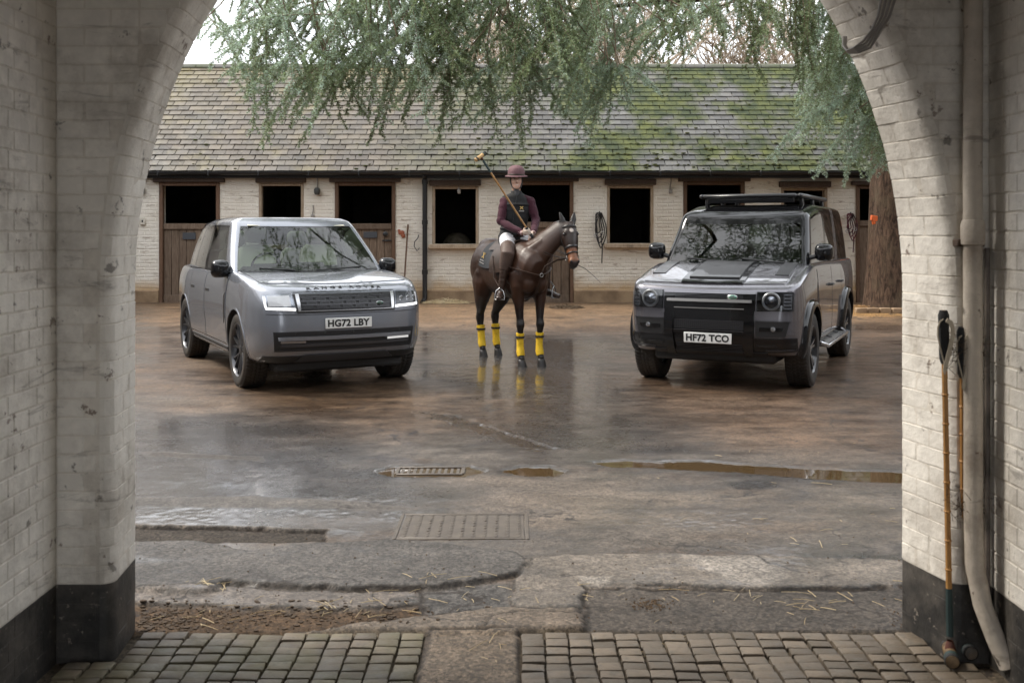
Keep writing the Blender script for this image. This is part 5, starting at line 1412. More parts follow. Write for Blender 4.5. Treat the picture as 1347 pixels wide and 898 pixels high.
def greenhouse(sh, car, nf, nc, fr, cats, vs, vcat, mats, crown, roofmat, glassmats, roof_name='roof', sunroof=None):
    """cats(i) -> name of the column (i = column index on the half outline); vcat(k) -> 'glass' / 'seal' / 'body' for a row"""
    Rw = sh.rows(vs, nf, nc, fr); n = len(Rw[0]); groups = {}
    for k in range(len(vs) - 1):
        for i in range(n - 1):
            cname = cats(i); rk = vcat(k)
            for sg in (1, -1):
                if cname in ('windscreen', 'rear_window'): key = cname if rk == 'glass' else ('seal' if rk == 'seal' else 'header')
                elif cname.startswith('w_'): key = (cname + ('L' if sg > 0 else 'R')) if rk == 'glass' else ('seal' if rk == 'seal' else 'header')
                else: key = cname + ('L' if sg > 0 else 'R')
                q = [Rw[k][i], Rw[k][i + 1], Rw[k + 1][i + 1], Rw[k + 1][i]]
                if sg < 0: q = [mir(p) for p in q][::-1]
                groups.setdefault(key, []).append(q)
    out = {}
    for key, qs in groups.items():
        mb = MB()
        for q in qs: mb.add(q, [(0, 1, 2, 3)])
        pil = key[:-1] if key[-1] in 'LR' and not key.startswith('w_') else key
        base = 'side_window' if key.startswith('w_') else pil if pil != key else {'seal': 'window_seal', 'header': 'roof_rail'}.get(key, key)
        mat = glassmats['wind'] if key == 'windscreen' else glassmats['front'] if key.startswith('w_front') else glassmats['side'] if key.startswith('w_') or key == 'rear_window' else mats.get(pil, mats['pillar'])
        me = mb.mesh(base, mat, 0, fix=False); bm = bmesh.new(); bm.from_mesh(me); bmesh.ops.remove_doubles(bm, verts=bm.verts, dist=.0004); bmesh.ops.recalc_face_normals(bm, faces=bm.faces); bm.to_mesh(me); bm.free()
        me.polygons.foreach_set('use_smooth', [True] * len(me.polygons))
        o = link(base, me, car); out[key] = o
    mb = MB(); mb.grid(cap_grid(Rw[-1], nf, nc, crown))
    if sunroof:
        for q, f in enumerate(mb.f):
            c = [sum(mb.v[i][k] for i in f) / 4 for k in (0, 1)]
            if sunroof[0] < c[0] < sunroof[1] and abs(c[1]) < sunroof[2]: mb.m[q] = 1
    o = weld(mb, roof_name, [roofmat, glassmats['side']], car); out['roof'] = o
    return out, Rw
def mirror_unit(car, x, y, z, sg, mat, cap=None):
    t = empty('door_mirror', (x, sg * y, z), 0, car); mb = MB(); rings = []
    for s_, w_, h_ in ((-.085, .05, .05), (-.075, .085, .085), (-.02, .105, .105), (.04, .10, .095), (.075, .075, .07), (.09, .03, .03)):
        rings.append([Vector((s_ - .02 * math.cos(a) * 0, .02 * sg + w_ * math.copysign(abs(math.cos(a)) ** .6, math.cos(a)), h_ * math.copysign(abs(math.sin(a)) ** .6, math.sin(a)))) for a in [2 * math.pi * k / 20 for k in range(20)]])
    mb.rings(rings, True, True); mb.build('mirror_shell', mat, t, 60)
    MB().tube([(0.02, -sg * .16, -.07), (.01, -sg * .08, -.05), (0, 0, -.04)], [.028, .026, .03], 8).build('mirror_arm', M_BLACKPLASTIC, t)
    g = MB().box((-.087, .02 * sg, 0), (.004, .15, .13), bev=.001).build('mirror_glass', M_CHROME, t)
    return t
def seat(car, x, y, z, mat):
    t = empty('seat', (x, y, z), 0, car); mb = MB(); rings = []
    for h_, w_, d_, lean in ((-.35, .24, .10, .10), (-.1, .25, .10, .05), (.12, .245, .085, 0), (.24, .21, .07, -.02), (.29, .15, .04, -.025)):
        rings.append([Vector((lean + d_ * math.copysign(abs(math.cos(a)) ** .6, math.cos(a)), w_ * math.copysign(abs(math.sin(a)) ** .55, math.sin(a)), h_)) for a in [2 * math.pi * k / 18 for k in range(18)]])
    mb.rings(rings, True, True); mb.build('backrest', mat, t, 60)
    hm = MB(); rings = []
    for h_, w_, d_ in ((.31, .09, .04), (.34, .13, .06), (.42, .14, .065), (.49, .125, .055), (.52, .08, .03)):
        rings.append([Vector((-.03 + d_ * math.copysign(abs(math.cos(a)) ** .7, math.cos(a)), w_ * math.copysign(abs(math.sin(a)) ** .6, math.sin(a)), h_)) for a in [2 * math.pi * k / 18 for k in range(18)]])
    hm.rings(rings, True, True); hm.build('headrest', mat, t, 60); return t
def steering(car, x, y, z, mat=None):
    t = MB(); t.lathe([(.17, -.014), (.185, 0), (.17, .014), (.155, 0), (.17, -.014)], 24, (x, y, z), (-.9, 0, .45)); t.box((x, y, z), (.03, .3, .05), bev=.01)
    t.build('steering_wheel', mat or M_DASH, car, 60)

# ================================================================ silver-grey luxury car on the left
RP_ = paint('grey_metallic_paint', (.235, .25, .285), .5, .25)
rr = empty('parked_car', (-2.90, 12.80, 0), R(-90 + 28.5)); RRW = rr
tag(rr, 'silver-grey luxury car with lit lamps and plate HG72 LBY, parked left of the horse', 'car')
ZBX = [-2.7, -2.2, -1.0, 1.0, 2.0, 2.5]; ZBY = [.46, .34, .30, .30, .31, .33]
ZTX = [-2.7, -2.0, 0, .9, 1.3, 2.0, 2.25, 2.45]; ZTY = [1.22, 1.245, 1.25, 1.255, 1.24, 1.155, 1.11, 1.07]
zb = lambda x: pchip(ZBX, ZBY, float(x)); zt = lambda x: pchip(ZTX, ZTY, float(x))
V_ = [0, .03, .10, .22, .36, .50, .64, .74, .82, .90, .95, .98, 1.0]
prof = dict(xf=(V_, [2.25, 2.30, 2.335, 2.375, 2.395, 2.40, 2.395, 2.385, 2.365, 2.335, 2.305, 2.27, 2.22]),
            xr=(V_, [-2.35, -2.42, -2.47, -2.52, -2.54, -2.55, -2.55, -2.54, -2.52, -2.50, -2.48, -2.46, -2.43]),
            w=(V_, [.88, .93, .965, .985, .995, 1.0, .998, .994, .985, .968, .950, .93, .895]),
            rc=([0, .5, .9, 1], [.34, .36, .32, .26]), rl=([0, .5, .9, 1], [.46, .50, .46, .38]), bow=([0, 1], [.13, .14]),
            rcr=([0, 1], [.2, .2]), rlr=([0, 1], [.25, .25]))
def flare(x, v):
    f = 0
    for xa in (1.4985, -1.4985): f += .014 * math.exp(-((x - xa) / .42) ** 4) * math.exp(-((v - .30) / .32) ** 2)
    f -= .13 * max(0, (-1.35 - x) / 1.3) ** 1.6
    return f - .012 * math.exp(-((v - .30) / .14) ** 2) * math.exp(-(x / 1.0) ** 6)
sh = Shell(zb, zt, prof, flare)
NF, NC = 12, 9; FR = list(np.linspace(0, 1, 46)); VS = sorted(set(list(np.linspace(0, .9, 25)) + [.03, .93, .95, .965, .98, .99, 1.0]))
def hood_crown(x, y):
    if x < 1.05: return .0
    return .030 * min(1, (x - 1.05) / .3) + .0 - .010 * math.exp(-(y / .35) ** 4)
mb, top, RWS = shell_mesh(sh, VS, NF, NC, FR, hood_crown, None, 1.02)
body = weld(mb, 'body', [RP_, M_DASH], rr)
cm = MB()
for xa in (1.4985, -1.4985):
    for sg in (-1, 1): cm.lathe([(.44, sg * .62), (.44, sg * 1.3)] if sg > 0 else [(.44, -1.3), (.44, -.62)], 56, (xa, 0, .42), (0, 1, 0), cap=True)
cut = cm.build('cutter', M_DASH); cut.matrix_world = rr.matrix_basis.copy()
bpy.context.view_layer.update(); boolean(body, cut)
fp, sp = sh.fp, sh.sp
spR = lambda x, z, o: sp(x, z, -1, o); spL = lambda x, z, o: sp(x, z, 1, o)
# bonnet panel laid over the shell, with its own edge
n_, m_ = len(top), len(top[0])
def bonnet_panel(top, x0, x1, ymax, mat, car, off=.006, name='bonnet'):
    mb = MB(); rows = [r_ for r_ in top if x0 - .05 < r_[len(r_) // 2].x < x1]; P = []
    for r_ in rows: P.append([p + Vector((0, 0, off)) for p in r_ if abs(p.y) <= ymax])
    k = min(len(r_) for r_ in P); P = [r_ for r_ in P if len(r_) == k] or P
    mb.grid(P); n, m = len(P), len(P[0])
    bd = [(0, j) for j in range(m)] + [(i, m - 1) for i in range(1, n)] + [(n - 1, j) for j in range(m - 2, -1, -1)] + [(i, 0) for i in range(n - 2, 0, -1)]
    mb.rings([[P[i][j] for i, j in bd], [P[i][j] - Vector((0, 0, off * 1.7)) for i, j in bd]], True, False)
    return weld(mb, name, mat, car, 50)
bn = bonnet_panel(top[1:], 1.06, 2.4, .86, RP_, rr, .008)
# wheels
for xa, st in ((1.4985, 0), (-1.4985, 0)):
    for sg in (-1, 1): wheel(rr, xa, .985, sg, .408, .275, .295, 'split', M_RIM, 0)
# greenhouse
g_zb = lambda x: zt(x) - .012; 
g_zt = lambda x, A_=[-2.7, -2.2, -1.2, -.2, .4, 1.2], B_=[1.81, 1.83, 1.865, 1.878, 1.862, 1.84]: pchip(A_, B_, float(x))
gv = [0, .15, .4, .7, .9, .97, 1.0]
gprof = dict(xf=(gv, [1.20, 1.10, .92, .70, .545, .48, .43]), xr=(gv, [-2.40, -2.37, -2.30, -2.20, -2.10, -2.06, -2.02]),
             w=(gv, [.935, .918, .875, .815, .765, .735, .69]), rc=([0, 1], [.075, .085]), rl=([0, 1], [.13, .11]), bow=([0, 1], [.20, .15]), rcr=([0, 1], [.14, .14]), rlr=([0, 1], [.16, .16]))
gsh = Shell(g_zb, g_zt, gprof, lambda x, v: -.17 * max(0, (-.3 - x) / 2.0) ** 1.5)
GF = [0, .03, .14, .26, .37, .385, .41, .425, .52, .62, .70, .715, .74, .755, .84, .92, .94, 1.0]
GV = [0, .035, .12, .3, .5, .7, .84, .875, .92, .96, .985, 1.0]
NFG, NCG = 10, 7
i0 = NFG - 1 + NCG - 1                              # first side column
def cats(i):
    if i < NFG - 1: return 'windscreen'
    if i < i0: return 'a_pillar'
    j = i - i0
    if j < len(GF) - 1:
        a = GF[j]
        if a < .03: return 'a_pillar'
        if a < .37: return 'w_front'
        if a < .425: return 'b_pillar'
        if a < .70: return 'w_rear'
        if a < .755: return 'c_pillar'
        if a < .92: return 'w_quarter'
        return 'd_pillar'
    j -= len(GF) - 1
    return 'd_pillar' if j < NCG - 1 else 'rear_window'
vcat = lambda k: 'seal' if GV[k] < .035 or .84 <= GV[k] < .875 else 'glass' if GV[k] < .84 else 'body'
parts, GR = greenhouse(gsh, rr, NFG, NCG, GF, cats, GV, vcat, dict(pillar=M_GLOSSBLACK, a_pillar=RP_, header=RP_, seal=M_GLOSSBLACK, b_pillar=M_GLOSSBLACK, c_pillar=M_GLOSSBLACK, d_pillar=M_GLOSSBLACK), lambda x, y: .028, RP_, dict(wind=M_GLASS, front=glass('clear_side_glass', (.62, .68, .65), 1.5), side=M_PRIV), sunroof=(-1.75, .15, .52))
# interior
for y_ in (-.40, .40): seat(rr, .05, y_, 1.26, M_CREAM)
for y_ in (-.42, .42): seat(rr, -.95, y_, 1.20, M_CREAM)
dm = MB(); dm.box((.82, 0, 1.25), (.42, 1.5, .10), bev=.04); dm.box((.74, 0, 1.30), (.2, .5, .08), bev=.03); dm.build('dashboard', M_DASH, rr)
steering(rr, .52, -.40, 1.30)
MB().box((.50, 0, 1.755), (.03, .24, .06), bev=.012).build('rear_view_mirror', M_DASH, rr)
for y_ in (-.38, .38): MB().box((.42, y_, 1.80), (.16, .46, .012), rot=(0, .18, 0), bev=.004).build('sun_visor', M_CREAM, rr)
MB().box((-2.1, 0, 1.3), (.1, 1.3, .3), bev=.03).build('parcel_shelf', M_DASH, rr)
# side: doors with shut lines and flush handles
for sg in (-1, 1):
    f_ = spR if sg < 0 else spL
    for x0, x1 in ((1.02, -.14), (-.17, -1.05)):
        d = panel('door', f_, [(x0, .44), (x1, .44), (x1, 1.20), (x0, 1.20)], .0035, .006, RP_, rr, 14, 14)
        hx = x1 + .14
        patch(f_, [(hx + .11, .985), (hx - .09, .985), (hx - .09, 1.015), (hx + .11, 1.015)], .0085, .006, 4, 2).build('handle', M_RIM, d, 40)
    sm = MB()
    for x_ in (1.035, -.155, -1.065): strip(f_, lin([(x_, .42), (x_, 1.22)], 14), .011, .0015, sm)
    strip(f_, lin([(1.03, .425), (-1.06, .425)], 20), .009, .0012, sm); sm.build('door_seam', M_SEAM, rr, 0); 
    panel('sill', f_, [(1.02, .325), (-1.02, .325), (-1.02, .395), (1.02, .395)], .012, .02, M_BLACKPLASTIC, rr, 12, 2)
    panel('sill_trim', f_, [(.99, .345), (-.99, .345), (-.99, .36), (.99, .36)], .017, .008, M_CHROME, rr, 10, 1)
    panel('wing_vent', f_, [(1.00, .74), (.93, .66), (.93, .98), (1.00, 1.02)], .007, .006, M_RIM, rr, 2, 6)
    mirror_unit(rr, .90, 1.01, 1.285, sg, M_GLOSSBLACK)
    for xa in (1.4985, -1.4985):
        am = MB()
        q = []
        for k in range(25):
            a = R(-8) + (math.pi + R(16)) * k / 24; x_, z_ = xa + .446 * math.cos(a), .42 + .446 * math.sin(a); q.append((x_, z_))
        strip(f_, q, .016, .004, am, depth=.012); am.build('arch_lip', RP_, rr, 60)
    bm_ = MB(); strip(f_, lin([(1.0, 1.238), (-1.9, 1.232)], 20), .018, .004, bm_); bm_.build('waist_strip', M_GLOSSBLACK, rr)
# front end
fp0 = fp
fp = lambda y, z, off=0.0: fp0(y * .915, z, off)
panel('grille_surround', fp, [(-.60, .855), (.60, .855), (.63, 1.055), (-.63, 1.055)], .004, .01, M_BLACKPLASTIC, rr, 16, 4)
gr_ = empty('grille', (0, 0, 0), 0, rr)
panel('grille_panel', fp, [(-.545, .885), (.545, .885), (.555, 1.045), (-.555, 1.045)], .006, .01, M_MESHGR, gr_, 14, 3)
for k in range(4):
    z0 = .892 + k * .0385; panel('grille_bar', fp, [(-.545, z0), (.545, z0), (.545, z0 + .010), (-.545, z0 + .010)], .017, .012, M_HOUSING, gr_, 14, 1)
    cellm = MB()
    for j in range(7):
        y0 = -.54 + j * .155 + (.045 if k % 2 else .0)
        if y0 + .11 > .55: continue
        patch(fp, [(y0 + .012, z0 + .013), (y0 + .128, z0 + .013), (y0 + .128, z0 + .034), (y0 + .012, z0 + .034)], .015, .01, 3, 1, cellm)
        patch(fp, [(y0 + .022, z0 + .0175), (y0 + .118, z0 + .0175), (y0 + .118, z0 + .0295), (y0 + .022, z0 + .0295)], .0165, .004, 3, 1, cellm, 1)
    cellm.build('grille_cells', [M_HOUSING, M_MESHGR], gr_, 30)
for sg in (-1, 1): panel('grille_end', fp, [(sg * .552, .88), (sg * .585, .88), (sg * .605, 1.05), (sg * .562, 1.05)], .016, .014, M_CHROME, gr_, 2, 5)
panel('grille_lip', fp, [(-.585, .872), (.585, .872), (.585, .882), (-.585, .882)], .016, .012, M_CHROME, gr_, 14, 1)
bd = empty('badge', (0, 0, 0), 0, rr)
def oval_badge(car, c, w, h, text, grn=M_BADGE):
    b = empty('badge', c, 0, car)
    MB().lathe([(0, .004), (.9, .004), (1.0, 0), (1.0, -.006)], 24, (0, 0, 0), (1, 0, 0)).build('badge_rim', M_CHROME, b).scale = (1, w / 2, h / 2)
    MB().lathe([(0, .0055), (.82, .0055), (.86, .003)], 24, (0, 0, 0), (1, 0, 0)).build('badge_face', grn, b).scale = (1, w / 2, h / 2)
    for s_, dz in (text[0], h * .12), (text[1], -h * .12):
        me = text_mesh(s_, h * .27, M_CHROME, .0006, .0004)
        for v in me.vertices: v.co = Vector((.0062 + v.co.z, v.co.x, v.co.y + dz))
        link('badge_lettering', me, b)
    return b
bpy.data.objects.remove(bd)
p = fp(.40, .935, .02); oval_badge(rr, p, .085, .042, ('LAND', 'ROVER'))
# headlamps
for sg in (-1, 1):
    hl = empty('headlight', (0, 0, 0), 0, rr); s = sg
    panel('lamp_housing', fp, [(s * .625, .885), (s * .935, .905), (s * .945, 1.045), (s * .645, 1.055)], .006, .014, M_HOUSING if sg > 0 else M_LAMPSILVER, hl, 14, 6)
    drl = M_DRL
    panel('light_bar', fp, [(s * .612, .885), (s * .925, .90), (s * .928, .922), (s * .612, .907)], .016, .01, drl, hl, 14, 1)
    panel('light_blade', fp, [(s * .918, .922), (s * .934, .925), (s * .940, 1.03), (s * .922, 1.03)], .013, .01, drl if sg < 0 else M_DRLDIM, hl, 2, 5)
    if sg < 0: panel('lamp_glow', fp, [(s * .66, .93), (s * .90, .935), (s * .90, 1.035), (s * .67, 1.04)], .009, .004, M_DRLDIM, hl, 8, 3)
    else:
        for yy in (.70, .79, .88):
            q = fp(yy, .975, .010); mbx = MB(); mbx.lathe([(.0, .008), (.022, .008), (.03, .0)], 14, q, (1, 0.3, 0)); mbx.build('projector', M_LAMPSILVER, hl)
    panel('lamp_lens', fp, [(s * .62, .91), (s * .93, .925), (s * .94, 1.045), (s * .645, 1.055)], .018, .004, M_LENS, hl, 14, 5)
# bonnet lettering, plate, lower grille, valance
tt = empty('bonnet_lettering', (0, 0, 0), 0, rr)
y_ = -.47; 
me = text_mesh('RANGE ROVER', .050, simple('dark_lettering', (.02, .02, .022), .3, .5), .003, .001, spacing=1.75)
xs_ = [v.co.x for v in me.vertices]; sx = .84 / (max(xs_) - min(xs_)); cx_ = (max(xs_) + min(xs_)) / 2
topx = [r_[len(r_) // 2] for r_ in top]
def bonnet_z(x, y):
    best = min(((p.x - x) ** 2 + (p.y - y) ** 2, p.z) for r_ in top for p in r_); 
    near = sorted(((p.x - x) ** 2 + (p.y - y) ** 2, p.z) for r_ in top for p in r_)[:4]
    wsum = sum(1 / (d + 1e-5) for d, _ in near); return sum(z_ / (d + 1e-5) for d, z_ in near) / wsum
for v in me.vertices:
    yy = (v.co.x - cx_) * sx; up_ = v.co.y
    xx = 2.275 - .14 * (yy / .95) ** 2 - up_ * .95
    v.co = Vector((xx + .010, yy, 1.098 + .018 + up_ * .55 + v.co.z - .015 * (yy / .5) ** 2))
link('letters', me, tt)
pc = fp(.0, .742, .012); plate(rr, 'HG72 LBY', pc, None)
panel('plate_mount', fp, [(-.27, .68), (.27, .68), (.27, .80), (-.27, .80)], .006, .008, M_BLACKPLASTIC, rr, 8, 2)
lg = empty('lower_grille', (0, 0, 0), 0, rr)
panel('grille_panel', fp, [(-.84, .455), (.84, .455), (.86, .665), (-.86, .665)], .003, .01, M_MESHGR, lg, 22, 4)
panel('grille_blade', fp, [(-.80, .575), (.80, .575), (.81, .612), (-.81, .612)], .020, .02, RP_, lg, 22, 2)
panel('grille_blade', fp, [(-.78, .505), (.78, .505), (.78, .535), (-.78, .535)], .014, .016, M_HOUSING, lg, 22, 2)
for sg in (-1, 1): panel('fog_lamp', fp, [(sg * .50, .545), (sg * .78, .548), (sg * .78, .570), (sg * .50, .567)], .013, .01, M_DRLDIM if sg > 0 else M_LAMPSILVER, lg, 8, 1)
for k in range(6):
    z0 = .468 + k * .035; 
    if .50 < z0 < .62: continue
    panel('grille_slat', fp, [(-.83, z0), (.83, z0), (.83, z0 + .006), (-.83, z0 + .006)], .008, .006, M_HOUSING, lg, 22, 1)
for y_ in (-.62, -.28, .06, .28, .66):
    q = fp(y_, .645, .004); sm_ = MB().lathe([(0, .006), (.011, .006), (.013, 0)], 12, q, (1, 0, 0)).build('parking_sensor', M_BLACKPLASTIC, lg)
panel('front_valance', fp, [(-.97, .335), (.97, .335), (.94, .405), (-.94, .405)], .006, .01, M_BLACKPLASTIC, rr, 24, 2)
panel('skid_plate', fp, [(-.60, .345), (.60, .345), (.50, .415), (-.50, .415)], .014, .012, M_RIM, rr, 14, 2)
sm = MB(); strip(fp, lin([(-.62, 1.072), (.62, 1.072)], 24), .010, .001, sm); strip(fp, lin([(-.93, .85), (-.63, .84), (.63, .84), (.93, .85)], 10), .006, .0012, sm); sm.build('bonnet_seam', M_SEAM, rr, 0)
fp = fp0
um = MB(); um.box((0, 0, .27), (4.3, 1.45, .12), bev=.03); um.box((1.5, 0, .40), (.1, 1.5, .1)); um.box((-1.5, 0, .40), (.1, 1.5, .1)); um.build('underbody', M_DASH, rr)
for y0, y1 in ((-.62, -.02), (.62, -.1)): MB().tube([(1.17, y0 * .2 - .1, 1.262), (1.15, (y0 + y1) / 2, 1.272), (1.07, y0, 1.29)], .009, 6).build('wiper', M_BLACKPLASTIC, rr)
bk = MB(); bk.box((-2.5, 0, .62), (.12, 1.4, .4), bev=.04); bk.build('rear_bumper', M_BLACKPLASTIC, rr)
for sg in (-1, 1): MB().box((-2.47, sg * .72, 1.0), (.1, .07, .3), bev=.02).build('tail_light', simple('tail_red', (.25, .01, .01), .2), rr)
# ================================================================ dark grey four-by-four on the right
DP_ = paint('dark_grey_paint', (.155, .15, .168), .65, .27)
M_SATIN = simple('satin_black_wrap', (.022, .022, .024), .38, coat=.3)
df = empty('parked_car', (3.12, 12.85, 0), R(-90 - 25.5))
tag(df, 'dark grey four-by-four with flat black roof rack and plate HF72 TCO, under the cedar', 'car')
ZTX2 = [-2.45, -1.0, .6, 1.1, 1.4, 1.9, 2.2, 2.4]; ZTY2 = [1.33, 1.335, 1.345, 1.34, 1.305, 1.20, 1.135, 1.095]
zt2 = lambda x: pchip(ZTX2, ZTY2, float(x)); zb2 = lambda x, A_=[-2.5, -2.0, -1, 1, 2, 2.4], B_=[.55, .42, .36, .36, .37, .42]: pchip(A_, B_, float(x))
prof2 = dict(xf=(V_, [2.20, 2.25, 2.29, 2.325, 2.335, 2.335, 2.33, 2.325, 2.315, 2.30, 2.285, 2.27, 2.235]), xr=(V_, [-2.30, -2.34, -2.37, -2.40, -2.42, -2.42, -2.42, -2.42, -2.41, -2.41, -2.40, -2.39, -2.37]),
             w=(V_, [.88, .91, .93, .945, .95, .95, .95, .947, .942, .935, .928, .915, .88]), rc=([0, .5, .9, 1], [.22, .22, .18, .15]), rl=([0, .5, .9, 1], [.30, .30, .26, .22]), bow=([0, 1], [.10, .10]), rcr=([0, 1], [.12, .12]), rlr=([0, 1], [.14, .14]))
def flare2(x, v):
    return sum(.012 * math.exp(-((x - xa) / .5) ** 6) * math.exp(-((v - .55) / .3) ** 4) for xa in (1.511, -1.511))
sh2 = Shell(zb2, zt2, prof2, flare2)
def crown2(x, y): return (.022 * min(1, max(0, x - 1.05) / .3)) if x > 1.05 else 0.0
mb, top2, _ = shell_mesh(sh2, VS, NF, NC, FR, crown2, None, 1.02)
body2 = weld(mb, 'body', [DP_, M_DASH], df)
cm = MB()
for xa in (1.511, -1.511):
    for sg in (-1, 1): cm.lathe([(.465, sg * .60), (.465, sg * 1.3)] if sg > 0 else [(.465, -1.3), (.465, -.60)], 56, (xa, 0, .43), (0, 1, 0), cap=True)
cut = cm.build('cutter', M_DASH); cut.matrix_world = df.matrix_basis.copy(); bpy.context.view_layer.update(); boolean(body2, cut)
fp, sp = sh2.fp, sh2.sp
spR2 = lambda x, z, o: sh2.sp(x, z, -1, o); spL2 = lambda x, z, o: sh2.sp(x, z, 1, o)
bonnet_panel(top2[1:], 1.08, 2.36, .80, DP_, df, .010)
bonnet_panel(top2[1:], 1.06, 2.40, .40, M_GLOSSBLACK, df, .022, 'bonnet_centre')
bonnet_panel(top2[3:], 1.10, 2.10, .33, M_SATIN, df, .040, 'bonnet_panel')
# bonnet corner tread plates
for xa in (1.511, -1.511):
    for sg in (-1, 1): wheel(df, xa, .985, sg, .407, .265, .262, 'five', M_RIMBLACK)
g_zb2 = lambda x: zt2(x) - .012; g_zt2 = lambda x, A_=[-2.5, -2.0, -.2, .5, .78], B_=[2.02, 2.045, 2.055, 1.965, 1.885]: pchip(A_, B_, float(x))
gv = [0, .3, .7, .9, .97, 1.0]
gprof2 = dict(xf=(gv, [1.20, 1.05, .83, .73, .69, .64]), xr=(gv, [-2.36, -2.35, -2.33, -2.31, -2.29, -2.25]), w=(gv, [.865, .845, .805, .78, .755, .71]),
              rc=([0, 1], [.085, .09]), rl=([0, 1], [.13, .11]), bow=([0, 1], [.10, .08]), rcr=([0, 1], [.1, .1]), rlr=([0, 1], [.12, .12]))
gsh2 = Shell(g_zb2, g_zt2, gprof2)
GF2 = [0, .02, .14, .27, .335, .35, .375, .39, .5, .63, .645, .70, .715, .8, .92, .94, 1.0]
def cats2(i):
    if i < NFG - 1: return 'windscreen'
    if i < i0: return 'a_pillar'
    j = i - i0
    if j < len(GF2) - 1:
        a = GF2[j]
        if a < .02: return 'a_pillar'
        if a < .335: return 'w_front'
        if a < .39: return 'b_pillar'
        if a < .63: return 'w_rear'
        if a < .715: return 'c_pillar'
        if a < .92: return 'w_quarter'
        return 'd_pillar'
    j -= len(GF2) - 1
    return 'd_pillar' if j < NCG - 1 else 'rear_window'
vcat2 = lambda k: 'seal' if GV[k] < .035 or .84 <= GV[k] < .875 else 'glass' if GV[k] < .84 else 'body'
M_DGLASS = glass('dark_windscreen_glass', (.30, .38, .34), 1.35)
greenhouse(gsh2, df, NFG, NCG, GF2, cats2, GV, vcat2, dict(pillar=M_GLOSSBLACK, a_pillar=M_GLOSSBLACK, header=M_GLOSSBLACK, seal=M_GLOSSBLACK, b_pillar=M_GLOSSBLACK, c_pillar=DP_, d_pillar=M_GLOSSBLACK), lambda x, y: .025, M_GLOSSBLACK, dict(wind=M_DGLASS, front=M_PRIV, side=M_PRIV))
for y_ in (-.38, .38): seat(df, .12, y_, 1.28, M_DASH); seat(df, -.85, y_, 1.27, M_DASH)
dm = MB(); dm.box((.86, 0, 1.335), (.4, 1.5, .12), bev=.03); dm.build('dashboard', M_DASH, df); steering(df, .60, -.38, 1.40)
MB().box((.66, 0, 1.80), (.03, .24, .07), bev=.012).build('rear_view_mirror', M_DASH, df)
lm = MB(); lm.grid([[Vector((x_, y_, 1.86)) for y_ in (-.66, 0, .66)] for x_ in (.58, -.5, -2.1)]); lm.build('headlining', M_DASH, df)
for sg in (-1, 1):
    f_ = spR2 if sg < 0 else spL2
    for x0, x1 in ((.98, -.12), (-.15, -1.00)):
        d = panel('door', f_, [(x0, .46), (x1, .46), (x1, 1.28), (x0, 1.28)], .004, .006, DP_, df, 12, 12); hx = x1 + .14
        hm = MB(); a = [f_(hx + .10, 1.06, .006), f_(hx + .08, 1.062, .035), f_(hx - .06, 1.062, .035), f_(hx - .08, 1.06, .006)]; hm.tube(a, [.012, .014, .014, .012], 8); hm.build('handle', M_BLACKPLASTIC, d)
    sm = MB()
    for x_ in (.995, -.135, -1.015): strip(f_, lin([(x_, .45), (x_, 1.27)], 12), .011, .0015, sm)
    sm.build('door_seam', M_SEAM, df, 0)
    panel('sill', f_, [(1.02, .375), (-1.02, .375), (-1.02, .45), (1.02, .45)], .014, .02, M_GLOSSBLACK, df, 10, 2)
    # wide black wheel arch flares
    for xa in (1.511, -1.511):
        fm = MB(); n = 30; rings = []
        for k in range(n + 1):
            a = R(-14) + (math.pi + R(28)) * k / n; c_, s_ = math.cos(a), math.sin(a); sq = 1 + .035 * abs(math.sin(2 * a)) ** 2
            ro = (.535 + .02 * abs(math.sin(2 * a))) * sq; q = lambda r_, o: f_(max(-2.36, min(2.20, xa + r_ * c_)), max(.40, .43 + r_ * s_ * 1.0), o)
            rings.append([q(.455, -.03), q(.457, .050), q(.50, .052), q(ro - .02, .034), q(ro, .0), q(ro, -.02)])
        fm.rings(rings, False, False); weld(fm, 'wheel_arch', M_GLOSSBLACK, df, 50)
    mirror_unit(df, .93, .985, 1.475, sg, M_GLOSSBLACK)
    # side step: silver tread with black tube
    st = empty('side_step', (0, 0, 0), 0, df); y_ = sg * .985
    MB().box((0, y_, .385), (1.75, .15, .03), bev=.01).build('step_tread', M_STEEL, st)
    MB().tube([(.92, y_ - sg * .02, .42), (.86, y_ + sg * .055, .385), (-.86, y_ + sg * .055, .385), (-.92, y_ - sg * .02, .42)], .024, 10).build('step_tube', M_CHROME, st)
    for x_ in (-.6, 0, .6): MB().box((x_, sg * .86, .40), (.05, .22, .03), bev=.006).build('step_bracket', M_BLACKIRON, st)
    panel('wing_top_plate', lambda a, b, o: Vector((a, sg * b, zt2(a) + .026 + o)), [(1.25, .62), (1.85, .62), (1.85, .77), (1.25, .77)], .008, .012, M_SATIN, df, 6, 2)
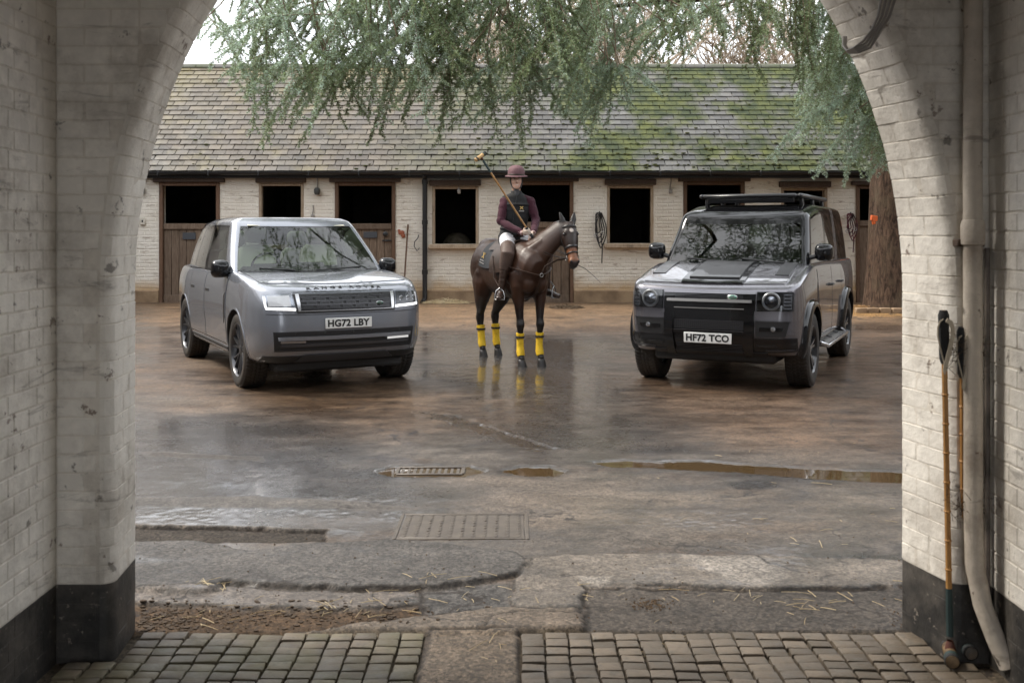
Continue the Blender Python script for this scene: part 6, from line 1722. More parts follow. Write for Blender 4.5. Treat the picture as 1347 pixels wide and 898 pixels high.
# front
gr_ = empty('grille', (0, 0, 0), 0, df)
panel('grille_panel', fp, [(-.50, .87), (.50, .87), (.50, 1.062), (-.50, 1.062)], .006, .012, M_GLOSSBLACK, gr_, 12, 4)
panel('grille_top_bar', fp, [(-.50, 1.045), (.50, 1.045), (.50, 1.082), (-.50, 1.082)], .022, .03, DP_, gr_, 12, 2)
panel('grille_bar', fp, [(-.46, .955), (.46, .955), (.46, .985), (-.46, .985)], .030, .03, M_STEEL, gr_, 12, 2)
panel('grille_bar', fp, [(-.38, .885), (.38, .885), (.38, .897), (-.38, .897)], .018, .014, M_STEEL, gr_, 12, 1)
for k in range(4): panel('grille_slat', fp, [(-.37, 0.992 + k * .013), (.37, 0.992 + k * .013), (.37, 0.997 + k * .013), (-.37, 0.997 + k * .013)], .013, .01, M_HOUSING, gr_, 12, 1)
oval_badge(df, fp(.26, 1.010, .026), .115, .058, ('LAND', 'ROVER'), simple('pale_green_badge', (.10, .28, .20), .3, coat=.8))
for sg in (-1, 1):
    hl = empty('headlight', (0, 0, 0), 0, df); s = sg
    panel('lamp_housing', fp, [(s * .51, .872), (s * .875, .877), (s * .875, 1.075), (s * .51, 1.075)], .006, .016, M_GLOSSBLACK, hl, 12, 6)
    q = fp(s * .66, .978, .012); ax = Vector((1, .12 * s, 0))
    MB().lathe([(.098, -.01), (.098, .012), (.088, .022), (.074, .020), (.070, .006), (.070, -.004)], 36, q, ax).build('ring_lamp', simple('pale_ring', (.26, .27, .28), .3, .5), hl, 40)
    MB().lathe([(.0, .016), (.03, .013), (.042, .002), (.066, -.002), (.072, -.008)], 28, q, ax).build('projector', M_LAMPSILVER, hl)
    for yy in (.80,):
        panel('corner_lamp', fp, [(s * .785, .90), (s * .855, .90), (s * .855, 1.055), (s * .785, 1.055)], .012, .006, M_LAMPSILVER, hl, 4, 4)
        mbx = MB()
        for k in range(4): patch(fp, [(s * .79, .910 + k * .036), (s * .85, .910 + k * .036), (s * .85, .934 + k * .036), (s * .79, .934 + k * .036)], .016, .006, 2, 1, mbx)
        mbx.build('lamp_cells', M_HOUSING, hl)
    panel('lamp_lens', fp, [(s * .515, .877), (s * .87, .882), (s * .87, 1.072), (s * .515, 1.072)], .030, .004, M_LENS, hl, 12, 5)
    # fog lamp pocket
    fg = empty('fog_light', (0, 0, 0), 0, df)
    panel('pocket', fp, [(s * .50, .595), (s * .80, .605), (s * .84, .765), (s * .50, .765)], .010, .014, M_BLACKPLASTIC, fg, 8, 4)
    panel('pocket_bar', fp, [(s * .54, .665), (s * .77, .668), (s * .78, .705), (s * .54, .705)], .020, .012, M_GLOSSBLACK, fg, 8, 2)
    q = fp(s * .68, .686, .022); MB().lathe([(0, .008), (.022, .007), (.028, 0), (.03, -.01)], 16, q, (1, .1 * s, 0)).build('fog_bulb', M_LAMPSILVER, fg)
    panel('pocket_trim', fp, [(s * .50, .762), (s * .845, .762), (s * .85, .772), (s * .50, .772)], .016, .012, M_HOUSING, fg, 8, 1)
    panel('bumper_end', fp, [(s * .48, .43), (s * .90, .45), (s * .90, .595), (s * .48, .585)], .016, .03, M_GLOSSBLACK, df, 12, 4)
    panel('bumper_slot', fp, [(s * .51, .50), (s * .72, .505), (s * .70, .525), (s * .51, .52)], .021, .01, M_BLACKPLASTIC, df, 6, 1)
    panel('bumper_vent', fp, [(s * .60, .455), (s * .88, .465), (s * .88, .48), (s * .60, .47)], .0225, .01, M_HOUSING, df, 6, 1)
fb = empty('front_bumper', (0, 0, 0), 0, df)
panel('bumper_panel', fp, [(-.49, .415), (.49, .415), (.49, .87), (-.49, .87)], .010, .02, M_GLOSSBLACK, fb, 12, 8)
for s in (-1, 1): panel('bumper_upright', fp, [(s * .375, .40), (s * .47, .41), (s * .485, .83), (s * .395, .84)], .040, .05, M_GLOSSBLACK, fb, 3, 8)
panel('mesh_grille', fp, [(-.38, .665), (.38, .665), (.38, .765), (-.38, .765)], .014, .01, M_MESHGR, fb, 10, 3)
mm = MB()
for k in range(34): y_ = -.375 + k * .0227; patch(fp, [(y_, .668), (y_ + .006, .668), (y_ + .006, .762), (y_, .762)], .020, .005, 1, 2, mm)
for k in range(6): z_ = .672 + k * .0165; patch(fp, [(-.378, z_), (.378, z_), (.378, z_ + .005), (-.378, z_ + .005)], .021, .005, 12, 1, mm)
o = mm.build('mesh_wires', M_HOUSING, fb, 0); tag(o, kind='stuff')
panel('bumper_beam', fp, [(-.38, .625), (.38, .625), (.38, .655), (-.38, .655)], .030, .03, M_GLOSSBLACK, fb, 10, 2)
panel('beam_edge', fp, [(-.38, .652), (.38, .652), (.38, .660), (-.38, .660)], .034, .01, M_HOUSING, fb, 10, 1)
plate(df, 'HF72 TCO', fp(0, .578, .034), None)
mm = MB()
for k in range(5): z_ = .445 + k * .016; patch(fp, [(-.36, z_), (.36, z_), (.36, z_ + .006), (-.36, z_ + .006)], .018, .008, 12, 1, mm)
o = mm.build('intake_slats', M_HOUSING, fb, 0); tag(o, kind='stuff')
panel('skid_plate', fp, [(-.60, .405), (.60, .405), (.62, .44), (-.62, .44)], .026, .04, M_BLACKPLASTIC, df, 12, 2)
um = MB(); um.box((0, 0, .36), (4.2, 1.35, .14), bev=.03); um.box((1.51, 0, .40), (.1, 1.5, .1)); um.box((-1.51, 0, .40), (.1, 1.5, .1)); um.build('underbody', M_DASH, df)
for y0, y1 in ((-.55, .02), (.10, .62)): MB().tube([(1.20, y1, 1.356), (1.19, (y0 + y1) / 2, 1.372), (1.15, y0, 1.396)], .010, 6).build('wiper', M_BLACKPLASTIC, df)
# roof rack
rk = empty('roof_rack', (0, 0, 0), 0, df); z_ = 2.165
for s in (-1, 1): MB().box((-.82, s * .62, z_), (2.14, .06, .055), bev=.018).build('side_rail', M_SATIN, rk)
for x_ in (.27, -1.91): MB().box((x_, 0, z_), (.07, 1.18, .05), bev=.02).build('end_rail', M_SATIN, rk)
for k in range(9): MB().box((.115 - k * .237, 0, z_ + .008), (.19, 1.18, .022), bev=.006).build('slat', M_SATIN, rk)
MB().box((.23, 0, 2.11), (.04, 1.10, .07), rot=(0, .5, 0), bev=.012).build('wind_deflector', M_SATIN, rk)
for s in (-1, 1):
    for x_ in (.0, -.85, -1.7): MB().box((x_, s * .60, 2.09), (.10, .045, .12), rot=(s * .1, 0, 0), bev=.008).build('rack_foot', M_BLACKPLASTIC, rk)
MB().box((-2.40, 0, .75), (.10, 1.7, .35), bev=.03).build('rear_bumper', M_BLACKPLASTIC, df)
MB().lathe([(0, -.1), (.33, -.1), (.385, -.06), (.385, .06), (.33, .1), (.2, .09), (0, .09)], 40, (-2.54, 0, 1.05), (1, 0, 0)).build('spare_wheel', M_RUBBER, df)
# ================================================================ the bay horse with its tack
def remesh(mb, name, voxel, smooth=6, fac=.5):
    me = mb.mesh(name, None, 0); ob = link(name, me)
    md = ob.modifiers.new('r', 'REMESH'); md.mode = 'VOXEL'; md.voxel_size = voxel
    if smooth: ms = ob.modifiers.new('s', 'SMOOTH'); ms.iterations = smooth; ms.factor = fac
    bpy.context.view_layer.update()
    out = bpy.data.meshes.new_from_object(ob.evaluated_get(bpy.context.evaluated_depsgraph_get())); out.name = name
    bpy.data.objects.remove(ob); out.materials.clear()
    out.polygons.foreach_set('use_smooth', [True] * len(out.polygons)); return out
def wrinkle(me, amp, sc, st=(1, 1, 1), sharp=2.0):
    n = len(me.vertices); co = np.empty(n * 3, np.float32); no = np.empty(n * 3, np.float32); me.vertices.foreach_get('co', co); me.vertices.foreach_get('normal', no)
    co = co.reshape(-1, 3); no = no.reshape(-1, 3); p = co * np.array(st) * sc
    w = fbm(p[:, 0] + .6 * p[:, 1] + 40, p[:, 2] + .35 * p[:, 1], 61, 3) - .5; w = 1 - np.abs(w) * 4; w = np.clip(w, -1, 1)
    co = co + no * (amp * w)[:, None]; me.vertices.foreach_set('co', co.astype(np.float32).ravel()); me.update()
def colour(me, fn, name='coat'):
    n = len(me.vertices); co = np.empty(n * 3, np.float32); me.vertices.foreach_get('co', co); C_ = fn(co.reshape(-1, 3))
    a = me.attributes.new(name, 'FLOAT_COLOR', 'POINT'); a.data.foreach_set('color', np.concatenate([C_, np.ones((n, 1))], 1).astype(np.float32).ravel())
def ell(mb, pts, rad, n=16, up=(0, 0, 1)):
    """elliptical limb: rad = (half height along up, half width across)"""
    fr = frames(pts, up); rings = []
    for (t, u, w), p, (ru, rw) in zip(fr, pts, rad):
        p = Vector(p); rings.append([p + u * (ru * math.cos(a)) + w * (rw * math.sin(a)) for a in [2 * math.pi * k / n for k in range(n)]])
    mb.rings(rings, True, True); return mb
HX, HY = -0.02, 13.2
HRZ = R(-63)
horse = empty('horse', (HX, HY, 0), HRZ); tag(horse, 'dark bay polo pony with yellow leg bandages, carrying the rider in the wet yard', 'horse')
HM = Matrix.Translation((HX, HY, 0)) @ Matrix.Rotation(HRZ, 4, 'Z'); HMI = HM.inverted()
def HL(p): return HMI @ Vector(p)
TORSO = [(-.90, 1.27, .07, .10), (-.85, 1.28, .15, .20), (-.74, 1.285, .225, .285), (-.58, 1.275, .270, .325), (-.40, 1.235, .275, .335), (-.18, 1.195, .285, .345), (.08, 1.19, .29, .355), (.30, 1.205, .265, .375), (.46, 1.22, .245, .375), (.60, 1.22, .225, .325), (.70, 1.20, .185, .255), (.77, 1.18, .11, .17)]
def tor(x):
    a = np.array(TORSO); return [float(np.interp(x, a[:, 0], a[:, k])) for k in (1, 2, 3)]
hb = MB()
ell(hb, [(x, 0, z) for x, z, w, h in TORSO], [(h, w) for x, z, w, h in TORSO], 28)
NECK = [((.40, .00, 1.27), .32, .18), ((.56, .03, 1.38), .265, .148), ((.685, .10, 1.51), .205, .115), ((.79, .19, 1.635), .170, .094), ((.875, .275, 1.735), .150, .088), ((.93, .325, 1.79), .105, .078)]
ell(hb, [p for p, a, b in NECK], [(a, b) for p, a, b in NECK], 22, up=(-.6, 0, .8))
POLL, MUZ = Vector((.945, .335, 1.805)), Vector((1.155, .295, 1.28))
hd = (MUZ - POLL); HLEN = hd.length; hd.normalize()
hside = Vector((.22, .97, 0)); hside = (hside - hd * hside.dot(hd)).normalized(); hfront = hside.cross(hd); 
if hfront.x < 0: hfront = -hfront
def HD(t, f=0.0, s=0.0): return POLL + hd * (t * HLEN) + hfront * f + hside * s
HEADS = [(-.05, .050, .060, -.01), (.05, .085, .083, -.01), (.18, .115, .098, -.02), (.32, .128, .104, -.028), (.46, .118, .088, -.022), (.60, .095, .070, -.012), (.74, .076, .060, -.004), (.86, .072, .062, .0), (.95, .064, .060, .0), (1.02, .035, .036, -.004)]
ell(hb, [HD(t, o) for t, f, s, o in HEADS], [(f, s) for t, f, s, o in HEADS], 20, up=hfront)
for sg in (-1, 1):
    hb.ball(HD(.30, -.075, sg * .055), (.075, .05, .10), 8)             # cheek
    hb.ball(HD(.235, .050, sg * .068), (.036, .03, .030), 8)            # brow
    hb.ball(HD(.90, .045, sg * .045), (.028, .026, .032), 8)            # nostril rim
    # ears
    e0 = HD(-.03, -.005, sg * .060); et = HD(-.30, .015, sg * .100)
    d_ = et - e0; ell(hb, [e0 - d_ * .15, e0 + d_ * .1, e0 + d_ * .35, e0 + d_ * .7, e0 + d_], [(.026, .036), (.028, .040), (.026, .042), (.017, .027), (.006, .008)], 12, up=hfront)
hb.ball(HD(.97, -.045, 0), (.042, .042, .035), 8)                       # chin
LEGS = {}
for sg in (-1, 1):
    yf = sg * .135; yh = sg * .13
    xo = .0 if sg < 0 else .03
    F_ = [(.50, sg * .17, 1.20), (.53, sg * .165, 1.02), (.52 + xo, yf * 1.1, .88), (.525 + xo, yf * 1.05, .72), (.535 + xo, yf, .60), (.545 + xo, yf, .53), (.54 + xo, yf, .47), (.53 + xo, yf * .98, .36), (.53 + xo, yf * .96, .24), (.535 + xo, yf * .96, .185), (.56 + xo, yf * .97, .125), (.575 + xo, yf * .98, .085)]
    Fr = [(.15, .10), (.125, .090), (.088, .072), (.064, .056), (.050, .046), (.062, .056), (.046, .043), (.033, .028), (.034, .030), (.046, .041), (.040, .038), (.048, .046)]
    ell(hb, F_, [(a * 1.0, b) for a, b in Fr], 14, up=(1, 0, 0))
    xh = .0 if sg < 0 else -.06
    H_ = [(-.48, sg * .14, 1.22), (-.50, sg * .165, 1.02), (-.52 + xh * .3, sg * .165, .88), (-.60 + xh * .6, sg * .15, .73), (-.655 + xh, yh, .60), (-.675 + xh, yh, .53), (-.665 + xh, yh, .46), (-.645 + xh, yh * .98, .36), (-.63 + xh, yh * .97, .24), (-.625 + xh, yh * .97, .19), (-.595 + xh, yh * .97, .125), (-.58 + xh, yh * .98, .085)]
    Hr = [(.27, .13), (.225, .135), (.165, .115), (.105, .080), (.062, .050), (.070, .058), (.054, .046), (.040, .033), (.040, .034), (.048, .043), (.041, .039), (.049, .047)]
    ell(hb, H_, Hr, 14, up=(1, 0, 0)); LEGS[sg] = (F_, H_)
    hb.ball((.56, sg * .13, 1.17), (.15, .115, .21), 10)               # shoulder
    hb.ball((.655, sg * .085, 1.06), (.10, .085, .13), 10)             # breast
    hb.ball((-.58, sg * .15, 1.22), (.24, .135, .27), 10)              # haunch
hb.ball((-.60, 0, 1.50), (.26, .15, .13), 10); hb.ball((.36, 0, 1.50), (.20, .075, .10), 10)
for sg in (-1, 1):
    ell(hb, [(.30, sg * .20, 1.08), (.42, sg * .225, 1.12), (.52, sg * .20, 1.22)], [(.04, .03), (.085, .045), (.05, .03)], 10)      # triceps
    ell(hb, [(.50, sg * .12, 1.30), (.62, sg * .13 + .06, 1.45), (.76, sg * .095 + .16, 1.60)], [(.07, .05), (.075, .04), (.04, .03)], 10)  # neck
    ell(hb, [(-.36, sg * .225, 1.02), (-.44, sg * .245, 1.16), (-.42, sg * .21, 1.34)], [(.05, .03), (.09, .05), (.05, .03)], 10)    # thigh
    hb.ball((.50, sg * .155, .90), (.082, .078, .13), 8); hb.ball((-.725 + (-.06 if sg > 0 else 0), sg * .13, .575), (.035, .035, .06), 7); hb.ball((-.55, sg * .165, .84), (.11, .085, .15), 8)
hme = remesh(hb, 'horse_body', .0125, 7, .5)
m = NT('horse_coat'); ca = m.attr('coat').outputs['Color']
c = m.mix(m.ramp(m.noise(5, 5), .35, .7), ca, m.mix(1.0, ca, (.72, .68, .66), 'MULTIPLY'))
m.set(col=c, rough=m.ramp(m.noise(6, 4), .3, .7, (.34,) * 3, (.52,) * 3), spec=.42); m.bump(m.noise(120, 4, stretch=(1, 1, .3)), .25, .004); m.bump(m.noise(10, 3), .15, .015); M_COAT = m.mat
hme.materials.append(M_COAT)
def coatfn(co):
    bay = np.array((.036, .0155, .0085)); blk = np.array((.014, .011, .010)); tan = np.array((.21, .080, .032)); wht = np.array((.62, .55, .50))
    z = co[:, 2]; x = co[:, 0]; C_ = np.tile(bay, (len(co), 1))
    k = sstep(.86, .58, z)[:, None]; C_ = C_ * (1 - k) + blk * k
    red = (sstep(.50, .75, fbm(x * 3 + 5, z * 3, 9, 3)))[:, None] * .5 * sstep(.7, 1.0, z)[:, None]; C_ = C_ * (1 - red) + np.array((.068, .028, .013)) * red
    h = (co - np.array(POLL)) @ np.array(hd) / HLEN; f = (co - np.array(POLL)) @ np.array(hfront); s = (co - np.array(POLL)) @ np.array(hside)
    head = (np.abs(s) < .13) & (f > -.2) & (f < .16) & (h > -.45) & (h < 1.1) & (x > .80)
    C_[head] = C_[head] * .62
    t = (head * sstep(.52, .66, h) * sstep(.97, .86, h))[:, None]; C_ = C_ * (1 - t) + tan * t
    t = (head * sstep(.86, .97, h))[:, None]; C_ = C_ * (1 - t) + np.array((.030, .022, .02)) * t
    st = head * (f > .04) * sstep(1.0, .75, np.hypot((h - .20) / .055, s / .030)); C_ = C_ * (1 - st[:, None]) + wht * st[:, None]
    ear = head & (h < -.05); C_[ear] = blk
    return C_
colour(hme, coatfn); hbody = link('body', hme, horse)
for sg in (-1, 1):
    MB().ball(HD(.262, .045, sg * .086), (.019, .019, .019), 8).build('eye', simple('dark_eye', (.006, .004, .003), .06, coat=1), horse)
    MB().ball(HD(.915, .066, sg * .047), (.012, .011, .017), 8).build('nostril', simple('nostril_dark', (.008, .006, .006), .6), horse)
    F_, H_ = LEGS[sg]
    for P in (F_, H_):
        q = Vector(P[-1]); hm = MB(); hr = []
        for z_, r_, dx in ((.098, .036, -.006), (.088, .046, -.003), (.06, .050, .004), (.02, .056, .013), (.0, .060, .016)): hr.append([(q.x + dx + r_ * 1.08 * math.cos(a), q.y + r_ * math.sin(a), z_) for a in [2 * math.pi * k / 18 for k in range(18)]])
        hm.rings(hr, True, True); hm.build('hoof', simple('dark_hoof', (.018, .015, .014), .45, bump=.2), horse)
        # yellow bandage round the cannon bone, with the dark fastening band
        seg = [Vector(P[i]) for i in (6, 7, 8, 9, 10)]; top = seg[0]; rad = .05
        bp = []; br_ = []
        n = 14
        for i in range(n + 1):
            z_ = .425 + (.135 - .425) * i / n
            zs_ = [p[2] for p in P][::-1]; xs_ = [p[0] for p in P][::-1]; ys_ = [p[1] for p in P][::-1]
            bp.append((float(np.interp(z_, zs_, xs_)), float(np.interp(z_, zs_, ys_)), z_))
            fr_ = P is F_; base = np.interp(z_, [.12, .185, .24, .36, .43], [.046, .055, .047, .046, .056] if fr_ else [.047, .057, .051, .052, .062])
            br_.append((base + (.0035 if i % 2 else 0), base * .92 + (.0035 if i % 2 else 0)))
        bo = ell(MB(), bp, br_, 18, up=(1, 0, 0)).build('leg_bandage', simple('yellow_bandage', (.88, .58, .03), .7, col2=(.70, .43, .015), ns=14, bump=.9, bs=45), horse, 60)
        zb_ = .375; c_ = (float(np.interp(zb_, zs_, xs_)), float(np.interp(zb_, zs_, ys_)), zb_); ell(MB(), [(c_[0], c_[1], zb_ - .012), (c_[0], c_[1], zb_ + .012)], [(.0585 if fr_ else .064,) * 2] * 2, 18, up=(1, 0, 0)).build('fastening', M_GRIP, bo, 60)
tl_ = MB(); ell(tl_, [(-.86, 0, 1.50), (-.95, .02, 1.42), (-.99, .03, 1.20), (-.98, .03, .95), (-.96, .02, .72)], [(.035, .04), (.05, .05), (.06, .06), (.05, .055), (.015, .02)], 14, up=(1, 0, 0)); tl_.build('tail', simple('black_tail', (.012, .010, .009), .5, bump=.8, bs=30), horse, 60)

# tack
def tsurf(x, ang, off):
    """point on the barrel: ang 0 = spine, +90 = left flank"""
    zc_, w, h = tor(x); e = .02 + off; a = R(ang); return Vector((x, (w + e) * math.sin(a), zc_ + (h + e) * math.cos(a)))
M_PAD = simple('charcoal_saddle_cloth', (.028, .030, .034), .85, bump=.4, bs=120); M_GOLD = simple('gold_thread', (.62, .42, .14), .5)
pm = MB(); 
for o in (.012, ): pm.grid([[tsurf(-.34 + .64 * i / 14, -84 + 168 * j / 28, o + .004 * math.sin(i)) for j in range(29)] for i in range(15)])
pd = pm.build('saddle_cloth', M_PAD, horse, 60)
em = MB()
for dx, da in ((0, 0), (.03, 6), (-.03, 6), (.03, -6), (-.03, -6)):
    c_ = tsurf(-.24 + dx * .7, -60 + da * .7, .02); em.ball(c_, (.012, .005, .012), 5)
em.tube([tsurf(-.275, -54, .02), tsurf(-.24, -60, .022), tsurf(-.205, -66, .02)], .0035, 5); em.tube([tsurf(-.205, -54, .02), tsurf(-.24, -60, .022), tsurf(-.275, -66, .02)], .0035, 5)
em.build('gold_emblem', M_GOLD, pd)
em = MB()
for r_, (a0, n) in enumerate(((-71, 7), (-76, 8))):
    for k in range(n): p = tsurf(-.30 + k * .017, a0, .018); em.box(p, (.011, .004, .013 if (k + r_) % 3 else .009), bev=.002)
em.build('stitched_lettering', simple('pale_thread', (.55, .52, .48), .7), pd)
sm = MB(); sm.grid([[tsurf(-.16 + .40 * i / 14, -46 + 92 * j / 26, .035 + .05 * (abs(i / 7 - 1) ** 3) * math.exp(-((j - 13) / 7) ** 2)) for j in range(27)] for i in range(15)])
sd_ = sm.build('saddle', M_LEATHER, horse, 60)
for sg in (-1, 1): sm = MB(); sm.grid([[tsurf(.02 + .34 * i / 8 + .06 * (j / 8), sg * (40 + 52 * j / 8), .045) for j in range(9)] for i in range(9)]); sm.build('saddle_flap', M_LEATHER, sd_, 60)
def strap(pts, w, name, par, mat=M_LEATHER, up=(0, 0, 1)): return MB().tube(pts, [(.005, w)] * len(pts), 6, up=up).build(name, mat, par, 60)
gm = [tsurf(.30, a, .006) for a in range(-180, 181, 15)]; MB().tube(gm, [(.008, .035)] * len(gm), 6, up=(0, 0, 1)).build('girth', M_LEATHER, horse, 60)
def on_neck(t, ang, off=.015):
    i = min(int(t), len(NECK) - 2); u = t - i; p = Vector(NECK[i][0]).lerp(Vector(NECK[i + 1][0]), u); a_ = NECK[i][1] * (1 - u) + NECK[i + 1][1] * u; b_ = NECK[i][2] * (1 - u) + NECK[i + 1][2] * u
    fr = frames([q for q, _, _ in NECK], (-.6, 0, .8)); T_, U_, W_ = fr[i]; T2, U2, W2 = fr[i + 1]; U = U_.lerp(U2, u); W = W_.lerp(W2, u)
    return p + U * ((a_ + off) * math.cos(R(ang))) + W * ((b_ + off) * math.sin(R(ang)))
# breastplate: from the saddle flaps round the chest
BC = Vector((.845, .0, 1.17))
for sg in (-1, 1):
    P = [tsurf(.34, sg * 75, .03), Vector((.50, sg * .285, 1.27)), Vector((.66, sg * .245, 1.245)), Vector((.77, sg * .155, 1.21)), BC + Vector((.0, sg * .02, .0))]
    Q = [];
    for i in range(len(P) - 1):
        for t in (0, .5): Q.append(P[i].lerp(P[i + 1], t))
    strap(Q + [P[-1]], .014, 'breast_strap', horse)
strap([BC, Vector((.80, 0, 1.05)), Vector((.70, 0, .93)), Vector((.5, 0, .86))], .016, 'breast_strap', horse, up=(1, 0, 0))
strap([BC, Vector((.86, .05, 1.28)), Vector((.95, .17, 1.36)), HD(.74, -.09)], .012, 'martingale', horse, up=(1, 0, 0))
MB().lathe([(.022, -.004), (.028, 0), (.022, .004), (.017, 0), (.022, -.004)], 14, BC + Vector((.015, 0, 0)), (1, 0, 0)).build('breast_ring', M_STEEL, horse)
# bridle
M_BRIDLE = simple('black_bridle', (.014, .011, .010), .4)
brd = empty('bridle', (0, 0, 0), 0, horse)
def hring(t, off, name, w=.011, t2=None):
    a_ = np.array([h[0] for h in HEADS]); f_ = float(np.interp(t, a_, [h[1] for h in HEADS])); s_ = float(np.interp(t, a_, [h[2] for h in HEADS])); o_ = float(np.interp(t, a_, [h[3] for h in HEADS]))
    P = [HD(t + (0 if t2 is None else (t2 - t) * (.5 - .5 * math.cos(a))), o_ + (f_ + off) * math.cos(a), (s_ + off) * math.sin(a)) for a in [2 * math.pi * k / 24 for k in range(25)]]
    return MB().tube(P, [(w, .004)] * 25, 6, up=hd).build(name, M_BRIDLE, brd, 60)
hring(.56, .006, 'noseband', .015); hring(.09, .010, 'browband', .012); hring(.70, .006, 'drop_noseband', .009)
def side_strap(ts, sg, name, w=.010):
    a_ = np.array([h[0] for h in HEADS]); P = [HD(t, f, sg * (float(np.interp(t, a_, [h[2] for h in HEADS])) + .010)) for t, f in ts]
    return MB().tube(P, [(w, .004)] * len(P), 6, up=hfront).build(name, M_BRIDLE, brd, 60)
for sg in (-1, 1):
    side_strap([(-.03, -.03), (.12, -.015), (.30, -.035), (.45, -.03), (.60, -.02), (.76, -.03)], sg, 'cheek_strap')
    MB().lathe([(.030, -.004), (.036, 0), (.030, .004), (.026, 0), (.030, -.004)], 16, HD(.78, -.03, sg * .078), hside).build('bit_ring', M_STEEL, brd)
MB().tube([HD(-.045, -.05, -.07), HD(-.075, -.05, 0), HD(-.045, -.05, .07)], [(.004, .012)] * 3, 6).build('headpiece', M_BRIDLE, brd, 60)
MB().tube([HD(.79, -.02, -.08), HD(.80, -.02, 0), HD(.79, -.02, .08)], .009, 8).build('bit', M_STEEL, brd)

# ================================================================ the rider
def Z(zx, zy, D): return at(590 + zx / 2.995, 190 + zy / 2.995, D)
person = empty('person', (0, 13.15, 0)); person.location = (0, 0, 0)
tag(person, 'smiling polo rider in maroon helmet, maroon sleeves and black gilet on the horse', 'person')
m = NT('skin'); c = m.mix(m.ramp(m.noise(14, 4), .4, .7), (.50, .31, .22), (.55, .33, .25)); m.set(col=m.mix(1.0, c, m.attr('coat').outputs['Color'], 'MULTIPLY'), rough=.5, spec=.4, sss=.06); M_SKIN = m.mat
M_MAROON = simple('maroon_knit', (.055, .0095, .021), .9, col2=(.040, .007, .016), ns=18, bump=.5, bs=160, sheen=.05)
M_GILET = simple('black_gilet', (.008, .008, .009), .8, col2=(.014, .014, .015), ns=12, bump=.4, bs=60)
M_BREECH = simple('white_breeches', (.66, .65, .66), .75, col2=(.56, .55, .58), ns=14, bump=.4, bs=50)
M_BOOT = simple('dark_brown_boot', (.030, .016, .011), .35, col2=(.05, .027, .018), ns=10, coat=.2, bump=.2)
M_KNEE = simple('brown_knee_guard', (.070, .043, .033), .6, col2=(.095, .06, .046), ns=16, bump=.3)
HC = Z(267, 141, 13.06); PEL, CHE, NB = Z(250, 372, 13.14), Z(262, 262, 13.12), Z(267, 196, 13.12)
SR, ER, WR = Z(216, 216, 13.08), Z(206, 305, 12.98), Z(288, 348, 12.76)
SL_, EL, WL = Z(326, 216, 13.15), Z(344, 300, 13.08), Z(334, 346, 12.80)
HR_, KR, AR_, TR_ = Z(232, 376, 13.06), Z(233, 424, 12.66), Z(207, 575, 12.70), Z(197, 598, 12.52)
left = Vector((.891, .454, 0)); fwd = Vector((.454, -.891, 0))
def mirleg(p):                                # the far leg mirrored about the horse's middle plane
    q = HL(p); return HM @ Vector((q.x, -q.y, q.z))
HLg, KL, AL, TL = mirleg(HR_), mirleg(KR), mirleg(AR_), mirleg(TR_)
def torso(mb, g):
    P = [PEL + Vector((0, 0, -.07)), PEL, PEL.lerp(CHE, .35), PEL.lerp(CHE, .75), CHE + Vector((0, 0, .06)), NB + Vector((0, 0, -.045)), NB + Vector((0, 0, .005))]
    rad = [(.12, .155), (.125, .165), (.108, .142), (.118, .168), (.118, .185), (.085, .165), (.05, .07)]
    return ell(mb, P, [(a + g, b + g) for a, b in rad], 22, up=(.15, -1, 0))
def arm(mb, S_, E_, W_, g):
    I_ = NB.lerp(S_, .45) + Vector((0, 0, -.045))
    S2 = S_ + Vector((0, 0, -.035)) + (NB - S_) * .10; M_ = S2.lerp(E_, .45); A_ = []
    for t in np.linspace(0, 1, 6): A_.append(I_ * (1 - t) ** 2 + (S2 + Vector((0, 0, .028))) * 2 * t * (1 - t) + M_ * t * t)
    mb.ball(S2 + Vector((0, 0, -.012)), (.062 + g,) * 3, 8)
    return ell(mb, A_ + [E_, E_.lerp(W_, .35), W_], [(.055 + g,) * 2, (.058 + g,) * 2, (.062 + g,) * 2, (.062 + g,) * 2, (.057 + g,) * 2, (.050 + g,) * 2, (.042 + g,) * 2, (.040 + g,) * 2, (.027 + g,) * 2], 14)
def leg(mb, H_, K_, A_, g, thigh=True, shin=True):
    if thigh: ell(mb, [PEL.lerp(H_, .6) + Vector((0, .02, 0)), H_, H_.lerp(K_, .5), K_], [(.10 + g,) * 2, (.098 + g,) * 2, (.082 + g,) * 2, (.060 + g,) * 2], 16)
    if shin: ell(mb, [K_, K_.lerp(A_, .3), K_.lerp(A_, .7), A_], [(.058 + g,) * 2, (.060 + g,) * 2, (.043 + g,) * 2, (.036 + g,) * 2], 14)
def foot(mb, A_, T_, g):
    d = (T_ - A_); heel = A_ + Vector((0, 0, -.05)) - Vector((d.x, d.y, 0)).normalized() * .045
    ell(mb, [A_, A_ + Vector((0, 0, -.045)) + d * .1, A_.lerp(T_, .55) + Vector((0, 0, -.035)), T_ + Vector((0, 0, -.03))], [(.040 + g, .040 + g), (.045 + g, .042 + g), (.034 + g, .042 + g), (.020 + g, .030 + g)], 14, up=(0, 0, 1)); mb.ball(heel, (.035 + g,) * 3, 7)
bm_ = MB(); torso(bm_, -.012)
for S_, E_, W_ in ((SR, ER, WR), (SL_, EL, WL)): arm(bm_, S_, E_, W_, -.008)
for H_, K_, A_, T_ in ((HR_, KR, AR_, TR_), (HLg, KL, AL, TL)): leg(bm_, H_, K_, A_, -.01); foot(bm_, A_, T_, -.012)
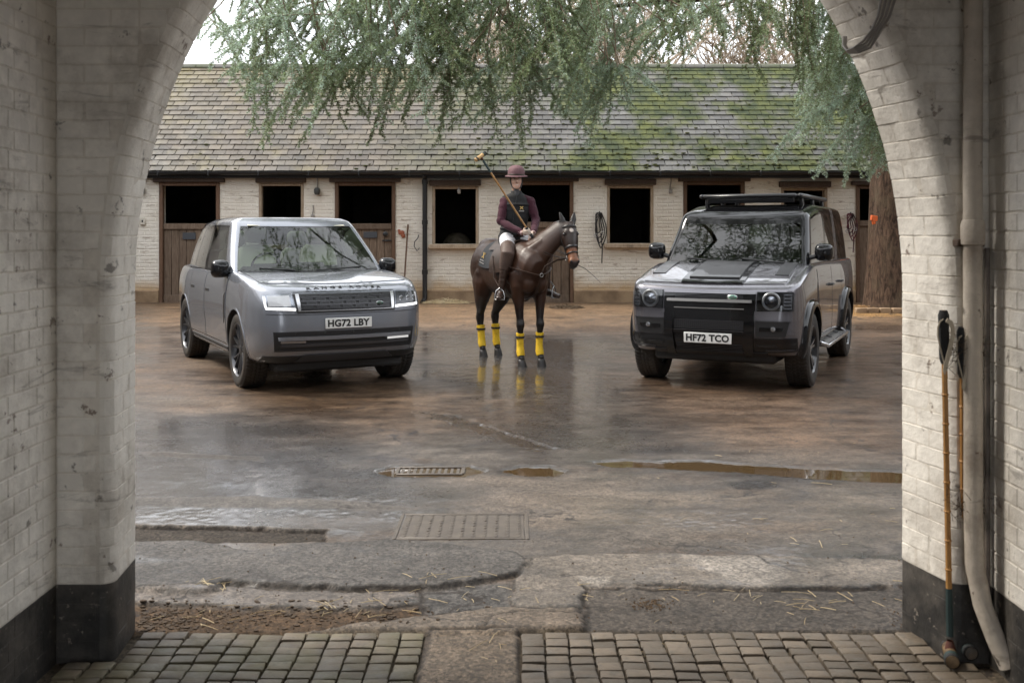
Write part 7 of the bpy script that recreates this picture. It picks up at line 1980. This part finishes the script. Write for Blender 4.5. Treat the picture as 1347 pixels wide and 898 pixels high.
# neck and head, facing the camera with a slight turn
face = Vector((.06, -1, -.02)).normalized(); fs = Vector((1, .06, 0)).normalized(); fu = fs.cross(face) * -1
if fu.z < 0: fu = -fu
def FP_(s, u, f): return HC + fs * s + fu * u + face * f
ell(bm_, [NB + Vector((0, 0, -.05)), NB + Vector((0, 0, .03)), FP_(0, -.07, -.02), FP_(0, 0, -.02)], [(.055, .058), (.052, .055), (.05, .055), (.06, .06)], 14, up=(0, -1, 0))
SK = [(-.118, .026, .022, .068), (-.108, .042, .034, .058), (-.085, .064, .050, .040), (-.05, .083, .062, .016), (-.01, .092, .069, .004), (.035, .096, .072, -.004), (.075, .092, .070, -.010), (.11, .072, .055, -.014), (.13, .03, .024, -.014)]
rings = [[FP_(w * math.sin(a), u, o + d * math.cos(a)) for a in [2 * math.pi * k / 20 for k in range(20)]] for u, d, w, o in SK]; bm_.rings(rings, True, True)
ell(bm_, [FP_(0, .018, .084), FP_(0, -.008, .100), FP_(0, -.026, .106), FP_(0, -.034, .088)], [(.010, .009), (.014, .011), (.014, .015), (.008, .010)], 10, up=face)
for sg in (-1, 1):
    bm_.ball(FP_(sg * .074, -.012, -.005), (.010, .018, .028), 6)
    bm_.ball(FP_(sg * .038, -.035, .066), (.020, .02, .018), 7)             # cheek
    bm_.ball(FP_(sg * .030, .030, .076), (.024, .012, .008), 6)             # brow
bm_.ball(FP_(0, -.095, .080), (.018, .016, .014), 7); bm_.ball(FP_(0, -.060, .088), (.024, .010, .007), 6); bm_.ball(FP_(0, -.074, .086), (.020, .010, .007), 6)
# hands: palm, four fingers closing round what they hold, thumb
MALLET_G, MALLET_T = Z(322, 352, 12.70), Z(126, 48, 12.62)
md_ = (MALLET_T - MALLET_G).normalized()
def hand(mb, W_, grip, axis, reach, g=0.0):
    """W_ wrist, grip = point on the held thing, axis along it, reach = unit vector from the wrist to the fingers"""
    axis = axis.normalized(); nrm = reach.cross(axis).normalized(); pal = W_.lerp(grip, .55) + nrm * .012
    ell(mb, [W_, W_.lerp(pal, .6), pal, pal + (grip - pal) * .5 + nrm * .012], [(.020 + g, .026 + g), (.016 + g, .036 + g), (.015 + g, .040 + g), (.013 + g, .038 + g)], 12, up=nrm)
    for k, (o, l) in enumerate(((.030, .92), (.010, 1.0), (-.011, .95), (-.031, .8))):
        b = pal + (grip - pal) * .4 + axis * o + nrm * .014; r_ = .0088 + g - .0006 * k
        c0 = grip + axis * o + nrm * .022 * l + reach * .006; c1 = grip + axis * o + reach * .026 * l + nrm * .004; c2 = grip + axis * o + reach * .014 - nrm * .018 * l; c3 = grip + axis * o * .95 - reach * .008 - nrm * .018
        mb.tube([b, c0, c1, c2, c3], [r_, r_, r_ * .95, r_ * .9, r_ * .75], 8)
    mb.tube([pal + axis * .030 - reach * .012, pal + axis * .052 + reach * .012 - nrm * .012, grip + axis * .046 - nrm * .022, grip + axis * .030 + reach * .012 - nrm * .026], [.013 + g, .012 + g, .010 + g, .008 + g], 8)
GR_ = MALLET_G + md_ * .03; reachR = (GR_ - WR).normalized()
GL_ = Z(322, 368, 12.72); 
hand(bm_, WR, GR_, md_, (reachR - md_ * reachR.dot(md_)).normalized())
hand(bm_, WL, GL_, Vector((.2, -.25, .9)), (GL_ - WL).normalized())
bme = remesh(bm_, 'rider_body', .0062, 3, .5)
def skin_tint(co):
    C_ = np.ones((len(co), 3)); h = np.array(HC); s = (co - h) @ np.array(fs); u = (co - h) @ np.array(fu); f = (co - h) @ np.array(face)
    lip = sstep(1.0, .6, np.hypot(s / .027, (u + .067) / .0125)) * (f > .06); C_ = C_ * (1 - lip[:, None] * .6) + np.array((.80, .50, .50)) * lip[:, None] * .6
    for sg in (-1, 1):
        b = sstep(1.0, .4, np.hypot((s - sg * .042) / .028, (u + .036) / .024)) * (f > .03); C_ = C_ * (1 - .09 * b[:, None] * np.array((0, 1, .9)))
        g_ = np.linalg.norm(co - np.array(GR_), axis=1) < .085; C_[g_] = np.array((1.3, 1.75, 2.0))
        e = sstep(1, .7, np.hypot((s - sg * .031) / .022, (u - .031) / .0055)) * (f > .04); C_ = C_ * (1 - .75 * e[:, None])
    return C_
colour(bme, skin_tint); bme.materials.append(M_SKIN); rb = link('body', bme, person)
for sg in (-1, 1):
    ee = MB().ball(FP_(sg * .031, .012, .078), (.0125, .006, .0065), 8).build('eye', simple('eye_white', (.7, .68, .65), .3), person)
    MB().ball(FP_(sg * .031, .012, .0835), (.0062, .004, .0055), 6).build('iris', simple('iris', (.03, .02, .015), .2), ee)
MB().tube([FP_(-.026, -.060, .086), FP_(-.014, -.0675, .096), FP_(0, -.0695, .0985), FP_(.014, -.0675, .096), FP_(.026, -.060, .086)], [(.003, .003), (.0062, .003), (.007, .003), (.0062, .003), (.003, .003)], 6, up=fu).build('teeth', simple('teeth', (.72, .70, .66), .3), person)
for sg in (-1, 1): MB().tube([FP_(sg * .014, .030, .088), FP_(sg * .032, .036, .087), FP_(sg * .052, .029, .076)], [.004, .0048, .003], 6).build('eyebrow', simple('brow_hair', (.02, .013, .009), .7), person)
hm = MB()
for sg in (-1, 1): ell(hm, [FP_(sg * .062, .07, .005), FP_(sg * .073, .03, -.002), FP_(sg * .071, -.02, -.030), FP_(sg * .058, -.06, -.052)], [(.045, .012), (.045, .011), (.04, .012), (.03, .012)], 10, up=face)
ell(hm, [FP_(0, .06, -.075), FP_(0, -.0, -.086), FP_(0, -.06, -.070)], [(.03, .06), (.026, .062), (.02, .045)], 12, up=face)
hme2 = remesh(hm, 'hair', .006, 3); hme2.materials.append(simple('dark_hair', (.02, .013, .009), .5, bump=.6, bs=90)); link('hair', hme2, person)
# clothes
cm_ = MB(); torso(cm_, .004)
for S_, E_, W_ in ((SR, ER, WR), (SL_, EL, WL)): arm(cm_, S_, E_, W_, .010); cm_.ball(E_ + Vector((0, 0, .01)), .058, 7)
o = remesh(cm_, 'jumper', .0085, 4); wrinkle(o, .0075, 11, (1, 1, .9)); o.materials.append(M_MAROON); link('jumper', o, person)
vm = MB(); torso(vm, .018); 
for S_ in (SR, SL_): ell(vm, [NB.lerp(S_, .15) + Vector((0, 0, -.045)), NB.lerp(S_, .62) + Vector((0, 0, -.062))], [(.082, .066), (.084, .056)], 14)
ell(vm, [NB + Vector((0, 0, -.04)), NB + Vector((0, -.004, .045))], [(.078, .080), (.064, .068)], 16, up=(0, -1, 0))
for k in range(5): c_ = PEL.lerp(CHE, .1 + .28 * k); ell(vm, [c_ + Vector((0, 0, -.03)), c_, c_ + Vector((0, 0, .03))], [(a, b) for a, b in ((.1, .14), ((.138, .170, .140, .144, .150)[k] - .006, (.19, .176, .176, .196, .20)[k] + .004), (.1, .14))], 22, up=(.15, -1, 0))
o = remesh(vm, 'gilet', .0085, 4); wrinkle(o, .005, 9, (.6, .6, 1.6)); o.materials.append(M_GILET); gl = link('gilet', o, person)
MB().tube([NB + Vector((.004, -.085, .03)), NB + Vector((.0, -.125, -.06)), CHE + Vector((-.008, -.152, .02)), PEL.lerp(CHE, .45) + Vector((-.012, -.142, 0)), PEL + Vector((-.012, -.16, .05))], .0035, 6).build('zip', M_BLACKIRON, gl)
em = MB(); e0 = CHE + Vector((.085, -.142, .035))
em.tube([e0 + Vector((-.022, 0, .02)), e0 + Vector((.022, .01, -.02))], .005, 5); em.tube([e0 + Vector((.022, .01, .02)), e0 + Vector((-.022, 0, -.02))], .005, 5); em.ball(e0 + Vector((0, -.002, .004)), .013, 5); em.build('gold_emblem', M_GOLD, gl)
em = MB()
for k in range(8): em.box(e0 + Vector((-.030 + k * .0085, .003 + .0016 * k, -.040)), (.006, .006, .009), bev=.001)
em.build('stitched_lettering', simple('white_thread', (.7, .68, .65), .7), gl)
bm2 = MB(); ell(bm2, [PEL + Vector((0, 0, .07)), PEL, PEL + Vector((0, 0, -.09))], [(.115, .155), (.135, .178), (.11, .16)], 18, up=(.15, -1, 0))
for H_, K_, A_ in ((HR_, KR, AR_), (HLg, KL, AL)): leg(bm2, H_, K_, A_, .008, True, False)
o = remesh(bm2, 'breeches', .0085, 4); wrinkle(o, .006, 14); o.materials.append(M_BREECH); link('breeches', o, person)
for H_, K_, A_, T_ in ((HR_, KR, AR_, TR_), (HLg, KL, AL, TL)):
    b_ = MB(); leg(b_, H_, K_, A_, .007, False, True); foot(b_, A_, T_, .004)
    o = remesh(b_, 'boot', .007, 3); wrinkle(o, .003, 18, (.6, .6, 1.6)); o.materials.append(M_BOOT); bo = link('boot', o, person)
    k_ = MB(); ell(k_, [K_.lerp(H_, .42), K_.lerp(H_, .12), K_ + (K_ - H_).normalized() * .02 + Vector((0, 0, -.01)), K_.lerp(A_, .28), K_.lerp(A_, .46)], [(.098, .098), (.092, .092), (.090, .090), (.084, .084), (.066, .066)], 16)
    o = remesh(k_, 'knee_guard', .0085, 5); o.materials.append(M_KNEE); kg = link('knee_guard', o, person)
    for t in (.14, .34): c_ = K_.lerp(A_, t); ell(MB(), [c_ + Vector((0, 0, .010)), c_ - Vector((0, 0, .010))], [(.083 - t * .02,) * 2] * 2, 16).build('guard_strap', M_GRIP, kg, 60)
# gloves: pale cuffs over the wrists
for W_, E_ in ((WR, ER), (WL, EL)):
    MB().tube([W_.lerp(E_, .12), W_.lerp(E_, .02), W_ + (W_ - E_).normalized() * .02], [.036, .034, .030], 12).build('glove_cuff', simple('pale_glove', (.60, .52, .48), .8, col2=(.4, .2, .2), ns=25), person, 60)
# helmet with brim and chin strap
hv = MB(); M_HELM = simple('maroon_helmet', (.17, .085, .095), .75, col2=(.14, .065, .075), ns=20, bump=.25, bs=200)
prof_h = [(.110, .045), (.120, .06), (.125, .085), (.123, .115), (.114, .145), (.092, .174), (.056, .193), (.0, .200)]
hv.rings([[FP_(r_ * .90 * math.cos(a), h_, -.012 + r_ * 1.06 * math.sin(a)) for a in [2 * math.pi * k / 32 for k in range(32)]] for r_, h_ in prof_h], True, True)
hl_ = hv.build('helmet', M_HELM, person, 60)
bmr = MB(); rings = []
for rr_, dh in ((.108, .054), (.140, .047), (.156, .038), (.158, .031), (.154, .030), (.138, .037), (.108, .040)):
    rings.append([FP_(rr_ * .95 * math.cos(a), .010 + dh + .006 * math.cos(2 * a), -.010 + rr_ * 1.08 * math.sin(a)) for a in [2 * math.pi * k / 36 for k in range(36)]])
bmr.rings(rings, True, False); bmr.build('brim', M_HELM, hl_, 60)
bmr = MB(); bmr.rings([[FP_(rr_ * .92 * math.cos(a), h_, -.011 + rr_ * 1.07 * math.sin(a)) for a in [2 * math.pi * k / 32 for k in range(32)]] for rr_, h_ in ((.1205, .052), (.127, .056), (.128, .074), (.124, .078))], True, False); bmr.build('helmet_band', M_LEATHER, hl_, 60)
for sg in (-1, 1): MB().tube([FP_(sg * .079, .05, .015), FP_(sg * .076, -.03, .022), FP_(sg * .058, -.09, .045), FP_(sg * .015, -.126, .075), FP_(0, -.128, .078)], [(.003, .008)] * 5, 6, up=face).build('chin_strap', M_BLACKPLASTIC, hl_, 60)
MB().tube([Z(268, 178, 13.0), Z(270, 190, 12.99), Z(268, 200, 12.985)], [(.012, .03), (.012, .035), (.01, .02)], 8, up=(0, -1, 0)).build('collar', simple('dark_collar', (.05, .05, .055), .8), person)

# stirrups hang from the saddle
for A_, T_, K_, sg in ((AR_, TR_, KR, -1), (AL, TL, KL, 1)):
    st = empty('stirrup', (0, 0, 0), 0, horse); base = HL(A_.lerp(T_, .55) + Vector((0, 0, -.075))); toe = HL(T_) - HL(A_); toe.z = 0; toe.normalize(); sd2 = Vector((-toe.y, toe.x, 0))
    P = [base + sd2 * .06, base + sd2 * .062 + Vector((0, 0, .05)), base + sd2 * .045 + Vector((0, 0, .11)), base + Vector((0, 0, .145)), base - sd2 * .045 + Vector((0, 0, .11)), base - sd2 * .062 + Vector((0, 0, .05)), base - sd2 * .06]
    MB().tube(P, .008, 8).build('stirrup_iron', M_CHROME, st); MB().box(base, (.05, .125, .014), rot=(0, 0, math.atan2(toe.y, toe.x)), bev=.004).build('tread', M_STEEL, st)
    MB().tube([base + Vector((0, 0, .15)), base.lerp(tsurf(.12, sg * 62, .06), .5) + Vector((0, sg * .03, 0)), tsurf(.12, sg * 62, .05)], [(.004, .013)] * 3, 6, up=(1, 0, 0)).build('stirrup_leather', M_LEATHER, st, 60)
# reins run from the bit to the rider's hand
hand_l = HL(GL_)
for sg in (-1, 1):
    a = HD(.78, -.035, sg * .085); mid = a.lerp(hand_l, .5) + Vector((0, sg * .13 - .02, -.06)); P = []
    for i in range(13):
        t = i / 12; P.append(a * (1 - t) ** 2 + mid * 2 * t * (1 - t) + hand_l * t * t)
    MB().tube(P, [(.0035, .009)] * 13, 6, up=(0, 0, 1)).build('rein', M_BRIDLE, brd, 60)
    b = HD(.74, -.05, sg * .08); mid = b.lerp(hand_l, .5) + Vector((.02, sg * .17, -.13)); P = []
    for i in range(13):
        t = i / 12; P.append(b * (1 - t) ** 2 + mid * 2 * t * (1 - t) + hand_l * t * t)
    MB().tube(P, [(.003, .007)] * 13, 6, up=(0, 0, 1)).build('rein', M_LEATHER, brd, 60)
# rider's mallet
hdir = (Z(147, 32, 12.66) - Z(99, 66, 12.55)).normalized()
t = mallet('polo mallet held up across the chest by the rider', MALLET_T, MALLET_G - md_ * .10, hdir, False, headcol=simple('light_mallet_head', (.62, .40, .18), .45, col2=(.5, .3, .12), ns=20))
wh = MB(); wh.tube([Z(505, 473, 12.7), Z(540, 490, 12.72), Z(575, 520, 12.74), Z(600, 545, 12.75)], [.005, .004, .003, .002], 6)
tag(wh.build('whip', M_GRIP), 'thin black whip sticking out beside the horse head', 'whip')
